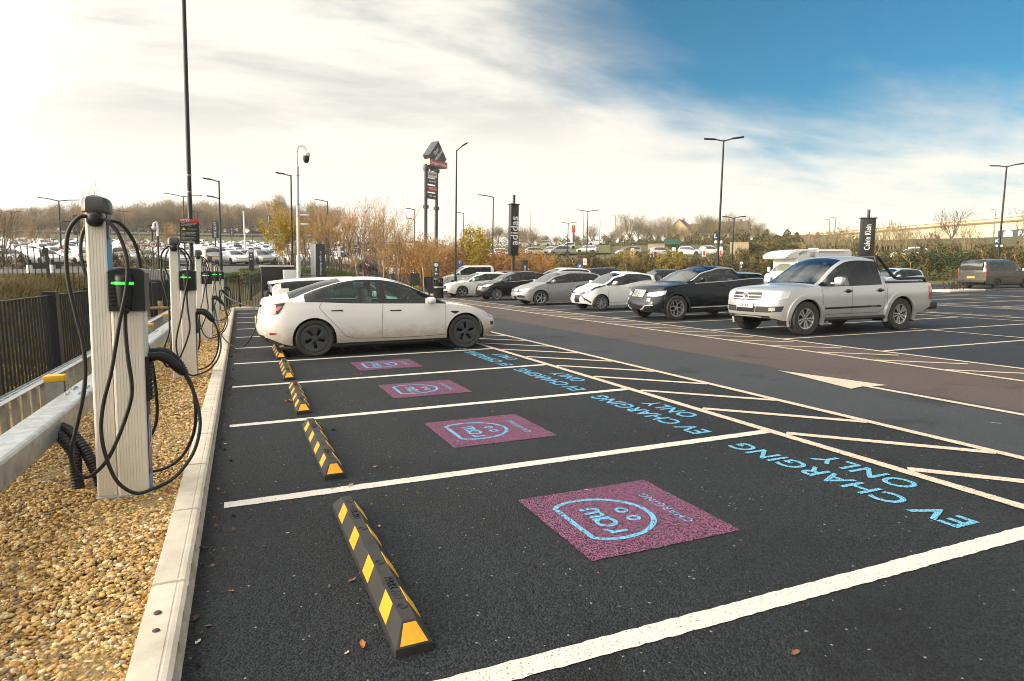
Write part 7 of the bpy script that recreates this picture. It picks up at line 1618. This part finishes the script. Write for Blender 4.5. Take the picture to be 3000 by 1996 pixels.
yel2 = proto_upright(42, 5, 3.6, 8, leafmat('leaf_gold_green', (.50, .36, .03), (.22, .19, .025)), 40, .15, lspread=.55); place(yel2, 'autumn_tree', 'round yellow green tree between two lamp posts beyond the van', 'tree', 1408, 62, 652, 5.2, sxy=.95)
place(copy_tree(yel2), 'autumn_tree', 'small yellow green tree behind the lamp post by the van', 'tree', 1382, 66, 668, 5.2, sxy=.7)
birch = Pool([proto_upright(51, 5, 1.0, 2, None, bark=BIRCH, nb=(5, 3), rmin=.006), proto_upright(52, 5, 1.2, 1, LRB, 1, .05, bark=BIRCH, nb=(7, 3), rmin=.006)])
for i, (px, d, tp, lab) in enumerate(((1062, 41, 690, 'left of the three by the railings'), (1127, 41, 690, 'middle of the three by the railings'), (1160, 42, 700, 'right of the three by the railings'), (1243, 40, 700, 'below the outlet sign'), (850, 44, 690, 'below the yellow green tree'), (612, 60, 640, 'before the hillside cars'), (1590, 66, 720, 'beside the WELCOME sign'), (1835, 70, 735, 'before the right hedge'))):
    birch.put(i, 'birch_sapling', 'slim pale barked sapling '+lab, 'tree', px, d, tp, 4.6, 'pale barked saplings', sxy=.9)
thin = proto_upright(53, 6, 1.0, 1, None, bark=BIRCH, nb=(9, 3), rmin=.008); place(thin, 'birch_tree', 'tall slim birch rising behind the nearest charger cap', 'tree', 251, 36, 500, 5.4, sxy=1.1)
lb = Pool([proto_round(61, 6, 4.5, TWIGF, .28, 1500, limb=6, tw=(.3, .8), wid=.014), proto_round(62, 6, 4, TWIGO, .28, 1200, limb=6, tw=(.3, .8), wid=.014)])
for i, (px, d, tp, lab) in enumerate(((26, 66, 628, 'at the left edge before the hillside cars'), (118, 120, 655, 'small, among the left hillside cars'), (165, 130, 668, 'small, left of the charger cap'), (505, 95, 655, 'small, beside the notice pole'), (438, 58, 690, 'low and wispy behind the speed sign'))):
    lb.put(i, 'bare_tree', 'leafless tree '+lab, 'tree', px, d, tp, 5.8, 'small leafless trees in the hillside car park', sxy=None if d > 100 else .8)
# ---- right hand hedge, shrubs and far trees -----------------------------
hedge = Pool([proto_bush(71, 2.6, 4.2, LGR, 3200, .15), proto_bush(72, 2.6, 4.4, LGB, 3000, .15, lm2=LGR), proto_bush(73, 2.6, 4.0, LGR, 3000, .15, lm2=LOL), proto_bush(74, 2.8, 3.6, LOL, 3200, .15), proto_bush(75, 2.8, 3.6, LEV, 3600, .15)])
HD = ['dark green', 'brown green', 'mottled green', 'olive yellow', 'deep evergreen']
px = 1575; i = 0
while px < 3060:
    k = (3 if 1838 < px < 1882 or 1930 < px < 1985 else 4 if 2690 < px < 2800 else random.choice((0, 1, 2, 1)))
    tp = 726 if k == 3 else 720 if k == 4 else (752 if px < 1850 else 745 if px < 2350 else 730)+random.uniform(-18, 10)
    where = 'behind the people carrier' if px < 1760 else 'behind the small white car' if px < 1900 else 'behind the navy off-roader' if px < 2170 else 'behind the motorhome' if px < 2480 else 'behind the pick-up bed' if px < 2800 else 'behind the dark grey van'
    hedge.put(k, 'hedge_bush', HD[k]+' bush in the hedge '+where, 'bush', px, (74 if px < 2350 else 76)+random.uniform(-2, 2), tp, 2.45, 'bushes of the right hand hedge', sxy=1.0); px += random.uniform(28, 42); i += 1
undergrowth('hedge_undergrowth', 24.5, 64, 74, 82, 16000, 2.6, .28, LGB, 12); undergrowth('hedge_undergrowth', 24.5, 66, 68.5, 74, 15000, 1.3, .22, LGR, 13)
for px in range(2180, 3020, 34):
    hedge.put(random.choice((1, 2, 1, 0)), 'hedge_bush', 'bush on the slope above the hedge '+('left of the warehouse' if px < 2400 else 'below the warehouse wall' if px < 2800 else 'below the warehouse sign'), 'bush', px+random.uniform(-9, 9), 118+random.uniform(-6, 6), (702 if px < 2360 else 716 if px < 2860 else 730)+random.uniform(-10, 10), 2.45, 'bushes on the slope', sxy=1.5)
far = Pool([proto_round(81, 9, 8, TWIGG, .3, 1500, limb=8, tw=(.4, 1.1), wid=.028), proto_round(82, 9, 7, TWIGF, .32, 1300, limb=7, tw=(.4, 1.1), wid=.028), proto_round(83, 9, 8.5, TWIGG, .28, 2600, limb=8, tw=(.4, 1.1), wid=.03)])
FAR = [(1842, 632, 200, 0), (1868, 640, 205, 1), (1905, 645, 200, 1), (1946, 640, 195, 0), (2028, 655, 190, 1), (2060, 634, 215, 2), (2080, 640, 215, 2), (2142, 632, 210, 0), (2118, 648, 210, 1), (2190, 640, 205, 1), (2215, 656, 190, 2), (1815, 660, 190, 1), (1735, 665, 160, 0), (1715, 700, 150, 1), (1555, 665, 120, 1), (1520, 668, 125, 0), (1580, 690, 140, 1), (1432, 672, 150, 1), (1462, 664, 170, 2), (1496, 670, 165, 1), (1530, 676, 180, 2), (1562, 684, 175, 2), (1600, 690, 190, 2), (1630, 694, 200, 2), (1690, 690, 205, 2), (1776, 690, 200, 2), (1800, 676, 210, 2), (1886, 660, 215, 2), (1925, 664, 218, 2), (1962, 655, 220, 1), (2005, 668, 200, 1), (2048, 660, 195, 0), (2098, 656, 205, 2), (2160, 660, 205, 2), (2205, 668, 215, 2), (2255, 682, 180, 2), (2290, 690, 170, 1), (2320, 700, 160, 2), (2235, 672, 170, 2), (1980, 660, 230, 1)]
for i, (px, tp, d, k) in enumerate(FAR):
    lab = 'left of the houses' if px < 1930 and px > 1800 else 'around the cream houses' if px < 2100 and px > 1930 else 'right of the cream houses' if px >= 2100 else 'by the grass bank' if px > 1690 else 'beside the grey pillar sign'
    far.put(k, 'bare_tree', ['broad', 'slender', 'dense'][k]+' leafless tree on the far bank '+lab, 'tree', px, d, tp, 8.8, 'leafless trees on the far bank')
rtp = Pool([proto_upright(91, 7, 4.2, 7, None, twm=TWIGG, rmin=.016), proto_upright(92, 7, 3.4, 5, LOL, 1, .10, twm=TWIGG, rmin=.016), proto_round(93, 7, 6, TWIGG, .35, 500, limb=7, tw=(.3, .9), wid=.018)])
for i, (px, tp, d) in enumerate(((2362, 690, 104), (2385, 676, 100), (2422, 668, 112), (2455, 664, 102), (2540, 664, 100), (2578, 652, 112), (2615, 648, 100), (2650, 664, 102), (2720, 668, 112), (2830, 660, 104), (2400, 672, 105), (2440, 655, 108), (2475, 660, 104), (2560, 648, 108), (2598, 640, 106), (2632, 650, 110), (2668, 656, 108), (2700, 690, 104), (2778, 622, 112), (2812, 630, 110), (2740, 684, 100), (2990, 590, 100), (2850, 690, 106))):
    rtp.put(2 if px in (2778, 2740) else i % 2, 'slope_tree', ['thin stemmed leafless tree', 'thin stemmed tree with few yellow leaves'][i % 2]+(' left of the leaning pillar sign' if px < 2510 else ' right of the leaning pillar sign' if px < 2720 else ' between the pick-up and the van' if px < 2860 else ' by the warehouse sign'), 'tree', px, d, tp, 6.9, 'thin trees on the warehouse slope', sxy=.95)
# ---- low planting ---------------------------------------------------------
cl = proto_bush(101, 1.0, 2.2, LGR, 2600, .075)
for i, (px, d, tp, lab, sx) in enumerate(((22, 60, 728, 'at the left edge of the hillside road', 1.5), (322, 64, 736, 'clipped, right of the nearest charger', 1.0), (362, 64, 737, 'clipped, left of the white hatchback', .9), (445, 56, 742, 'beside the speed sign', 1.1), (470, 57, 752, 'under the white hooked camera', .9))):
    place(cl if i == 0 else copy_tree(cl), 'low_hedge', 'low green hedge '+lab, 'hedge', px, d, tp, .92, 'low hedges along the hillside road', sxy=sx)
x, y, z = spot(145, 60); t = thing('topiary_cone', 'green clipped cone bush in a dark trough planter on the left', 'bush', (x, y, z)); h = zat(722, 60, 145)-z
q = MB(); q.rbox((0, 0, .28), (1.9, .7, .5), .04); q.build('planter', BLACKMET, t); g = np.random.default_rng(3); n = 2600; zz = g.random(n)**1.2; a = g.uniform(0, 2*PI, n); rr_ = .42*(1-zz)*np.sqrt(g.uniform(.6, 1, n)); leaf_mesh('foliage', np.stack([rr_*np.cos(a), rr_*np.sin(a), .5+zz*(h-.5)], 1), .07, LGR, t, 3)
for i, (px, d, tp, lab, m_) in enumerate(((1212, 39, 814, 'spiky yellow green plant by the railings under the outlet sign', LYG),)):
    x, y, z = spot(px, d); t = thing('spiky_plant', lab, 'plant', (x, y, .03)); g = np.random.default_rng(9); V = []; 
    for k in range(150):
        a = g.uniform(0, 6.28); o = g.uniform(.2, .85); l = g.uniform(.5, .8); s = np.array([-math.sin(a), math.cos(a), 0])*.02; b0 = np.array([math.cos(a)*.1, math.sin(a)*.1, 0]); m1 = b0+np.array([math.cos(a)*o*.35, math.sin(a)*o*.35, l*.8]); e = b0+np.array([math.cos(a)*o, math.sin(a)*o, l*.62]); V += [b0-s, b0+s, m1+s, m1-s, m1-s, m1+s, e+s*.1, e-s*.1]
    arr_mesh('leaves', np.array(V), np.arange(len(V)).reshape(-1, 4), mat('straw_leaf', (.45, .36, .08), .7, var=.3), t)
gb = Pool([proto_bush(111, 1.1, 2.2, leafmat('leaf_fresh_green', (.09, .13, .025), (.05, .08, .02)), 2400, .08)])
for i, (px, d, tp) in enumerate(((640, 37, 790), (672, 36, 784), (705, 37, 788), (738, 38, 786), (772, 38, 790), (850, 38, 778), (885, 39, 775), (915, 41, 785))):
    gb.put(0, 'green_shrub', 'low fresh green shrub behind the far railings, '+('left' if px < 800 else 'right')+' of the equipment cabinet', 'shrub', px, d, tp, 1.0, 'low green shrubs behind the railings', sxy=1.0)
ib = proto_upright(121, 1.1, 1.5, 12, None, twm=mat('dark_purple_twig', (.05, .032, .032), .9, var=.3), rmin=.008); x, y = polar(az_of(2792), 47.5); place(ib, 'island_shrub', 'dark leafless shrub on the kerbed island beside the dark grey van', 'shrub', 0, 0, xy=(x, y), sxy=1.1)
q = MB(); q.rbox((x+.2, y, .05), (3.4, 1.5, .16), .06); tag(q.build('kerb', CONC), kind='structure')
q = MB()
for k in range(30): q.rbox((66.1, -8+2.4*k, .05), (.16, 2.38, .16), .03)
tag(q.build('kerb', CONC), kind='structure')
# grass seen through the near railings, moss and litter on the mound
def tufts(name, pts, hgt, m, seed, blades=1):
    g = np.random.default_rng(seed); n = len(pts); P = np.repeat(np.array(pts), blades, 0); n = len(P); P[:, :2] += g.normal(0, .05, (n, 2)); a = g.uniform(0, 6.28, n); s = np.stack([np.cos(a), np.sin(a), 0*a], 1)*.009; t_ = np.stack([g.normal(0, .35, n)*hgt, g.normal(0, .35, n)*hgt, g.uniform(.4, 1, n)*hgt], 1)
    V = np.stack([P-s, P+s, P+t_+s*.2, P+t_-s*.2], 1).reshape(-1, 3); tag(arr_mesh(name, V, np.arange(n*4).reshape(-1, 4), m), kind='stuff')
g = np.random.default_rng(17); n = 16000; X = g.uniform(-7.5, -2.6, n); Y = g.uniform(4, 30, n); tufts('rough_grass', [(x_, y_, terr(x_, y_)-.05) for x_, y_ in zip(X, Y)], .22, leafmat('grass_blade', (.20, .15, .035), (.08, .085, .02), .8), 4, 3)
n = 9000; X = g.uniform(-7.5, -2.6, n); Y = g.uniform(4, 30, n); leaf_mesh('fallen_leaves', np.array([(x_, y_, terr(x_, y_)+.02) for x_, y_ in zip(X, Y)]), .10, LRB, None, 6, .9).__setitem__('kind', 'stuff')
n = 9000; A_ = g.uniform(-19, -8, n); R2 = g.uniform(13.5, 25, n); P_ = [polar(a_, r_) for a_, r_ in zip(A_, R2)]; tufts('rough_grass', [(x_, y_, terr(x_, y_)-.03) for x_, y_ in P_ if x_ < -2.7], .26, mat('moss_blade', (.13, .11, .03), .8, var=.4, vscale=.9, col2=(.20, .15, .06)), 14, 4)
n = 7000; X = g.uniform(.2, 9, n); Y = g.uniform(34, 44, n); k_ = X < 0.9*(Y-27.5); tufts('rough_grass', [(x_, y_, terr(x_, y_)-.02) for x_, y_ in zip(X[k_], Y[k_])], .3, leafmat('grass_green', (.085, .12, .02), (.05, .07, .015), .8), 7, 3)
# ---- leaves blown onto the tarmac ------------------------------------------
LEAFC = [mat('dry_leaf_%s' % a, b, .7, var=.4, vscale=30) for a, b in (('brown', (.20, .095, .05)), ('tan', (.42, .27, .13)), ('orange', (.50, .20, .04)), ('pale', (.58, .50, .36)), ('dark', (.07, .04, .03)))]
def dry_leaf(x, y, s, m, z=.004, curl=.5):
    g = random.Random(int(x*991+y*77)); a = g.uniform(0, 6.28); ol = [(-1, 0), (-.6, .35), (-.2, .28), (.0, .55), (.35, .32), (.7, .3), (1, 0), (.7, -.28), (.3, -.42), (0, -.5), (-.3, -.25), (-.65, -.36)]
    rows = []
    for f in (1.0, .5, 0.02): rows.append([(s*f*(px*math.cos(a)-py*math.sin(a)), s*f*(px*math.sin(a)+py*math.cos(a)), s*curl*f*f*(py*py*1.6+.25*px*px)*(1+.5*math.sin(px*4))+.002) for px, py in ol+ol[:1]])
    o = MB().grid(rows, 0, True).build('fallen_leaf', m, fix=False); o.location = (x, y, z); return o
def lf(px, py, s, k, label, curl=.5):
    d = Vector((rt*((px-1500)/1880)-up*((py-998)/1880)+fw)); t_ = -CZ/d.z; o = dry_leaf(CX+d.x*t_, CY+d.y*t_, s, LEAFC[k], curl=curl); tag(o, label, 'leaf', 'single fallen leaves')
for a in ((1062, 1897, .030, 2, 'curled orange leaf before the nearest wheel stop', 1.4), (1031, 1704, .026, 0, 'brown leaf left of the nearest wheel stop'), (1016, 1917, .014, 3, 'small pale leaf left of the curled orange leaf'), (640, 1437, .030, 0, 'brown leaf between the kerb and the nearest bay line', .9), (975, 1432, .022, 0, 'brown leaf lying on the nearest full bay line'), (1028, 1424, .034, 1, 'tan leaf just above the nearest full bay line'), (580, 1885, .020, 3, 'pale oval leaf by the kerb near the bottom'), (677, 1735, .018, 0, 'small brown leaf near the kerb in the nearest bay'), (842, 1565, .012, 3, 'tiny yellow leaf in the nearest bay'), (1111, 1545, .020, 1, 'tan leaf right of the nearest wheel stop'), (1717, 1438, .018, 1, 'tan leaf on the edge of the nearest maroon square'), (2330, 1917, .028, 0, 'brown leaf fragment at the lower right'), (660, 1303, .030, 1, 'torn pale leaf by the kerb beside the second bay'), (618, 1420, .020, 4, 'dark leaf against the kerb beside the nearest bay line'), (1192, 1437, .016, 0, 'small brown leaf right of the bay line end of the second stop'), (595, 1610, .030, 4, 'dark crumpled leaf against the kerb in the nearest bay', 1.0), (575, 1815, .03, 4, 'grey dried seed head by the kerb', .8), (845, 1178, .05, 2, 'orange leaf clump beside the third wheel stop', 1.2), (975, 1262, .035, 4, 'dark leaf right of the second wheel stop', .9), (1098, 1370, .026, 1, 'tan leaf right of the second wheel stop')): lf(*a)
g = np.random.default_rng(23); Q = []
for _ in range(420):
    t_ = g.random(); x_ = -.12+abs(g.normal(0, .07)) if t_ < .45 else g.uniform(0, 5.8) if t_ < .9 else g.uniform(14, 30); y_ = g.uniform(.4, 22); Q.append((x_, y_, .008))
leaf_mesh('leaf_litter', np.array(Q), .03, mat('litter_brown', (.17, .09, .05), .8, var=.6, vscale=3), None, 5, .96, .7).__setitem__('kind', 'stuff')
for i, (x_, y_, s_) in enumerate(((-.245, .81, .016), (-.235, .66, .015))):
    q = MB(); q.lathe([(.001, -.5), (.7, -.35), (1, 0), (.75, .4), (.001, .55)], 12); o = q.build('pebble', mat('dark_pebble', (.10, .065, .045), .6, var=.4, vscale=2)); o.location = (x_, y_, .124); o.scale = (s_, s_*(.75 if i else .95), s_*.8); tag(o, ('dark round' if i == 0 else 'dark oblong')+' pebble lying on the kerb top', 'pebble')
# ================================================================== THE HILLSIDE CAR PARK
def far_car(L, W, H, **k):
    c, _ = hatch(L, W, H, .88, L*.6, .32, step=.30, **k); parts = c.shell(); b = MB(); ms = {'body': 0, 'frame': 0, 'trim': 2, 'windscreen': 1, 'rear_window': 1}
    for n_, q in parts.items(): b.add(q.v, q.f, ms.get(n_[:-1] if n_[:4] in ('trim', 'fram') else n_, 1), True)
    for s in c.wheels:
        for sg in (-1, 1): b.lathe([(.001, -.11*sg), (.2, -.11*sg), (.21, -.10*sg), (.32, -.10*sg), (.32, .10*sg), (.001, .1*sg)], 12, 2, 'Y', (L/2-s, -sg*(-1)*(W/2-.13), .32))
    for sg in (-1, 1):
        c.patch([(L-.30, .78), (L-.1, .72), (L+.16, .74)], [(L-.22, .97), (L-.05, .95), (L+.12, .93)], 3, 2, .012, sg, b, 3, False); c.patch([(-.15, .62), (.1, .64), (.5, .74)], [(-.15, .72), (.1, .76), (.5, .82)], 3, 2, .012, sg, b, 4, False)
    b.box((-L/2-.01, 0, .8), (.02, .5, .11), 5); b.box2((-L/2+.3, -W/2+.12, .2), (L/2-.3, W/2-.12, .5), 2)
    o = b.build('parked_car', [WHITE, mat('far_glazing', (.03, .035, .038), .06, coat=1), TRIM, REDL, LAMP, PLY]); return o
FC = [('hatchback', far_car(4.0, 1.74, 1.48)), ('estate car', far_car(4.6, 1.82, 1.50, se=4.0, tail=.3)), ('off-roader', far_car(4.4, 1.86, 1.68, zc=1.05, zb=1.10, tail=.3, se=3.95)), ('saloon car', far_car(4.6, 1.80, 1.44, se=2.85, tail=1.3, zr=1.02, sr=1.95))]
PC = [('white', WHITE), ('silver', SILV), ('grey', GREYM), ('black', BLK), ('dark blue', DBLUE), ('red', REDC), ('blue', BLUEC)]; PWT = [.60, .20, .05, .06, .04, .02, .03]
ORD = ['front', 'second', 'third', 'fourth', 'fifth', 'sixth', 'seventh', 'eighth', 'ninth', 'tenth', 'eleventh', 'twelfth', 'thirteenth', 'fourteenth']; NCAR = [0]; FIRST = set()
def fcar(x, y, rz, label, group, kind=None, col=None):
    i = random.choice((0, 0, 1, 2, 3)) if kind is None else kind; j = random.choices(range(7), PWT)[0] if col is None else col; n_, src = FC[i]
    if i in FIRST: o = src.copy(); COL.objects.link(o)
    else: o = src; FIRST.add(i)
    e = .8; zx = (terr(x+e*math.cos(rz), y+e*math.sin(rz))-terr(x-e*math.cos(rz), y-e*math.sin(rz)))/(2*e); zy = (terr(x-e*math.sin(rz), y+e*math.cos(rz))-terr(x+e*math.sin(rz), y-e*math.cos(rz)))/(2*e)
    o.location = (x, y, terr(x, y)+.15); o.rotation_euler = (math.atan(zy), -math.atan(zx), rz); o.name = 'parked_car'
    o.material_slots[0].link = 'OBJECT'; o.material_slots[0].material = PC[j][1]
    tag(o, label % (PC[j][0]+' '+n_), 'car', group); NCAR[0] += 1
rows = [72, 78.5, 92, 98.5, 112, 118.5, 132, 138.5, 152, 158.5, 172, 178.5, 192, 199]
for ri, rr in enumerate(rows):
    a = -17.5+random.uniform(0, 1); da = math.degrees(2.62/rr)
    while a < 14.5:
        fill = .86 if rr < 140 else .72
        if random.random() < fill:
            x, y = polar(a, rr+random.uniform(-.3, .3)); rz = R(90-a)+(0 if ri % 2 else PI)+R(24)+random.uniform(-.03, .03)
            if random.random() < .2: rz += PI
            third = 'left' if a < -7 else 'middle' if a < 3 else 'right'
            fcar(x, y, rz, '%s in the '+ORD[ri]+' row of hillside cars, '+third+' part', 'cars in the hillside car park')
        a += da*random.choice((1, 1, 1, 1.05, 1.9 if rr > 100 else 1))
for px, d, lab, k, c_ in ((1722, 128, 'left', 1, 1), (1660, 140, 'far left', 0, 0), (1575, 118, 'below the pillar sign', 1, 1), (1640, 118, 'right of the pillar sign', 2, 2), (1610, 122, 'between the pillar sign and the lamp', 0, 1), (1748, 152, 'on top of the grass bank', 0, 0), (1540, 150, 'behind the pillar sign', 0, 0), (1840, 112, 'beside the kiosk', 1, 1), (1590, 175, 'far behind the pillar sign', 1, 0), (2657, 88, 'pale, half buried in the hedge', 0, 0), (1480, 112, 'in the orange shrubs', 0, 0), (1345, 90, 'behind the lamp post', 0, 5), (1395, 100, 'under the yellow tree', 0, 5), (1430, 100, 'behind the yellow tree', 2, 0), (1940, 108, 'near the green kiosk', 0, 1), (2020, 108, 'right of the green kiosk', 0, 0), (2080, 110, 'near the beige container', 0, 0)):
    x, y, z = spot(px, d); fcar(x, y, R(-az_of(px))+random.choice((0, PI))+random.uniform(-.4, .4), '%s on the far bank, '+lab, 'cars on the far bank', k, c_)
# ------------------------------------------------------------------ a person behind the cars
def person():
    x, y, _ = spot(1552, 50); t = bpy.data.meshes.new('person'); 
    V = [(0, 0, .95), (0, 0, 1.15), (0, 0, 1.38), (0, .0, 1.50), (0, .01, 1.58), (.19, 0, 1.40), (.26, .02, 1.14), (.24, .12, .92), (-.19, 0, 1.40), (-.26, .02, 1.14), (-.24, .12, .92), (.10, 0, .88), (.11, .02, .48), (.11, -.02, .06), (.11, .14, .03), (-.10, 0, .88), (-.11, .04, .48), (-.11, .02, .06), (-.11, .18, .03), (0, .015, 1.66), (0, .02, 1.75)]
    E_ = [(0, 1), (1, 2), (2, 3), (3, 4), (2, 5), (5, 6), (6, 7), (2, 8), (8, 9), (9, 10), (0, 11), (11, 12), (12, 13), (13, 14), (0, 15), (15, 16), (16, 17), (17, 18), (4, 19), (19, 20)]
    Rr = [.15, .155, .165, .06, .062, .07, .055, .042, .07, .055, .042, .095, .065, .048, .04, .095, .065, .048, .04, .098, .07]
    me = t; me.from_pydata(V, E_, []); o = link('person', me); md = o.modifiers.new('skin', 'SKIN'); md.use_smooth_shade = True
    for i, sv in enumerate(me.skin_vertices[0].data): sv.radius = (Rr[i], Rr[i]*(.75 if i < 3 else 1)); sv.use_root = i == 0
    s2 = o.modifiers.new('sub', 'SUBSURF'); s2.levels = 2; s2.render_levels = 2
    bpy.context.view_layer.update(); nm = bpy.data.meshes.new_from_object(o.evaluated_get(bpy.context.evaluated_depsgraph_get())); o.modifiers.clear(); o.data = nm
    sk = mat('skin', (.45, .26, .18), .6); jk = mat('dark_jacket', (.015, .016, .02), .85); nm.materials.clear()
    for m in (sk, jk, mat('dark_trousers', (.03, .03, .035), .8)): nm.materials.append(m)
    for p in nm.polygons: p.use_smooth = True; z = p.center.z; p.material_index = 0 if z > 1.53 else (1 if z > .9 and not (z < .96 and abs(p.center.x) > .18) else 2)
    o.location = (x, y, 0); o.rotation_euler.z = R(40); tag(o, 'dark haired person in a dark jacket standing behind the black hatchback', 'person')
    q = MB(); rows = []
    for f in np.linspace(0, 1, 8): a = f*PI*.52; rows.append([(.112*math.sin(a)*math.cos(b), .02-.02*(f)+.118*math.sin(a)*math.sin(b), 1.685+.125*math.cos(a)-(.03 if math.sin(b) < -.2 and f > .6 else 0)) for b in np.linspace(0, 2*PI, 17)])
    q.grid(rows); q.build('hair', mat('dark_hair', (.012, .009, .008), .6), o)
    q = MB(); q.lathe([(.001, .03), (.014, .02), (.016, 0), (.001, -.02)], 8, axis='Y', c=(0, .125, 1.665)); q.build('nose', sk, o)
person()
# the car park falls gently sideways, so upright things stand a little off square to it
for o in list(SC.objects):
    if o.parent is None and o.name.split('.')[0] in ('street_lamp', 'charging_station', 'notice_pole', 'camera_pole', 'pillar_sign', 'monolith_sign', 'wayfinding_sign', 'outlet_totem', 'lantern_post', 'birch_sapling', 'birch_tree', 'speed_sign', 'no_entry_sign', 'warning_sign'):
        o.rotation_euler = (o.rotation_euler.x, 0.030, o.rotation_euler.z if abs(o.rotation_euler.z) < .01 else 0)
# ------------------------------------------------------------------ thin winter haze
b = MB(); b.box((0, 0, 21), (1360, 1360, 48)); hz = b.build('haze', mat('haze_air', (.9, .9, .9)))
m = bpy.data.materials.new('haze_volume'); m.use_nodes = True; nt = m.node_tree; nt.nodes.clear()
pv = nt.nodes.new('ShaderNodeVolumePrincipled'); pv.inputs['Color'].default_value = (1.0, .965, .90, 1); pv.inputs['Density'].default_value = 0.00045; pv.inputs['Anisotropy'].default_value = 0.3
om = nt.nodes.new('ShaderNodeOutputMaterial'); nt.links.new(pv.outputs[0], om.inputs['Volume']); hz.data.materials.clear(); hz.data.materials.append(m); tag(hz, kind='stuff')
